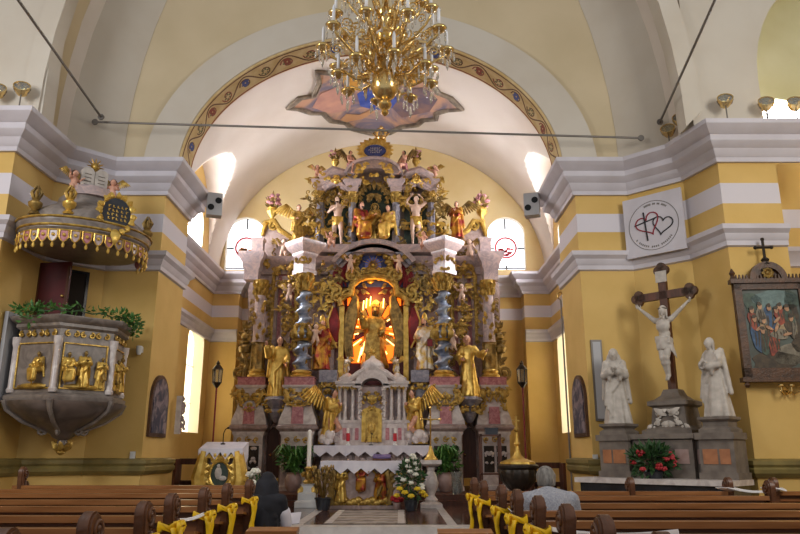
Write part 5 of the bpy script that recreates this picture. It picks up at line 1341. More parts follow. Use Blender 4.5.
bigplant(293, 487, 18.4, 'leafy green potted plant left of the paschal candle by the altar door', 4, P2)
bigplant(446, 487, 18.4, 'leafy green potted plant right of the baluster pedestal', 9, P2)
t = thing('glass_vase', 'clear glass vase standing on the step right of the baluster', 'vase', (W(457, 492, 17.3).x, 17.3, P2))
m = MB(); m.lathe([(.1,0),(.13,.1),(.12,.35),(.15,.5),(.14,.5),(.11,.35),(.12,.1),(.09,.03)], n=16); m.build('vase_body', M_glass, t)
m = MB(); m.lathe([(.085,.03),(.112,.1),(.108,.28)], n=16); m.build('water', M_glass, t)
# white flowers by the nun
t = thing('white_bouquet', 'white flowers on green stems beside the far end of the left pews', 'flowers', (W(256, 492, 13.6).x, 13.6, P1))
pot(t, .12, .3, M_stonep)
m = MB(); foliage(m, (0,0,.5), .2, .2, .25, 120, .12, 8); m.build('leaves', M_leafd, t)
for k in range(6): m = MB(); blossom(m, (0,0,0), .085, k); m.build('white_flower', M_flw, t, loc=(.17*math.cos(k*2.2), .15*math.sin(k*2.2), .48+.07*k))
t = thing('red_flower_bunch', 'low bunch of pink and red flowers on the floor right of the small altar', 'flowers', (W(397, 508, 15.9).x, 15.9, P1))
m = MB(); m.lathe([(.07,0),(.09,.12),(.08,.14)], n=12); m.build('pot', M_stonep, t)
m = MB(); rnd = random.Random(2)
for k in range(10): blossom(m, (rnd.uniform(-.1,.1), rnd.uniform(-.1,.1), .16+rnd.uniform(0,.1)), .05, k)
m.build('red_blossoms', M_flr, t)
# baptismal font with gilded lid
BY = 14.2; BXf = W(518, 470, BY).x; zz = lambda y: Zp(y, BY)-P1
t = thing('baptismal_font', 'dark gadrooned stone font bowl right of the chancel', 'font', (BXf, BY, P1)); rim = zz(464)
m = MB(); m.lathe([(.3,0),(.3,.06),(.16,.12),(.12,.25),(.14,.42),(.1,.45)], n=20); m.build('stem', M_bronze, t)
m = MB(); m.lathe([(.1,.45),(.2,.5),(.33,.65),(.37,.8),(.34,.88)], n=48, mod=lambda a, z, k: 1+.03*math.cos(16*a)); m.lathe([(.36,.86),(.4,.9),(.4,rim-.03),(.36,rim)], n=28); m.build('bowl', M_bronze, t)
t = thing('font_lid', 'gilded font lid with a tall finial on the dark font', 'lid', (BXf, BY, P1+rim))
m = MB(); m.lathe([(.34,0),(.33,.04),(.25,.07),(.15,.1),(.08,.16),(.045,.24),(.03,.34),(.06,.38),(.035,.43),(.025,.6)], n=24, mod=lambda a, z, k: 1+.03*math.cos(12*a)); m.build('lid_dome', M_goldb, t)
m = MB(); m.ell((0,0,.66), .05, 10, 8); m.tube([(0,0,.7),(0,0,.92)], .015, 5); m.tube([(-.08,0,.83),(.08,0,.83)], .013, 5); m.build('finial_cross', M_gold, t)
# bamboo coloured easel stand beside it
t = thing('wooden_rack', 'tall open brown wooden stand left of the font', 'rack', (W(491, 480, 15.2).x, 15.2, P1)); hz = Zp(434, 15.2)-P1
for sx in (-.2, .2):
    for sy in (-.15, .15): m = MB(); m.box((sx, sy, hz/2), (.04,.04,hz)); m.build('post', M_woodr, t)
for z in (.2, .75, hz-.03): m = MB(); m.box((0,0,z), (.44,.34,.03)); m.build('shelf', M_woodr, t)
t = thing('small_dark_box', 'small dark box lying on top of the wooden stand', 'box', (W(491, 430, 15.2).x, 15.2, P1+hz-.015)); m = MB(); m.box((0,0,.06), (.26,.2,.12)); m.build('box_body', M_blackst, t); m = MB(); m.box((0,0,.13), (.28,.22,.02)); m.build('lid', M_blackst, t)
# choir stalls left behind the pews, and bench right
def stall(px0, px1, py, Y, label):
    a, b = W(px0, py, Y), W(px1, py, Y); t = thing('choir_bench', label, 'bench', ((a.x+b.x)/2, Y, P1)); w = (b.x-a.x); h = a.z-P1
    for s_ in (-1, 1): m = MB(); m.box((s_*w/2, 0, h/2), (.06,.4,h)); m.build('end_panel', M_woodr, t)
    m = MB(); m.box((0,.15,h-.05), (w,.05,.12)); m.build('back_rail', M_woodr, t); m = MB(); m.box((0,.15,h*.55), (w,.04,.1)); m.build('back_rail', M_woodr, t)
    for k in range(4): m = MB(); m.box((-w/2+w*(k+1)/5, .15, h*.3), (.05,.04,h*.55)); m.build('back_post', M_woodr, t)
    m = MB(); m.box((0,-.02,.42), (w,.4,.04)); m.build('seat', M_woodr, t)
stall(178, 206, 459, 14.9, 'dark wooden choir bench left of the gold ambo')
stall(530, 562, 463, 15.4, 'brown wooden choir bench right of the dark font')
# processional lanterns on red poles
def lantern(px, py0, Y, label):
    t = thing('processional_lantern', label, 'lantern', (W(px, 440, Y).x, Y, P1), 0, 'processional lanterns at the chancel walls'); z = Zp(py0, Y)-P1
    m = MB(); m.lathe([(.14,0),(.14,.03),(.03,.06)], n=12); m.tube([(0,0,.05),(0,0,z-.1)], .022, 8); m.build('red_pole', M_red, t)
    m = MB(); m.lathe([(.03,z-.12),(.1,z-.02),(.12,z),(.12,z+.02)], n=6); m.lathe([(.14,z+.34),(.1,z+.4),(.04,z+.46),(.05,z+.49),(.01,z+.56)], n=6)
    for k in range(6): a = PI/3*k; m.tube([(.11*math.cos(a), .11*math.sin(a), z), (.13*math.cos(a), .13*math.sin(a), z+.35)], .009, 4)
    m.build('lantern_frame', M_bronze, t)
    m = MB(); m.lathe([(.1,z+.02),(.12,z+.34)], n=6); m.build('lantern_glass', M_glass, t)
lantern(213, 383, 17.6, 'glass processional lantern on a red pole by the left chancel wall')
lantern(525, 383, 17.6, 'glass processional lantern on a red pole by the right chancel wall')
# tall staff and plaques on the right jamb
t = thing('processional_staff', 'tall thin silver staff leaning at the right chancel corner', 'staff', (W(566, 396, 14.5).x, 14.46, P1))
z = Zp(300, 14.5)-P1
m = MB(); m.tube([(0,0,0),(0,0,z)], .018, 8); m.build('pole', M_iron, t); m = MB(); m.tube([(0,0,z),(-.05,0,z+.03),(-.06,0,z+.12),(0,0,z+.16),(.06,0,z+.12),(.05,0,z+.03)], .018, 6); m.build('staff_head', M_brass, t)
def arched_panel(t, w, h, th, mm, nm, inset=0.0, y=0):
    m = MB(); poly = [(-w/2, 0), (w/2, 0)]+[(w/2*math.cos(PI*k/12), h-w/2+w/2*math.sin(PI*k/12)) for k in range(13)]
    m.prism(poly, y-th, y, 'xz'); return m.build(nm, mm, t)
M_pic = mat('dark_oil_painting', '2c3046', .5, col2='8d7f84', scale=4, lo=.45, hi=.6, dist=1)
def station(x, y, z, rz, w, h, label, gilt=False):
    t = thing('station_picture', label, 'picture', (x, y, z), rz)
    arched_panel(t, w, h, .05, M_frame, 'frame'); arched_panel(t, w*.84, h*.88, .02, M_pic, 'picture', y=-.045).location = (0, 0, h*.06)
    return t
zb, zt_ = Zp(437, 13.4), Zp(375, 13.4)
station(-4.58, 13.45, zb, PI/2, .95, zt_-zb, 'dark arched stations picture on the left chancel jamb')
station(3.42, 13.45, zb, -PI/2, .95, zt_-zb, 'dark arched plaque on the right chancel jamb below the staff')
t = thing('relief_board', 'pale gilt carved board behind the arched picture at the left jamb', 'board', (-4.5, 14.36, Zp(434, 14.3)), PI/2)
m = MB(); m.bb(-.05, .05, -.1, 0, 0, .75); g = MB()
for k in range(6): spiral(g, (0,-.1,.08+.12*k), .09, 1.2, k, .03, (-1)**k, 10, ux=Vector((0,-1,0)))
m.build('frame_back', M_marblew, t); g.build('gilt_scrolls', M_marblep, t)
a = W(593, 380, 12.84); b = W(604, 380, 12.84); t = thing('framed_notice', 'narrow grey framed board on the arch wall right of the staff', 'frame', ((a.x+b.x)/2, 12.85, Zp(421, 12.84))); h = Zp(340, 12.84)-Zp(421, 12.84); w = b.x-a.x
m = MB(); m.bb(-w/2, w/2, -.04, 0, 0, h); m.build('frame', M_iron, t); m = MB(); m.bb(-w/2+.03, w/2-.03, -.05, -.03, .04, h-.04); m.build('board', M_panel, t)
def sconce_box(px, py, Y, label, rz=0, on=(0,0)):
    p = W(px, py, Y); t = thing('wall_switch', label, 'switch', (p.x, Y, p.z), rz)
    m = MB(); m.box((0,-.015,0), (.09,.03,.12)); m.build('plate', M_plast, t); m = MB(); m.box((0,-.035,0), (.04,.015,.06), rx=.1); m.build('rocker', M_plast, t)
sconce_box(133, 455, 12.84, 'small white switch above the olive dado left of the chancel')
sconce_box(595, 458, 12.84, 'small white switch above the olive dado right of the chancel')
t = thing('wall_spotlight', 'small white spotlight on the yellow wall right of the pulpit', 'lamp', (W(141, 350, 12.84).x, 12.85, W(141, 350, 12.84).z))
m = MB(); m.box((0,-.02,0), (.08,.04,.1)); m.build('mount', M_plast, t); m = MB(); m.lathe([(.03,-.1),(.05,-.05),(.06,.05),(.05,.06)], (0,-.1,0), 12); m.build('lamp_head', M_plast, t)
# ------------------------------------------------------------------ pulpit and its canopy
M_pulp = mat('pulpit_grey_marble', '8d827a', .35, col2='6d635d', scale=4, dist=1.5)
M_pulpd = mat('pulpit_brown_marble', '6e6058', .3, col2='544942', scale=3, dist=1.5)
PC = Vector((-5.55, 11.85)); PRZ = R(42)
PZ = lambda y: Zp(y, 11.5)
pu = thing('pulpit', 'hanging marble pulpit with gilded relief saints on the left pier', 'pulpit', (PC.x, PC.y, PZ(450)), PRZ)
z0 = PZ(450); zf = lambda y: PZ(y)-z0
r = .9
def octa(prof, n=8, sy=.86): 
    m = MB(); m.lathe(prof, (0,0,0), n, 1, sy, a0=0 if n == 6 else PI/n); return m
octa([(.02,0),(.1,zf(446)),(.07,zf(440)),(.16,zf(437)),(.2,zf(434)),(.34,zf(429)),(.62,zf(421)),(.84,zf(412)),(.92,zf(406)),(.93,zf(402))], 24).build('pulpit_bowl', M_pulpd, pu)
octa([(r*1.04,zf(403)),(r*1.08,zf(400)),(r*1.08,zf(397)),(r*.98,zf(394))], 6).build('lower_cornice', M_pulp, pu)
octa([(r*.95,zf(395)),(r*.95,zf(330))], 6).build('drum', M_pulp, pu)
octa([(r*.97,zf(332)),(r*1.02,zf(330)),(r*1.02,zf(327)),(r*1.09,zf(325)),(r*1.14,zf(322)),(r*1.14,zf(320)),(r*.95,zf(319))], 6).build('upper_cornice', M_pulp, pu)
ap = r*.95*math.cos(PI/6)
def onface(k, u, z, out=0.0):      # face k of the octagon, u along it
    a = -PI/2+k*PI/3; n_ = Vector((math.cos(a), math.sin(a)*.86, 0)); t_ = Vector((-math.sin(a), math.cos(a)*.86, 0)).normalized()
    p = n_*(ap+out)+t_*u; return Vector((p.x, p.y, z)), a+PI/2
wf = r*.95*math.sin(PI/6)
for k in (-1, 0, 1):
    g = MB()
    c = [onface(k, u, z, .012)[0] for u, z in ((-wf*.8, zf(390)), (wf*.8, zf(390)), (wf*.8, zf(346)), (-wf*.8, zf(346)))]
    g.tube(c, .022, 5, closed=True); g.build('gilt_panel_frame', M_gold, pu)
    g = MB(); a0, _ = onface(k, -wf*.85, zf(337), .03); a1, _ = onface(k, wf*.85, zf(337), .03); d = (a1-a0).normalized()
    for i in range(6): spiral(g, a0.lerp(a1, (i+.5)/6), .055, 1.1, PI/2, .018, (-1)**i, 9, ux=d)
    g.build('gilt_frieze', M_gold, pu)
for k in (-1, 0, 1, 2):
    a = -PI/2+(k-.5)*PI/3; c = Vector((math.cos(a)*r*.97, math.sin(a)*r*.97*.86, 0))
    m = MB(); m.lathe([(.06,zf(394)),(.07,zf(391)),(.05,zf(389)),(.05,zf(350)),(.07,zf(346)),(.075,zf(340))], c, 12); m.build('corner_column', M_marblew, pu)
for k, u, key, jd, hh in ((0, -.25, 'pulpit_gold_b', SJ, .56), (0, .27, 'pulpit_gold_c', KJ, .52), (0, .0, 'pulpit_gold_a', PJ, .6), (1, -.2, 'pulpit_gold_c', KJ, .54), (1, .15, 'pulpit_gold_a', PJ, .54), (-1, .1, 'pulpit_gold_b', SJ, .56)):
    p, a = onface(k, u, zf(389), .05); relief(pu, key, jd, p.x, p.y, p.z, hh, M_goldb, a, 51, 'sit' if key.endswith('_b') else 'long')
g = MB()
for k in (-1, 0, 1):
    p, a = onface(k, 0, zf(388), .03); g.ell(p, (.3,.05,.05), 10, 5, Matrix.Rotation(a, 3, 'Z'))
g.build('gilt_ground', M_gold, pu)
g = MB(); g.lathe([(.02,-.08),(.08,-.04),(.06,0),(.09,.03)], n=10)
for k in range(6): a = PI/3*k; leaf(g, (.05*math.cos(a), .05*math.sin(a), -.02), (.16*math.cos(a), .16*math.sin(a), .14), .06)
g.build('gilt_pendant', M_gold, pu)
g = MB()
for k in (-1,0,1,2):
    a = -PI/2+(k-.5)*PI/3; u = Vector((math.cos(a), math.sin(a)*.86, 0)); 
    g.tube([u*.95+Vector((0,0,zf(401))), u*.9+Vector((0,0,zf(410))), u*.66+Vector((0,0,zf(421))), u*.25+Vector((0,0,zf(432)))], [.05,.04,.035,.03], 6)
    spiral(g, u*.34+Vector((0,0,zf(430))), .1, 1.2, PI/2, .03, 1, 10, ux=u)
g.build('bowl_ribs', M_pulp, pu)
m = MB(); m.bb(-.35, .35, .2, 1.1, zf(400), zf(394)); m.build('access_floor', M_woodd, pu)
# ivy laid on the rim
t = thing('ivy_garland', 'green ivy garland trailing along the pulpit rim', 'greenery', (PC.x, PC.y, PZ(318.5)), PRZ)
m = MB(); rnd = random.Random(11); stem = []
for i in range(26):
    a = -PI*.95+PI*.93*i/25; stem.append(Vector((math.cos(a)*r*1.05, math.sin(a)*r*.9, .04+.02*math.sin(i*2))))
m.tube(stem, .012, 5); m.build('vine', M_leafd, t)
m = MB()
for i, p in enumerate(stem):
    dens = 14 if (i < 9 or i > 12) else 5
    foliage(m, p+Vector((0,0,.03)), .12, .1, .06, dens, .1, i, .1)
    if i in (2, 3, 4, 20, 21, 22, 24): foliage(m, p+Vector((math.cos(-PI+i)*.03, -.05, -.12)), .09, .08, .14, 14, .11, i+40)
m.build('leaves', M_leaf, t)
# canopy
KC = Vector((-5.38, 11.45)); KY = 11.3; kz0 = Zp(247, KY); kz = lambda y: Zp(y, KY)-kz0
ca_ = thing('pulpit_canopy', 'domed pulpit canopy with gilt fringe and crowning tablets on the left pier', 'canopy', (KC.x, KC.y, kz0-.2), PRZ)
kz0 -= .2; kz = lambda y: Zp(y, KY)-kz0-.2
ca_.scale = (.95, .95, 1)
octa([(.92,kz(240)),(1.06,kz(235)),(1.06,kz(231)),(1.1,kz(229)),(1.1,kz(226)),(1.14,kz(223)),(1.14,kz(220)),(1.0,kz(216))], 28, .8).build('canopy_rim', M_pulp, ca_)
octa([(1.02,kz(217)),(.98,kz(211)),(.8,kz(204)),(.62,kz(199)),(.55,kz(196)),(.52,kz(190)),(.4,kz(184)),(.34,kz(178))], 28, .8).build('canopy_dome', M_pulp, ca_)
m = MB(); m.lathe([(.92,kz(238)),(.9,kz(239))], (0,0,0), 28, 1, .8); m.build('soffit', M_marblep, ca_)
g = MB()
for z, rr in ((kz(220), 1.15), (kz(227), 1.11), (kz(232), 1.07)): g.tube([(math.cos(2*PI*k/40)*rr, math.sin(2*PI*k/40)*rr*.8, z) for k in range(40)], .02, 5, closed=True)
g.build('gilt_beading', M_gold, ca_)
for k in range(22):
    a = PI*.95+PI*1.12*k/21; rr = 1.08; c = Vector((math.cos(a)*rr, math.sin(a)*rr*.8, kz(232))); tg = Vector((-math.sin(a), math.cos(a)*.8, 0)).normalized(); nr = Vector((math.cos(a), math.sin(a), 0))
    m = MB(); poly = []
    for (u, z) in ((-.07,0),(.07,0),(.07,-.12),(.04,-.17),(0,-.2),(-.04,-.17),(-.07,-.12)): poly.append(c+tg*u+Vector((0,0,z)))
    q = len(poly); m.add(poly+[p-nr*.02 for p in poly], [tuple(range(q)), tuple(range(2*q-1,q-1,-1))]+[(i,q+i,q+(i+1)%q,(i+1)%q) for i in range(q)])
    lam = m.build('lambrequin', M_rose if k % 2 else M_marblep, ca_, flat=True)
    m = MB(); m.tube([c+tg*u+nr*.012+Vector((0,0,z)) for (u, z) in ((-.07,0),(-.07,-.12),(-.04,-.17),(0,-.2),(.04,-.17),(.07,-.12),(.07,0))], .012, 4)
    m.ell(c+nr*.01+Vector((0,0,-.08)), (.03,.03,.03), 6, 5); m.lathe([(.015,-.29),(.03,-.25),(.012,-.2)], c, 8); m.build('tassel', M_goldb, lam)
m = MB(); m.lathe([(.46,kz(188)),(.4,kz(182)),(.34,kz(177))], n=16); m.build('crown_base', M_marblep, ca_)
m = MB()
for s_ in (-1, 1):
    x = s_*.12; poly = [(x-.115, kz(179)), (x+.115, kz(179)), (x+.115, kz(160)), (x+.07, kz(157)), (x, kz(156)), (x-.07, kz(157)), (x-.115, kz(160))]; m.prism(poly, -.1, -.03)
tab = m.build('law_tablets', M_statue, ca_)
m = MB()
for s_ in (-1, 1):
    for q in range(4): m.bb(s_*.12-.06, s_*.12+.06, -.106, -.1, kz(174-3.5*q), kz(173.2-3.5*q))
m.build('tablet_lines', M_stoneg, tab)
g = MB(); g.ell((0,-.06,kz(154)), .07, 10, 8)
for k in range(12): a = 2*PI*k/12; g.tube([(.06*math.cos(a),-.06,kz(154)+.06*math.sin(a)),(.16*math.cos(a),-.06,kz(154)+.16*math.sin(a))], [.02,.004], 4)
g.build('gilt_sunburst', M_gold, ca_)
cart = Vector((.2,-.84,kz(209)))
g = MB()
for k in range(16):
    a = 2*PI*k/16; spiral(g, cart+Vector((.26*math.cos(a),0,.28*math.sin(a))), .075, 1.2, a, .026, 1 if k % 2 else -1, 10); leaf(g, cart+Vector((.22*math.cos(a),0,.24*math.sin(a))), cart+Vector((.36*math.cos(a),-.03,.38*math.sin(a))), .05)
leaf(g, cart+Vector((0,0,-.25)), cart+Vector((0,-.05,-.55)), .1); g.build('cartouche_frame', M_goldb, ca_)
m = MB(); m.lathe([(.24,-.03),(.26,0),(.24,.03)], cart, 20, 1, 1.1, Matrix.Rotation(PI/2, 3, 'X')); pq = m.build('cartouche_plaque', M_blackst, ca_)
m = MB(); rnd = random.Random(5)
for row in range(4):
    for k in range(5): x = (k-2)*.075+rnd.uniform(-.01,.01); m.box(cart+Vector((x,-.04,.11-.07*row)), (.018,.008,.04)); m.box(cart+Vector((x+.015,-.04,.11-.07*row+rnd.choice((-.015,.015)))), (.03,.008,.01))
m.build('gilt_lettering', M_goldb, pq)
for px, q, zu, lb in ((51, (-.5,-.62), kz(216), 'gilt flame urn on the left of the pulpit canopy'), (24, (-.92,-.3), kz(217), 'dark gilt urn at the far left edge of the pulpit canopy'), (145, (1.0,-.1), kz(219), 'dark gilt flame urn on the right tip of the pulpit canopy')):
    d = Matrix.Rotation(PRZ, 3, 'Z') @ Vector((q[0], q[1], 0))
    t = thing('gilt_urn', lb, 'urn', (KC.x+d.x, KC.y+d.y, kz0+zu), 0, 'urns on the pulpit canopy')
    m = MB(); m.lathe([(.08,0),(.09,.03),(.04,.08),(.1,.14),(.11,.2),(.05,.25),(.07,.28)], n=12); m.build('urn_body', M_goldb if px == 51 else M_goldd, t)
    m = MB()
    for k in range(6): a = PI/3*k; m.tube([(.04*math.cos(a), .04*math.sin(a), .27),(.08*math.cos(a), .08*math.sin(a), .36),(.02*math.cos(a+1), .02*math.sin(a+1), .5)], [.025,.03,.005], 5)
    m.build('flame', M_gold if px == 51 else M_goldd, t)
for s_, lb in ((-1, 'small cherub seated left of the stone tablets on the pulpit canopy'), (1, 'small cherub seated right of the stone tablets on the pulpit canopy')):
    d = Matrix.Rotation(PRZ, 3, 'Z') @ Vector((s_*.33,-.08,0))
    figure('putto', 'cherub', lb, 'cherub', (KC.x+d.x, KC.y+d.y, kz0+kz(186)), .45, PRZ-s_*.5, 'winged cherubs of the pulpit canopy', j=jj(PUT), r=PRAD, rk=None, vox=.022, wings=.4, wm=M_gold)
# doorway to the pulpit in the splayed pier face
dn = Vector((.6838, -.7297, 0)); dt = Vector((.7297, .6838, 0)); drz = math.atan2(dt.y, dt.x)
def diag(u, z, out=0): p = Vector((-6.4, 12.1, 0))+dt*u+dn*out; return (p.x, p.y, z)
zt_, zb_ = Zp(274, 12.5), Zp(330, 12.5)
d1 = thing('pulpit_door', 'dark red wooden door standing open behind the pulpit', 'door', diag(-.05, zb_, .03), drz)
dw = .62
m = MB(); m.bb(0, dw, -.02, .02, 0, zt_-zb_+.08)
o = m.build('door_leaf', M_redd, d1); o.rotation_euler = (0, 0, R(-52)); 
m = MB(); m.bb(.02, .05, -.03, -.02, 0, zt_-zb_); m.bb(dw-.05, dw, -.03, -.02, 0, zt_-zb_); m.build('door_edge', M_woodr, o)
m = MB(); m.ell((dw-.08,-.05,.5), .03, 8, 6); m.build('handle', M_brass, o)
m = MB(); u0, u1 = .5, .92
for a, b, c, e in ((u0-.05,u0,0,zt_-zb_),(u1,u1+.05,0,zt_-zb_),(u0-.05,u1+.05,zt_-zb_,zt_-zb_+.05)): m.bb(a-.12, b-.12, -.06, .02, c, e)
m.build('door_frame', M_blackst, d1)
m = MB(); m.bb(u0-.12, u1-.12, -.035, .01, 0, zt_-zb_); m.build('doorway_shade_panel', mat('doorway_shade_paint', '2a221c', .9), d1)  # flat slab on the wall; the doorway's shade is put into its colour
# pale board at the left edge
t = thing('wall_board', 'pale grey upright board on the left wall at the edge of the picture', 'board', (-6.4, 11.4, Zp(402, 11.4)), PI/2)
h = Zp(314, 11.4)-Zp(402, 11.4); m = MB(); m.bb(-.25, .25, -.06, 0, 0, h); m.build('board', M_panel, t)
m = MB(); m.tube([(.1,-.08,h-.02),(.1,-.08,h-.45)], .012, 5); m.ell((.1,-.085,h-.52), (.04,.03,.1), 10, 6); m.build('black_hook', M_blackm, t)
# ------------------------------------------------------------------ Calvary group on the right pier
MO = Vector((4.52, 11.95, 0)); MRZ = R(-45)
Mm = Matrix.Rotation(MRZ, 3, 'Z')
def loc(u, v, z): p = Mm @ Vector((u, v, 0)); return (MO.x+p.x, MO.y+p.y, z)
mo = thing('calvary_pedestal', 'grey stone altar pedestal with coloured marble panels on the right pier', 'pedestal', loc(0, 0, 0), MRZ)
zz = lambda y: Zp(y, 11.75)
ztp, zbs = zz(434), zz(478)
m = MB(); m.prism([(-1.0,-.3),(1.1,-.3),(1.1,0),(.5,.55),(-.5,.55),(-1.0,0)], zbs, ztp-.1, 'xy'); m.bb(-.5, .5, -.42, -.2, zbs, ztp-.1); m.build('pedestal_body', M_stoneg, mo)
for c_ in (-.8, .9): m = MB(); m.bb(c_-.26, c_+.26, -.52, -.02, zbs, ztp-.1); m.bb(c_-.3, c_+.29, -.56, -.02, ztp-.1, ztp); m.bb(c_-.29, c_+.29, -.55, -.02, zbs, zbs+.1); m.build('side_block', M_stoneg, mo)
m = MB(); m.prism([(-1.02,-.34),(1.12,-.34),(1.12,0),(.5,.55),(-.5,.55),(-1.02,0)], ztp-.1, ztp-.02, 'xy'); m.bb(-.55, .55, -.47, .3, ztp-.08, ztp); m.build('cornice', M_stoneg, mo)
zm = (ztp+zbs)/2-.02
for u, w, v, mm in ((-.92,.14,-.53,M_stoneo),(-.7,.2,-.53,M_stoneo),(-.57,.1,-.31,M_stonep),(.57,.1,-.31,M_stonep),(.8,.2,-.53,M_stoneo),(1.02,.14,-.53,M_stoneo),(-.32,.2,-.43,M_stonep),(.32,.2,-.43,M_stonep)):
    m = MB(); m.bb(u-w*.55, u+w*.55, v, v+.04, zm-.1, zm+.12); m.build('marble_panel', mm, mo)
SLP = [(-1.32,-.95),(1.22,-.95),(1.22,-.05),(.5,.5),(-.5,.5),(-1.32,-.05)]
m = MB(); m.prism(SLP, zbs-.08, zbs, 'xy'); sl = m.build('altar_slab', M_marblew, mo); m = MB(); m.prism([(x*.95, y*.93) for x, y in SLP], 0, zbs-.08, 'xy'); m.build('altar_block', M_blackst, mo)
# cross
cr = thing('crucifix_cross', 'brown wooden cross with trefoil ends rising from the grey pedestal', 'cross', loc(.05, .1, ztp), MRZ)
zc = lambda y: Zp(y, 12.05)-ztp
m = MB(); m.sq([(.42,0),(.42,.06),(.34,.1),(.3,.14),(.27,zc(408)),(.33,zc(406)),(.33,zc(402)),(.24,zc(400)),(.16,zc(396)),(.12,zc(390))]); b_ = m.build('cross_base', M_stoneg, cr)
g = MB(); scrolls(g, (0,-.3,.25), .5, .3, 6, 5, .02, .03); leaf(g, (-.02,-.3,.3), (-.22,-.33,.42), .06); leaf(g, (.02,-.3,.3), (.22,-.33,.42), .06); g.build('carved_festoon', M_statue, b_)
za, zt2 = zc(296), zc(266)
m = MB(); m.bb(-.07, .07, -.04, .04, zc(396), zt2-.12); m.bb(-.44, .44, -.04, .04, za-.07, za+.07); m.build('cross_beam', M_woodr, cr)
for c, ax_ in ((Vector((-.46,0,za)), 0), (Vector((.46,0,za)), 0), (Vector((0,0,zt2-.1)), 1)):
    m = MB()
    for d in ((-1,0),(1,0),(0,1),(0,-1)): m.lathe([(.075,-.04),(.085,-.02),(.085,.02),(.075,.04)], c+Vector((d[0]*.06,0,d[1]*.06)), 14, M=Matrix.Rotation(PI/2, 3, 'X'))
    m.build('trefoil_end', M_frame, cr)
m = MB(); m.bb(-.1, .1, -.055, -.04, zt2-.32, zt2-.12); m.build('title_plate', M_statue, cr)
J = jj(STD, head=(.035,-.075,.905), neck=(.01,-.03,.84), shl=(.11,-.01,.8), shr=(-.11,-.01,.8), ell=(.22,.01,.9), wrl=(.33,.03,1.0), elr=(-.22,.01,.9), wrr=(-.33,.03,1.0), kl=(.03,-.08,.28), kr=(-.03,-.07,.28), al=(.012,-.01,.06), ar=(-.012,.0,.06), tl=(.015,-.06,-.01), tr=(-.015,-.05,-.01), pelvis=(-.01,-.02,.52), chest=(0,-.03,.72))
hC = 1.26; zfeet = zc(380)
ch = figure('christ', 'crucified_figure', 'white stone crucified figure hanging on the brown cross', 'statue', loc(.05, -.02, ztp+zfeet), hC, MRZ, j=J, rk='loin', fm=M_statue, rm=M_statue, hm=M_statue, hlong=True, beard=True, seed=9, headdir=(.15,-.8,-.6), vox=.011)
m = MB(); m.tube([(.035*hC+.055*hC*math.cos(a*PI/6), -.06*hC+.06*hC*math.sin(a*PI/6), .945*hC+.006*math.sin(a*2)) for a in range(12)], .014, 5, closed=True); m.build('thorn_crown', M_stoneg, ch)
for u, y0, y1, key, lb, jx, rzz in ((-.8, 424, 350, 'mary', 'white stone mourning woman with veil on the left block of the grey pedestal', dict(j=praying, hood=True, seed=15), .75), (.9, 417, 338, 'john', 'white stone mourning saint in long cloak on the right block of the grey pedestal', dict(j=jj(STD, ell=(.13,-.05,.64), wrl=(.03,-.13,.62), elr=(-.13,-.05,.64), wrr=(-.02,-.14,.66), head=(-.012,-.02,.93)), hlong=True, seed=16, wide=1.1), -.75)):
    p = loc(u, -.28, ztp); Yp = p[1]
    sb = thing('statue_plinth', 'grey stone plinth under the '+('veiled woman' if u < 0 else 'cloaked saint'), 'plinth', p, MRZ); hp = Zp(y0, Yp)-ztp
    m = MB(); m.sq([(.24,0),(.24,.05),(.19,.09),(.19,hp-.08),(.24,hp-.04),(.24,hp)]); m.build('plinth_block', M_stoneg, sb)
    if u > 0: pass
    figure(key, 'mourning_statue', lb, 'statue', (p[0], p[1], ztp+hp), Zp(y1, Yp)-Zp(y0, Yp), MRZ+rzz*.6, rvox=.012, vox=.012, fm=M_statue, rm=M_statue, hm=M_statue, **jx)
# red roses
p = loc(-.05, -.68, zbs); t = thing('red_rose_bouquet', 'bushy arrangement of red roses before the grey pedestal', 'flowers', p)
m = MB(); m.lathe([(.12,0),(.16,.1),(.14,.14)], n=14); m.build('pot', M_blackst, t)
m = MB(); foliage(m, (0,0,.26), .34, .25, .24, 420, .13, 3); m.build('leaves', M_leafd, t)
rnd = random.Random(21)
for k in range(15):
    a = rnd.uniform(-PI, 0); z = rnd.uniform(.12, .46); q = .33*(1-abs(z-.22)*1.1); m = MB(); blossom(m, (0,0,0), .05, k); m.build('red_rose', M_flr, t, loc=(q*math.cos(a), q*.8*math.sin(a), z))
# heart emblem board on the splayed face
def rdiag(u, z, out=0): x, y, z = diag(u, z, out); return (mx(x), y, z)
zb, zt_ = 4.95, Zp(196, 12.4)
em = thing('emblem_board', 'square white board with two hearts and a cross high on the right pier', 'sign', rdiag(.55, zb, .2), -drz)
hw = .56; hh = zt_-zb
m = MB(); m.bb(-hw, hw, -.015, .03, 0, hh); m.build('board', M_white, em)
def curve(pts, rad, nm, mm): m = MB(); m.tube([(x, -.018, z) for x, z in pts], rad, 5); return m.build(nm, mm, em)
cz = hh*.48
curve([(.47*math.cos(2*PI*k/48), cz+.47*math.sin(2*PI*k/48)) for k in range(49)], .006, 'outer_circle', M_iron)
def heart(cx, cz, s_, rot):
    pts = []
    for k in range(33):
        t = 2*PI*k/32; x = 16*math.sin(t)**3/17; z = (13*math.cos(t)-5*math.cos(2*t)-2*math.cos(3*t)-math.cos(4*t))/17
        c_, n_ = math.cos(rot), math.sin(rot); pts.append((cx+s_*(x*c_-z*n_), cz+s_*(x*n_+z*c_)))
    return pts
curve(heart(-.1, cz+.05, .24, .35), .014, 'large_heart', M_inkr); curve(heart(.17, cz-.02, .2, -.25), .013, 'small_heart', M_ink)
curve([(-.17, cz+.28), (-.13, cz-.28)], .017, 'cross_upright', M_ink); curve([(-.36, cz+.05), (-.1, cz+.1), (.05, cz+.13)], .014, 'cross_bar', M_ink)
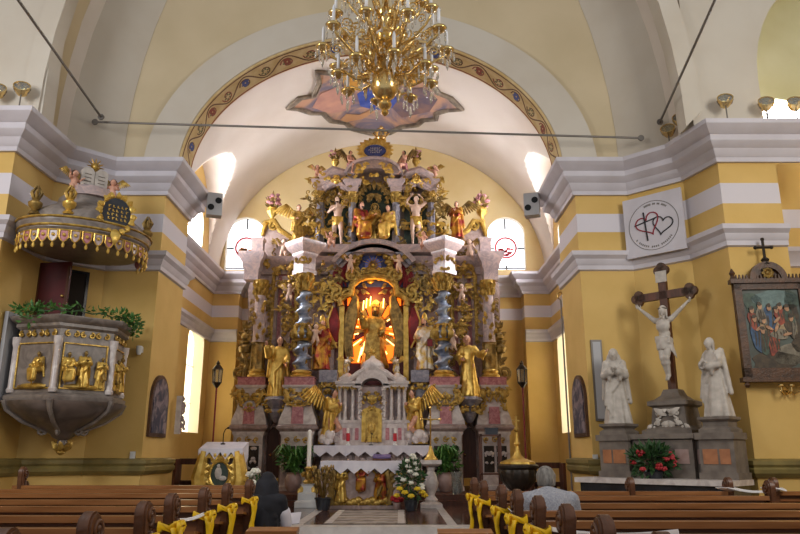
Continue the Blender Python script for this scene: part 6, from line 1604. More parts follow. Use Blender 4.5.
m = MB(); rnd = random.Random(9)
for lo, hi, n_ in ((R(50), R(110), 16), (R(215), R(325), 22)):
    for k in range(n_):
        a = lo+(hi-lo)*k/(n_-1)
        if rnd.random() < .12: continue
        m.box((.41*math.cos(a), -.017, cz+.41*math.sin(a)), (.022,.004,.035), ry=PI/2-a)
m.build('circular_inscription', M_iron, em)
# ------------------------------------------------------------------ framed painting on the right pier
PY = 11.12; a = W(737, 320, PY); b = W(803, 320, PY); cx = (a.x+b.x)/2-.03; pz0, pz1 = Zp(379, PY), Zp(283, PY); pw = (b.x-a.x)/2+.03
t = thing('framed_painting', 'large carved walnut framed religious painting on the right pier', 'painting', (cx+.06, PY-.02, pz0)); ph = pz1-pz0
t.rotation_euler = (0, 0, R(-4))
fwd = .12
m = MB()
m.bb(-pw, -pw+fwd, -.06, .04, 0, ph); m.bb(pw-fwd, pw, -.06, .04, 0, ph); m.bb(-pw, pw, -.06, .04, 0, fwd*1.4); m.bb(-pw, pw, -.06, .04, ph-fwd, ph)
m.bb(-pw-.05, pw+.05, -.1, .04, ph-.02, ph+.05); m.bb(-pw-.05, pw+.05, -.1, .04, -.05, .02); fr_ = m.build('frame', M_frame, t)
m = MB()
for k in range(21): m.tube([(-pw+2*pw*k/20, -.05, ph+.04), (-pw+2*pw*k/20, -.05, ph+.13)], [.03,.012], 5)
for s_ in (-1, 1): m.lathe([(.02,-.14),(.05,-.1),(.03,-.05)], (s_*(pw-.02), -.05, 0), 8); m.lathe([(.05,0),(.03,.06),(.05,.1),(.01,.18)], (s_*pw, -.05, ph+.05), 8)
m.build('frame_cresting', M_frame, t)
m = MB(); m.arcslab(0, ph+.04, .2, .2, .3, .3, -.08, .03, 0, PI, 18); m.arcslab(0, ph+.04, .0, .0, .2, .2, -.02, .03, 0, PI, 18); cre = m.build('arched_crest', M_frame, t)
g = MB()
for k in range(8): a_ = 2*PI*k/8; leaf(g, (.03*math.cos(a_),-.05,ph+.15+.03*math.sin(a_)), (.1*math.cos(a_),-.06,ph+.15+.1*math.sin(a_)), .04)
g.ell((0,-.05,ph+.15), .04, 8, 6); g.build('crest_rosette', M_goldd, cre)
m = MB(); m.lathe([(.07,.3),(.05,.34),(.07,.38),(.03,.42)], (0,-.03,ph), 8); m.tube([(0,-.03,ph+.4),(0,-.03,ph+.72)], .022, 6); m.tube([(-.12,-.03,ph+.59),(.12,-.03,ph+.59)], .022, 6)
for p in ((0,-.03,ph+.73),(-.13,-.03,ph+.59),(.13,-.03,ph+.59)): m.ell(p, .032, 8, 6)
m.build('crest_cross', M_bronze, t)
iw, i0, i1 = pw-fwd, fwd*1.4, ph-fwd
m = MB(); m.bb(-iw, iw, -.02, .0, i0, i1); cv = m.build('canvas', mat('painted_landscape', '55625c', .5, col2='3c3c32', scale=3, dist=.8), t)
def blob(nm, cx, cz, rx, rz_, mm, ang=0, y=-.024, wob=.22, th=.004):
    rnd = random.Random(int(cx*97+cz*531+rx*77)); n = 18; ph = [rnd.uniform(0, 6.3) for _ in range(3)]; poly = []
    for k in range(n):
        a = 2*PI*k/n; q = 1+wob*(math.sin(2*a+ph[0])*.5+math.sin(3*a+ph[1])*.5+math.sin(5*a+ph[2])*.3)
        u, v = rx*q*math.cos(a)*iw, rz_*q*math.sin(a)*(i1-i0); c_, s_ = math.cos(ang), math.sin(ang)
        poly.append((max(-iw, min(iw, cx*iw+u*c_-v*s_)), max(i0, min(i1, i0+cz*(i1-i0)+u*s_+v*c_))))
    m = MB(); m.prism(poly, y-th, y+th); m.build(nm, mm, cv)
def strokes(nm, cx, cz, rx, rz_, mm, n, ang, y):
    rnd = random.Random(int(cx*911+cz*37)); m = MB()
    for k in range(n):
        u = (rnd.uniform(-.8, .8))*rx; x0 = cx+u; l = rz_*rnd.uniform(.4, .9); b = ang+rnd.uniform(-.35, .35); z0_ = cz+rnd.uniform(-.3, .3)*rz_
        m.tube([((x0-math.sin(b)*l)*iw, y, i0+(z0_-l*math.cos(b))*(i1-i0)), ((x0+.02)*iw, y, i0+z0_*(i1-i0)), ((x0+math.sin(b)*l)*iw, y, i0+(z0_+l*math.cos(b))*(i1-i0))], [.004,.012,.004], 4, flat=.3)
    m.build(nm, mm, cv)
Cb = lambda n, c, c2: mat(n, c, .55, col2=c2, scale=14)
pb, pr, pg, pc, pn, pv, pk = Cb('paint_blue','3c5a7c','2a3f58'), Cb('paint_red','a0492f','6e2c20'), Cb('paint_grey','857c6a','5f584b'), Cb('paint_cream','b09a76','87704f'), Cb('paint_brown','4e3f2c','33291d'), Cb('paint_green','47594a','2d3c32'), Cb('paint_skin','b98f6c','9a6f50')
blob('painted_sky', .1, .84, .8, .15, Cb('paint_sky','6f8480','566a68'), 0); blob('painted_tree', -.65, .82, .3, .16, pv); blob('painted_tree', .72, .86, .26, .13, pv, .2); blob('painted_ruin', .62, .7, .3, .12, pn)
blob('painted_ground', -.1, .09, .95, .11, pn); blob('painted_rock', .42, .16, .55, .12, pg, .1); blob('painted_rock', .75, .3, .22, .1, pn)
y2 = -.03
for nm, x, z, rx, rz_, mm, an in (('painted_robe',-.12,.6,.22,.15,pb,.3),('painted_robe',-.3,.46,.2,.14,pc,.2),('painted_robe',-.1,.32,.2,.16,pr,-.2),('painted_robe',-.42,.32,.18,.15,pv,0),('painted_robe',-.66,.4,.18,.2,pb,.1),('painted_robe',-.72,.6,.16,.12,pr,0),('painted_robe',.34,.5,.36,.1,pc,.45),('painted_robe',.15,.42,.28,.07,pg,-.25),('painted_robe',.62,.5,.24,.14,pn,.2),('painted_robe',.24,.66,.18,.12,pr,0),('painted_robe',.55,.66,.2,.1,pv,.3),('painted_robe',-.42,.66,.18,.11,pg,.2)):
    blob(nm, x, z, rx, rz_, mm, an, y2); strokes('painted_fold', x, z, rx, rz_, pn if mm is not pn else pg, 5, an, y2-.006); y2 -= .0012
for x, z in ((-.12,.76),(.12,.73),(-.36,.6),(.26,.77),(-.68,.62),(-.74,.73),(.5,.75),(-.44,.78),(.6,.62),(-.45,.47)): blob('painted_head', x, z, .075, .042, pk, 0, y2-.006, .1); blob('painted_hair', x-.01, z+.03, .08, .025, pn, 0, y2-.008, .2)
for x, z, an in ((.1,.6,.8),(-.2,.5,-.5),(.4,.42,.2),(.05,.5,1.2),(-.55,.5,.6)): blob('painted_arm', x, z, .16, .018, pk, an, y2-.007, .1)
t = thing('wall_sconce', 'gilt wall sconce with curled arms below the walnut framed painting', 'sconce', (W(788, 390, 11.15).x, 11.24, Zp(390, 11.1)))
m = MB(); m.lathe([(.09,-.03),(.06,.0)], (0,0,0), 12, M=Matrix.Rotation(PI/2, 3, 'X')); m.build('back_plate', M_brass, t)
for s_ in (-1, 0, 1): m = MB(); m.tube([(0,-.03,0),(s_*.08,-.12,-.06),(s_*.16,-.2,-.02),(s_*.16,-.2,.05)], .014, 6); m.lathe([(.01,.04),(.05,.06),(.04,.08)], (s_*.16,-.2,0), 10); m.build('arm', M_brass, t)
# ------------------------------------------------------------------ pews
def end_mesh(h, carved):
    m = MB(); k = h/1.13
    poly = [(0,0),(.46,0),(.46,.42),(.43,.5),(.33,.56),(.2,.64),(.135,.76),(.12,.86),(.13,.94)]
    poly += [(.06+.075*math.cos(a), 1.055+.075*math.sin(a)) for a in [R(-25+18*q) for q in range(13)]]+[(-.01,.98),(.0,.9),(.02,.7),(0,.5)]
    m.prism([(y, z*k) for y, z in poly], -.036, .036, 'yz')
    me = m.mesh('e'); bm = bmesh.new(); bm.from_mesh(me); bmesh.ops.bevel(bm, geom=[e for e in bm.edges if abs(e.verts[0].co.x-e.verts[1].co.x) < 1e-5], offset=.012, segments=2, affect='EDGES', clamp_overlap=True)
    bm.to_mesh(me); bm.free(); return me
def scroll_carving():
    m = MB()
    for s_ in (-1, 1):
        x = s_*.038; uy = Vector((0, 1, 0))
        spiral(m, (x,.07,1.04), .06, 1.5, -PI/2, .016, 1, 16, ux=uy); m.tube([(x,.08,.95),(x,.1,.85),(x,.06,.72),(x,.12,.6)], [.02,.018,.02,.012], 6)
        spiral(m, (x,.16,.5), .1, 1.4, PI/2, .018, -1, 14, ux=uy); leaf(m, (x,.1,.75), (x,.14,.95), .04, nrm=Vector((s_,0,0))); leaf(m, (x,.2,.45), (x,.36,.3), .06, nrm=Vector((s_,0,0))); leaf(m, (x,.15,.4), (x,.1,.15), .06, nrm=Vector((s_,0,0)))
    return m
ends = {}
for hh_ in (1.13, 1.24):
    m = end_mesh(hh_, True); m.materials.append(M_woodd); m.polygons.foreach_set('use_smooth', [True]*len(m.polygons)); m.set_sharp_from_angle(angle=R(40)); ends[hh_] = m
crv = scroll_carving().mesh('carving'); crv.materials.append(M_woodd); crv.polygons.foreach_set('use_smooth', [True]*len(crv.polygons))
def pew(x0, x1, Y, label, xs, group, bt=.96, tall=()):
    t = thing('church_pew', label, 'pew', ((x0+x1)/2, Y, 0), 0, group); w = x1-x0
    m = MB(); m.box((0,.09,bt-.25), (w,.03,.44), rx=-.06); m.box((0,.1,.3), (w,.025,.36), rx=-.06); m.build('back_board', M_wood, t)
    m = MB(); m.box((0,.06,bt-.02), (w,.1,.045)); o = m.build('top_rail', M_wood_top, t)
    m = MB(); m.box((0,-.06,bt-.2), (w,.22,.025), rx=-.12); m.build('book_ledge', M_wood_top, t)
    m = MB(); m.box((0,.065,bt-.1), (w,.03,.03)); m.box((0,.075,bt-.34), (w,.035,.03)); m.build('back_moulding', M_wood, t)
    m = MB(); m.box((0,.3,.44), (w,.4,.035)); m.build('seat', M_wood, t)
    m = MB(); m.box((0,-.22,.17), (w,.16,.04)); m.build('kneeler', M_wood, t)
    for x in xs:
        e = inst('pew_end', ends[1.24 if x in tall else 1.13], t, (x-(x0+x1)/2, 0, 0)); inst('scroll_carving', crv, e, (0,0,.1 if x in tall else 0))
    return t
LY = [2.8, 3.6, 4.42, 5.3, 6.25, 7.15, 8.3, 9.3, 10.0]
RY = [2.65, 3.4, 4.16, 5.0, 5.9, 6.8, 8.0, 9.0]
ordn = ['nearest', 'second', 'third', 'fourth', 'fifth', 'sixth', 'seventh', 'eighth', 'ninth']
LX, RX = -1.6, .95
lbl = {}
for i, y in enumerate(LY):
    lx = LX+(.09 if y < 5 else 0)-.02*i
    pew(-5.3, lx, y, '%s brown wooden pew of the left block counted from the bottom picture edge' % ordn[i], (lx, -5.2) , 'pews left of the aisle', .97 if y < 9.5 else .99, (-5.2,) if y > 9.5 else ())
for i, y in enumerate(RY):
    xs = (RX-.03*(y > 7), 4.06) if y < 8.5 else (RX-.03, 2.85, 4.06)
    pew(xs[0], 4.06, y, '%s brown wooden pew of the right block counted from the bottom picture edge' % ordn[i], xs, 'pews right of the aisle')
for i, y in enumerate((6.8, 8.0, 9.0)):
    pew(4.62, 7.6, y, ('wooden side pew by the right pier, nearest of three', 'wooden side pew by the right pier, middle of three', 'wooden side pew by the right pier, farthest of three')[i], (4.62, 7.6), 'side pews by the right pier')
# yellow ribbons tied on the aisle ends
def ribbon_mesh(s_):
    m = MB()
    m.tube([(-.055,-.03,.9),(.055,-.03,.9),(.055,.165,.9),(-.055,.165,.9)], [.045]*4, 6, closed=True, flat=.18)
    x = s_*.068
    for q in (-1, 1):
        m.tube([(x,.02,.9),(x+s_*.02,.02+q*.03,.925),(x+s_*.03,.02+q*.06,.925),(x+s_*.03,.02+q*.085,.9),(x+s_*.025,.02+q*.06,.875),(x+s_*.01,.02+q*.03,.885),(x,.02,.9)], [.012,.02,.026,.026,.024,.018,.012], 8, flat=.35)
    for q, L in ((-1, .38), (.7, .26)):
        vs = []; n = 8
        for k in range(n+1):
            z = .9-(.9-L)*k/n; w = .045*(1-.15*k/n); xx = x+s_*.012*math.sin(k*1.3+q); y = .0+.04*q+.012*math.sin(k*1.1)
            vs += [(xx-.008,y-w,z),(xx+.05*0+.03,y-w*.2,z),(xx+.012,y+w,z),(xx-.006,y+w*.3,z)]
        fs = []
        for k in range(n):
            for i in range(4): a = k*4+i; b = k*4+(i+1)%4; fs.append((a,b,b+4,a+4))
        fs += [(0,1,2,3),(n*4+3,n*4+2,n*4+1,n*4)]; m.add(vs, fs)
    m.ell((x,.02,.9), (.028,.03,.035), 8, 6); return m
rl = ribbon_mesh(1).mesh('ribbon'); rr = ribbon_mesh(-1).mesh('ribbon')
for q in (rl, rr): q.materials.append(M_ribbon); q.polygons.foreach_set('use_smooth', [True]*len(q.polygons))
for i, y in enumerate(LY):
    if i in (0, 7, 8): continue
    lx = LX+(.09 if y < 5 else 0)-.02*i
    tag(inst('yellow_ribbon', rl, None, (lx, y, 0)), 'yellow ribbon bow on the aisle end of the %s left pew' % ordn[i], 'ribbon', 'yellow ribbons on the pew ends')
for i, y in enumerate(RY):
    if i == 0: continue
    tag(inst('yellow_ribbon', rr, None, (RX-.03*(y > 7), y, 0)), 'yellow ribbon bow on the aisle end of the %s right pew' % ordn[i], 'ribbon', 'yellow ribbons on the pew ends')
def tape(a, b, label, sag=.03):
    a = Vector(a); b = Vector(b); m = MB(); m.tube([a.lerp(b, k/8)-Vector((0,0,sag*4*(k/8)*(1-k/8))) for k in range(9)], .016, 6, flat=.3)
    tag(m.build('white_tape', M_wtape), label, 'tape', 'white tapes closing the pews')
tape((LX-.02,4.45,.92), (LX-.75,3.72,.97), 'white tape slanting left from the third left pew end')
tape((LX-.05,6.25,.92), (LX-.1,5.45,.95), 'white tape between the fourth and fifth left pew ends')
tape((RX+.05,5.0,.92), (RX+.62,4.2,.98), 'white tape slanting right from the fourth right pew end')
tape((RX+.05,3.42,.94), (RX+.5,2.75,.98), 'white tape slanting right from the second right pew end')
tape((RX+.05,6.8,.92), (RX+.05,5.95,.95), 'white tape between the fifth and sixth right pew ends')
tape((4.1,9.0,1.0), (4.58,9.0,.98), 'white tape strung between the right block and the side pews', .03)
for x, s_, lb in ((4.06, 1, 'white tape wrapped round the outer end of the farthest right pew'), (4.62, -1, 'white tape wrapped round the end of the farthest side pew')):
    m = MB(); m.tube([(-.06,-.07,.99),(.06,-.07,.99),(.065,.21,.99),(-.065,.21,.99)], [.035]*4, 6, closed=True, flat=.25); tag(m.build('white_tape', M_wtape, loc=(x, 9.0, 0)), lb, 'tape', 'white tapes closing the pews')
for (x, y, rz), lb in zip(((1.15,5.92,.2),(1.62,5.95,-.1),(1.3,6.83,.1)), ('white hymn sheet on the ledge beside the grey haired person', 'white hymn sheet right of another on the fifth right pew', 'white hymn sheet on the sixth right pew ledge')):
    m = MB(); m.box((0,0,0), (.2,.15,.012), rx=-.12); o = m.build('hymn_sheet', M_cloth); o.location = (x, y-.07, .79); o.rotation_euler = (0,0,0); tag(o, lb, 'paper', 'hymn sheets on the pews')
# low kneeling benches standing in the aisle
def kneeler_bench(px0, px1, py, Y, label):
    a, b = W(px0, py, Y), W(px1, py, Y); t = thing('prayer_bench', label, 'bench', ((a.x+b.x)/2, Y, 0)); w = b.x-a.x; h = a.z
    m = MB(); m.box((0,0,h-.02), (w+.04,.2,.04), rx=.1); m.build('arm_rest', M_wood_top, t)
    for s_ in (-1, 1): m = MB(); m.prism([(-.08,0),(.35,0),(.35,.15),(.1,.25),(.06,h-.04),(-.08,h-.04)], s_*w/2-.02, s_*w/2+.02, 'yz'); m.build('side_panel', M_woodd, t)
    m = MB(); m.box((0,-.03,h*.5), (w-.04,.025,h*.75)); m.build('front_panel', M_woodr, t); m = MB(); m.box((0,.24,.17), (w,.2,.04)); m.build('kneeler', M_woodr, t)
kneeler_bench(250, 296, 529, 6.9, 'low brown prayer bench behind the seated nun')
kneeler_bench(440, 490, 531, 6.4, 'low brown prayer bench beside the right pew ends')
# ------------------------------------------------------------------ people
SEAT = dict(head=(0,-.1,.69), neck=(0,-.05,.6), chest=(0,-.035,.5), belly=(0,-.01,.39), pelvis=(0,.01,.3), shl=(.115,-.04,.565), shr=(-.115,-.04,.565),
    ell=(.15,-.1,.4), elr=(-.15,-.1,.4), wrl=(.06,-.22,.4), wrr=(-.06,-.22,.4), hl=(.06,0,.29), hr=(-.06,0,.29), kl=(.075,-.25,.3), kr=(-.075,-.25,.3), al=(.07,-.25,.05), ar=(-.07,-.25,.05), tl=(.08,-.35,.02), tr=(-.08,-.35,.02))
def person(name, label, X, Y, h, rz, jmod, cloth, legc, kind, headdir=(0,-1,-.35), dz=0):
    t = thing(name, label, 'person', (X, Y, dz), rz)
    J = jj(SEAT, **jmod)
    b = flesh(J, RAD, .011, h, headdir=headdir); b.materials.append(M_skin); b.polygons.foreach_set('use_smooth', [True]*len(b.polygons)); inst('body', b, t)
    m = MB()                                                     # upper garment
    m.ell(J['chest'], (.135,.1,.125), 14, 10); m.ell(J['belly'], (.12,.095,.12), 14, 10); m.ell(J['pelvis'], (.125,.105,.09), 14, 10); m.cap(J['chest'], J['pelvis'], .095, .1, 12)
    m.cap(J['shl'], J['shr'], .056, .056, 10); m.cap(J['shl'], J['neck'], .05, .035); m.cap(J['shr'], J['neck'], .05, .035)
    m.ell((J['shl']+J['shr'])/2+Vector((0,.035,-.01)), (.12,.055,.07), 12, 8)
    for q in 'lr': m.cap(J['sh'+q], J['el'+q], .054, .047, 10); m.cap(J['el'+q], J['el'+q].lerp(J['wr'+q], .88), .046, .036, 10)
    for k in range(4): m.cap(J['belly']+Vector((-.1,.05,.06-.05*k)), J['belly']+Vector((.1,.05,.04-.05*k)), .02, .024, 6)
    me = remesh(m, .012, h, 2); me.materials.append(cloth); me.polygons.foreach_set('use_smooth', [True]*len(me.polygons)); inst('habit' if kind == 'nun' else 'jumper', me, t)
    m = MB()
    for q in 'lr': m.cap(J['h'+q], J['k'+q], .085, .068, 12); m.cap(J['k'+q], J['a'+q]+Vector((0,0,.02)), .066, .055 if kind != 'nun' else .08, 12)
    if kind == 'nun': m.cap(J['kl'], J['kr'], .066, .066); m.cap(J['al'], J['ar'], .075, .075); m.cap((J['kl']+J['kr'])/2, (J['al']+J['ar'])/2, .07, .08)
    me = remesh(m, .013, h, 2); me.materials.append(legc); me.polygons.foreach_set('use_smooth', [True]*len(me.polygons)); inst('skirt', me, t)
    return t, J
h = 1.54; NX, NY_ = -1.6, 8.7
nun, J = person('person', 'nun in a black veil sitting with her back to the camera, holding white sheets', NX, NY_, h, PI, dict(wrr=(-.1,-.24,.42), wrl=(.02,-.24,.4)), M_black, M_black, 'nun')
m = MB(); H = J['head']
m.ell(H+Vector((0,.012,.012)), (.066,.068,.08), 14, 10); m.ell(H+Vector((0,.03,-.01)), (.068,.06,.08), 14, 10)
for k in range(9):
    a = PI*(k/8); x = math.cos(a); m.cap(H+Vector((.056*x,.02+.04*math.sin(a),.0)), H+Vector((.105*x,.06+.085*math.sin(a),-.34-.03*math.sin(a))), .034, .022+.008*(k % 2), 8)
m.cap(H+Vector((0,.05,-.02)), H+Vector((0,.12,-.3)), .06, .08, 10)
me = remesh(m, .011, h, 2); me.materials.append(M_black); me.polygons.foreach_set('use_smooth', [True]*len(me.polygons)); inst('veil', me, nun)
m = MB(); m.tube([H+Vector((.05*math.cos(a), -.05, .0+.062*math.sin(a))) for a in [PI*k/10 for k in range(11)]], .012, 6); m.xf(Matrix.Scale(h, 4)); m.build('white_band', M_cloth, nun)
m = MB(); m.cap(J['elr'].lerp(J['shr'], .45), J['elr'], .06, .055, 12); m.cap(J['elr'], J['elr'].lerp(J['wrr'], .8), .055, .045, 12); me = remesh(m, .012, h, 1); me.materials.append(M_cloth); me.polygons.foreach_set('use_smooth', [True]*len(me.polygons)); inst('white_sleeve', me, nun)
p = W(290, 503, NY_+.42); t = thing('prayer_sheet', 'open white sheets held up in the hands of the nun', 'paper', (p.x-.05, NY_+.42, .62))
m = MB(); m.box((-.09,0,.02), (.19,.26,.008), rx=.45, ry=.1); m.box((.09,0,.02), (.19,.26,.008), rx=.45, ry=-.1); m.build('sheet', M_cloth, t)
t = thing('wooden_stool', 'wooden stool under the seated nun', 'stool', (NX, NY_, 0)); 
m = MB(); m.box((0,0,.3), (.4,.34,.04)); m.build('seat', M_woodr, t)
for sx in (-1, 1):
    for sy in (-1, 1): m = MB(); m.tube([(sx*.16, sy*.14, .29), (sx*.19, sy*.17, 0)], [.02,.016], 8); m.build('leg', M_woodr, t)
h = 1.52
gp, J = person('person', 'grey haired person in a light grey knitted jumper bowed forward in the right pews', 1.33, 6.38, h, PI+.1, dict(head=(-.01,-.17,.66), neck=(0,-.1,.6), chest=(0,-.06,.49), shl=(.125,-.08,.55), shr=(-.125,-.08,.55), ell=(.18,-.14,.38), elr=(-.18,-.14,.38), wrl=(.05,-.26,.42), wrr=(-.05,-.26,.42)), M_sweater, M_black, 'p', headdir=(.1,-1,-.6), dz=.17)
m = MB(); H = J['head']
m.ell(H+Vector((0,.012,.026)), (.055,.062,.06), 14, 10); m.ell(H+Vector((0,.055,.0)), (.034,.028,.034), 10, 8)
for k in range(9): a = PI*k/8; m.cap(H+Vector((.046*math.cos(a),.012+.042*math.sin(a),.03)), H+Vector((.046*math.cos(a),.016+.04*math.sin(a),-.026)), .016, .01, 6)
me = remesh(m, .008, h, 1); me.materials.append(M_grayh); me.polygons.foreach_set('use_smooth', [True]*len(me.polygons)); inst('grey_hair', me, gp)
m = MB(); m.tube([H*h+Vector((.05*math.cos(a), .075, .0+.05*math.sin(a))) for a in [PI*k/8 for k in range(9)]], .009, 6); m.build('hair_clip', M_blackm, gp)
# ------------------------------------------------------------------ chandelier
CY = 8.0; cw = W(385, 85, CY); CX = cw.x
zc = lambda y: Zp(y, CY)
t = thing('chandelier', 'large many armed brass and crystal chandelier hanging before the chancel arch', 'chandelier', (CX, CY, zc(112)))
b0 = zc(112); zq = lambda y: zc(y)-b0
m = MB(); m.lathe([(.005,-.06),(.04,-.03),(.05,0),(.03,.03),(.075,.06),(.09,.1),(.075,.14),(.03,.17),(.1,zq(98)),(.16,zq(93)),(.185,zq(86)),(.17,zq(79)),(.1,zq(74)),(.05,zq(70)),(.1,zq(66)),(.13,zq(62)),(.06,zq(56)),(.05,zq(48)),(.12,zq(42)),(.14,zq(38)),(.06,zq(32)),(.05,zq(22)),(.11,zq(16)),(.12,zq(12)),(.05,zq(5)),(.05,zq(-20)),(.1,zq(-25)),(.04,zq(-32)),(.02,zq(-40))], n=24); m.build('stem', M_brass, t)
m = MB(); m.tube([(0,0,zq(-40)),(0,0,zq(-40)+4)], .015, 6); m.build('hanging_rod', M_brass, t)
def cd_arm(r, zcup, zhub, big):
    m = MB(); d = zcup-zhub
    m.tube([(.08,0,zhub),(r*.3,0,zhub-.1),(r*.62,0,zhub-.12+d*.2),(r*.9,0,zhub+d*.35),(r,0,zhub+d*.75),(r,0,zcup)], [.022,.02,.018,.018,.016,.014], 7)
    spiral(m, (r*.45,0,zhub+.02), .1, 1.4, -PI/2, .014, 1, 14); spiral(m, (r*.78,0,zhub+d*.3+.1), .08, 1.3, PI, .012, -1, 12); leaf(m, (r*.5,0,zhub-.1), (r*.55,0,zhub-.24), .03)
    m.lathe([(.02,-.05),(.05,-.02),(.085,.0),(.1,.03),(.075,.035),(.03,.04),(.03,.08)], (r,0,zcup), 14)
    c = MB(); c.lathe([(.02,.07),(.02,.26),(.016,.29),(.004,.32)], (r,0,zcup), 10)
    x = MB()
    for k in range(6):
        a = PI/3*k; p = Vector((r+.09*math.cos(a), .09*math.sin(a), zcup))
        x.lathe([(.002,-.15),(.016,-.11),(.01,-.06),(.003,-.05)], p, 6); x.ell(p+Vector((0,0,-.03)), .012, 6, 4)
    p = Vector((r,0,zcup-.08)); x.lathe([(.002,-.2),(.022,-.13),(.012,-.04),(.003,-.02)], p, 6)
    x.lathe([(.002,-.2),(.02,-.14),(.012,-.06),(.003,-.02)], (r*.5,0,zhub-.12), 6)
    return [q.mesh('a') for q in (m, c, x)]
for r, n_, yc, yh, a0 in ((.6,8,80,72,.2),(.8,10,50,60,.05),(.66,8,24,42,.3),(.48,6,2,16,.1)):
    ms = cd_arm(r, zq(yc), zq(yh), True)
    for q, mm in zip(ms, (M_brass, M_bulb, M_crystal)): q.materials.append(mm); q.polygons.foreach_set('use_smooth', [True]*len(q.polygons))
    for k in range(n_):
        o = inst('chandelier_arm', ms[0], t, rz=a0+2*PI*k/n_); inst('candle_bulb', ms[1], o); inst('crystal_drops', ms[2], o)
# crystal festoons and brass foliage round the stem
m = MB(); rnd = random.Random(3)
for k in range(60):
    a = rnd.uniform(0, 2*PI); u = Vector((math.cos(a), math.sin(a), 0)); z = zq(rnd.uniform(8, 78)); q = rnd.uniform(.12, .5)
    spiral(m, u*q+Vector((0,0,z)), rnd.uniform(.05,.1), 1.2, rnd.uniform(0,6), .012, rnd.choice((-1,1)), 9, ux=u)
    if k % 2: leaf(m, u*q*.6+Vector((0,0,z)), u*(q+.1)+Vector((0,0,z+rnd.uniform(-.1,.15))), .035, nrm=Vector((0,0,1)))
m.build('brass_foliage', M_brass, t)
m = MB()
for k in range(90):
    a = rnd.uniform(0, 2*PI); u = Vector((math.cos(a), math.sin(a), 0)); z = zq(rnd.uniform(5, 85)); q = rnd.uniform(.15, .75)
    m.ell(u*q+Vector((0,0,z)), (.014,.014,.03), 6, 4)
for k in range(24):
    a = 2*PI*k/24; 
    for s_ in range(8): w_ = s_/7; q = .18+.5*w_; m.ell((q*math.cos(a), q*math.sin(a), zq(60)-.18*math.sin(PI*w_)+.2*w_), .014, 6, 4)
m.build('crystal_beads', M_crystal, t)
# ------------------------------------------------------------------ tie rods
def rod(a, b, label):
    m = MB(); m.tube([a, b], .022, 8)
    for p in (a, b): m.lathe([(.06,-.015),(.06,.015)], p, 12, M=Matrix.Rotation(PI/2, 3, 'X'))
    tag(m.build('tie_rod', M_iron), label, 'tie rod', 'iron tie rods of the vault')
a = W(95, 122, 12.3); b = W(641, 138, 12.3)
zr = (a.z+b.z)/2
rod((a.x, 12.3, a.z), (b.x, 12.3, b.z), 'long iron tie rod spanning the chancel arch')
a = W(101, 117, 12.1); rod(tuple(a), (-5.25, 6.5, a.z+.05), 'iron tie rod running along the left side of the nave vault')
a = W(660, 122, 12.1); rod(tuple(a), (4.1, 6.5, a.z+.05), 'iron tie rod running along the right side of the nave vault')
# ------------------------------------------------------------------ floodlights on the cornices
def flood(px, py, Y, ztop, rz, label):
    p = W(px, py, Y); t = thing('brass_floodlight', label, 'lamp', (p.x, Y, ztop), rz, 'brass floodlights on the cornices'); h = max(.12, p.z-ztop)
    m = MB(); m.lathe([(.05,0),(.05,.015),(.012,.02)], n=10); m.tube([(0,0,.01),(0,0,h-.1)], .012, 6); m.tube([(-.13,0,h),(-.1,0,h-.08),(0,0,h-.12),(.1,0,h-.08),(.13,0,h)], .01, 6); m.build('lamp_bracket', M_iron, t)
    M = Matrix.Rotation(R(60), 3, 'X'); m = MB(); m.lathe([(.03,-.14),(.08,-.12),(.125,-.03),(.135,.05),(.12,.05),(.1,-.02),(.05,-.08)], (0,0,h), 16, M=M); m.build('brass_bowl', M_brass, t)
    m = MB(); m.lathe([(.118,.03),(.118,.04)], (0,0,h), 16, M=M); m.build('glass_front', M_glass, t)
ZT = 6.93
flood(22, 88, 10.5, ZT, .4, 'brass floodlight on the left cornice at its projecting corner')
flood(-2, 90, 10.55, ZT, .4, 'brass floodlight on the left cornice cut by the picture edge')
flood(668, 130, 11.85, ZT, -.5, 'brass floodlight on the right cornice, lowest of five, beside the tie rod end')
flood(680, 119, 11.55, ZT, -.5, 'brass floodlight on the right cornice, second from the arch')
flood(725, 100, 10.95, ZT, -.3, 'brass floodlight on the right cornice before the white pier')
flood(766, 103, 10.95, ZT, -.3, 'brass floodlight on the right cornice at the left of the chapel window')
flood(795, 103, 10.95, ZT, -.3, 'brass floodlight on the right cornice before the chapel window')
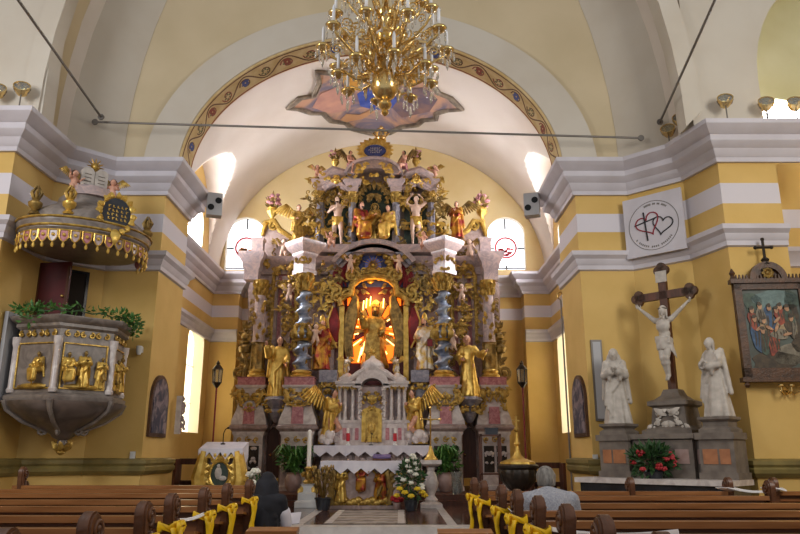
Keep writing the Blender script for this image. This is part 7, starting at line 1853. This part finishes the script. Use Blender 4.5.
# dark patterned speaker boxes at the ends of the arch cornices
for s_, lb in ((-1, 'grey speaker panel with dark openings at the end of the left arch cornice'), (1, 'grey speaker panel with dark openings at the end of the right arch cornice')):
    x = -4.02; x = x if s_ < 0 else mx(x)
    t = thing('loudspeaker', lb, 'loudspeaker', (x, 14.3, 6.36), s_*R(-18)); m = MB(); m.bb(-.16, .16, -.12, .12, 0, .5); m.build('cabinet', M_panel, t)
    m = MB()
    for q in (-1, 1): m.lathe([(.07,-.01),(.07,.01)], (q*.075, -.122, .25+q*.08), 12, M=Matrix.Rotation(PI/2, 3, 'X'))
    m.build('speaker_grille', M_blackm, t)
# ------------------------------------------------------------------ light and camera
def area(name, loc, target, sx, sy, power, col):
    l = bpy.data.lights.new(name, 'AREA'); l.shape = 'RECTANGLE'; l.size = sx; l.size_y = sy; l.energy = power; l.color = col
    o = bpy.data.objects.new(name, l); C.objects.link(o); o.location = loc
    o.rotation_euler = (Vector(target)-Vector(loc)).to_track_quat('-Z', 'Y').to_euler(); return o
cool = (.93, .96, 1.0); warm = (1, .93, .8)
area('nave_fill_south', (6.8, 3.5, 6.5), (0, 16, 2.5), 2.0, 3.2, 300, (1, .97, .9))  # added out-of-view area lamp, no window modelled; brightens the altar from the right
area('nave_fill_north', (-7.6, 3.5, 6.5), (-.5, 16, 2.5), 2.0, 3.2, 340, (.95, .97, 1))  # matching unseen lamp added on the left, also aimed at the altar
l = bpy.data.lights.new('niche_lamp', 'POINT'); l.energy = 28; l.color = (1, .5, .12); l.shadow_soft_size = .15
o = bpy.data.objects.new('niche_lamp', l); C.objects.link(o); o.location = W(374, 300, 19.72)+Vector((0,0,.1))
w = bpy.data.worlds.new('sky'); bpy.context.scene.world = w; w.use_nodes = True
bg = w.node_tree.nodes['Background']; bg.inputs[0].default_value = (.95, .97, 1.0, 1); bg.inputs[1].default_value = .46
cam = bpy.data.cameras.new('camera'); cam.sensor_width = 36; cam.lens = 700/800*36; cam.clip_end = 200
co = bpy.data.objects.new('camera', cam); C.objects.link(co); co.location = (0, 0, CH); co.rotation_euler = (PI/2+TH, 0, 0)
sc = bpy.context.scene; sc.camera = co
sc.view_settings.view_transform = 'Standard'; sc.view_settings.look = 'None'; sc.view_settings.gamma = 1; sc.view_settings.use_curve_mapping = False
sc.view_settings.exposure = 0.0
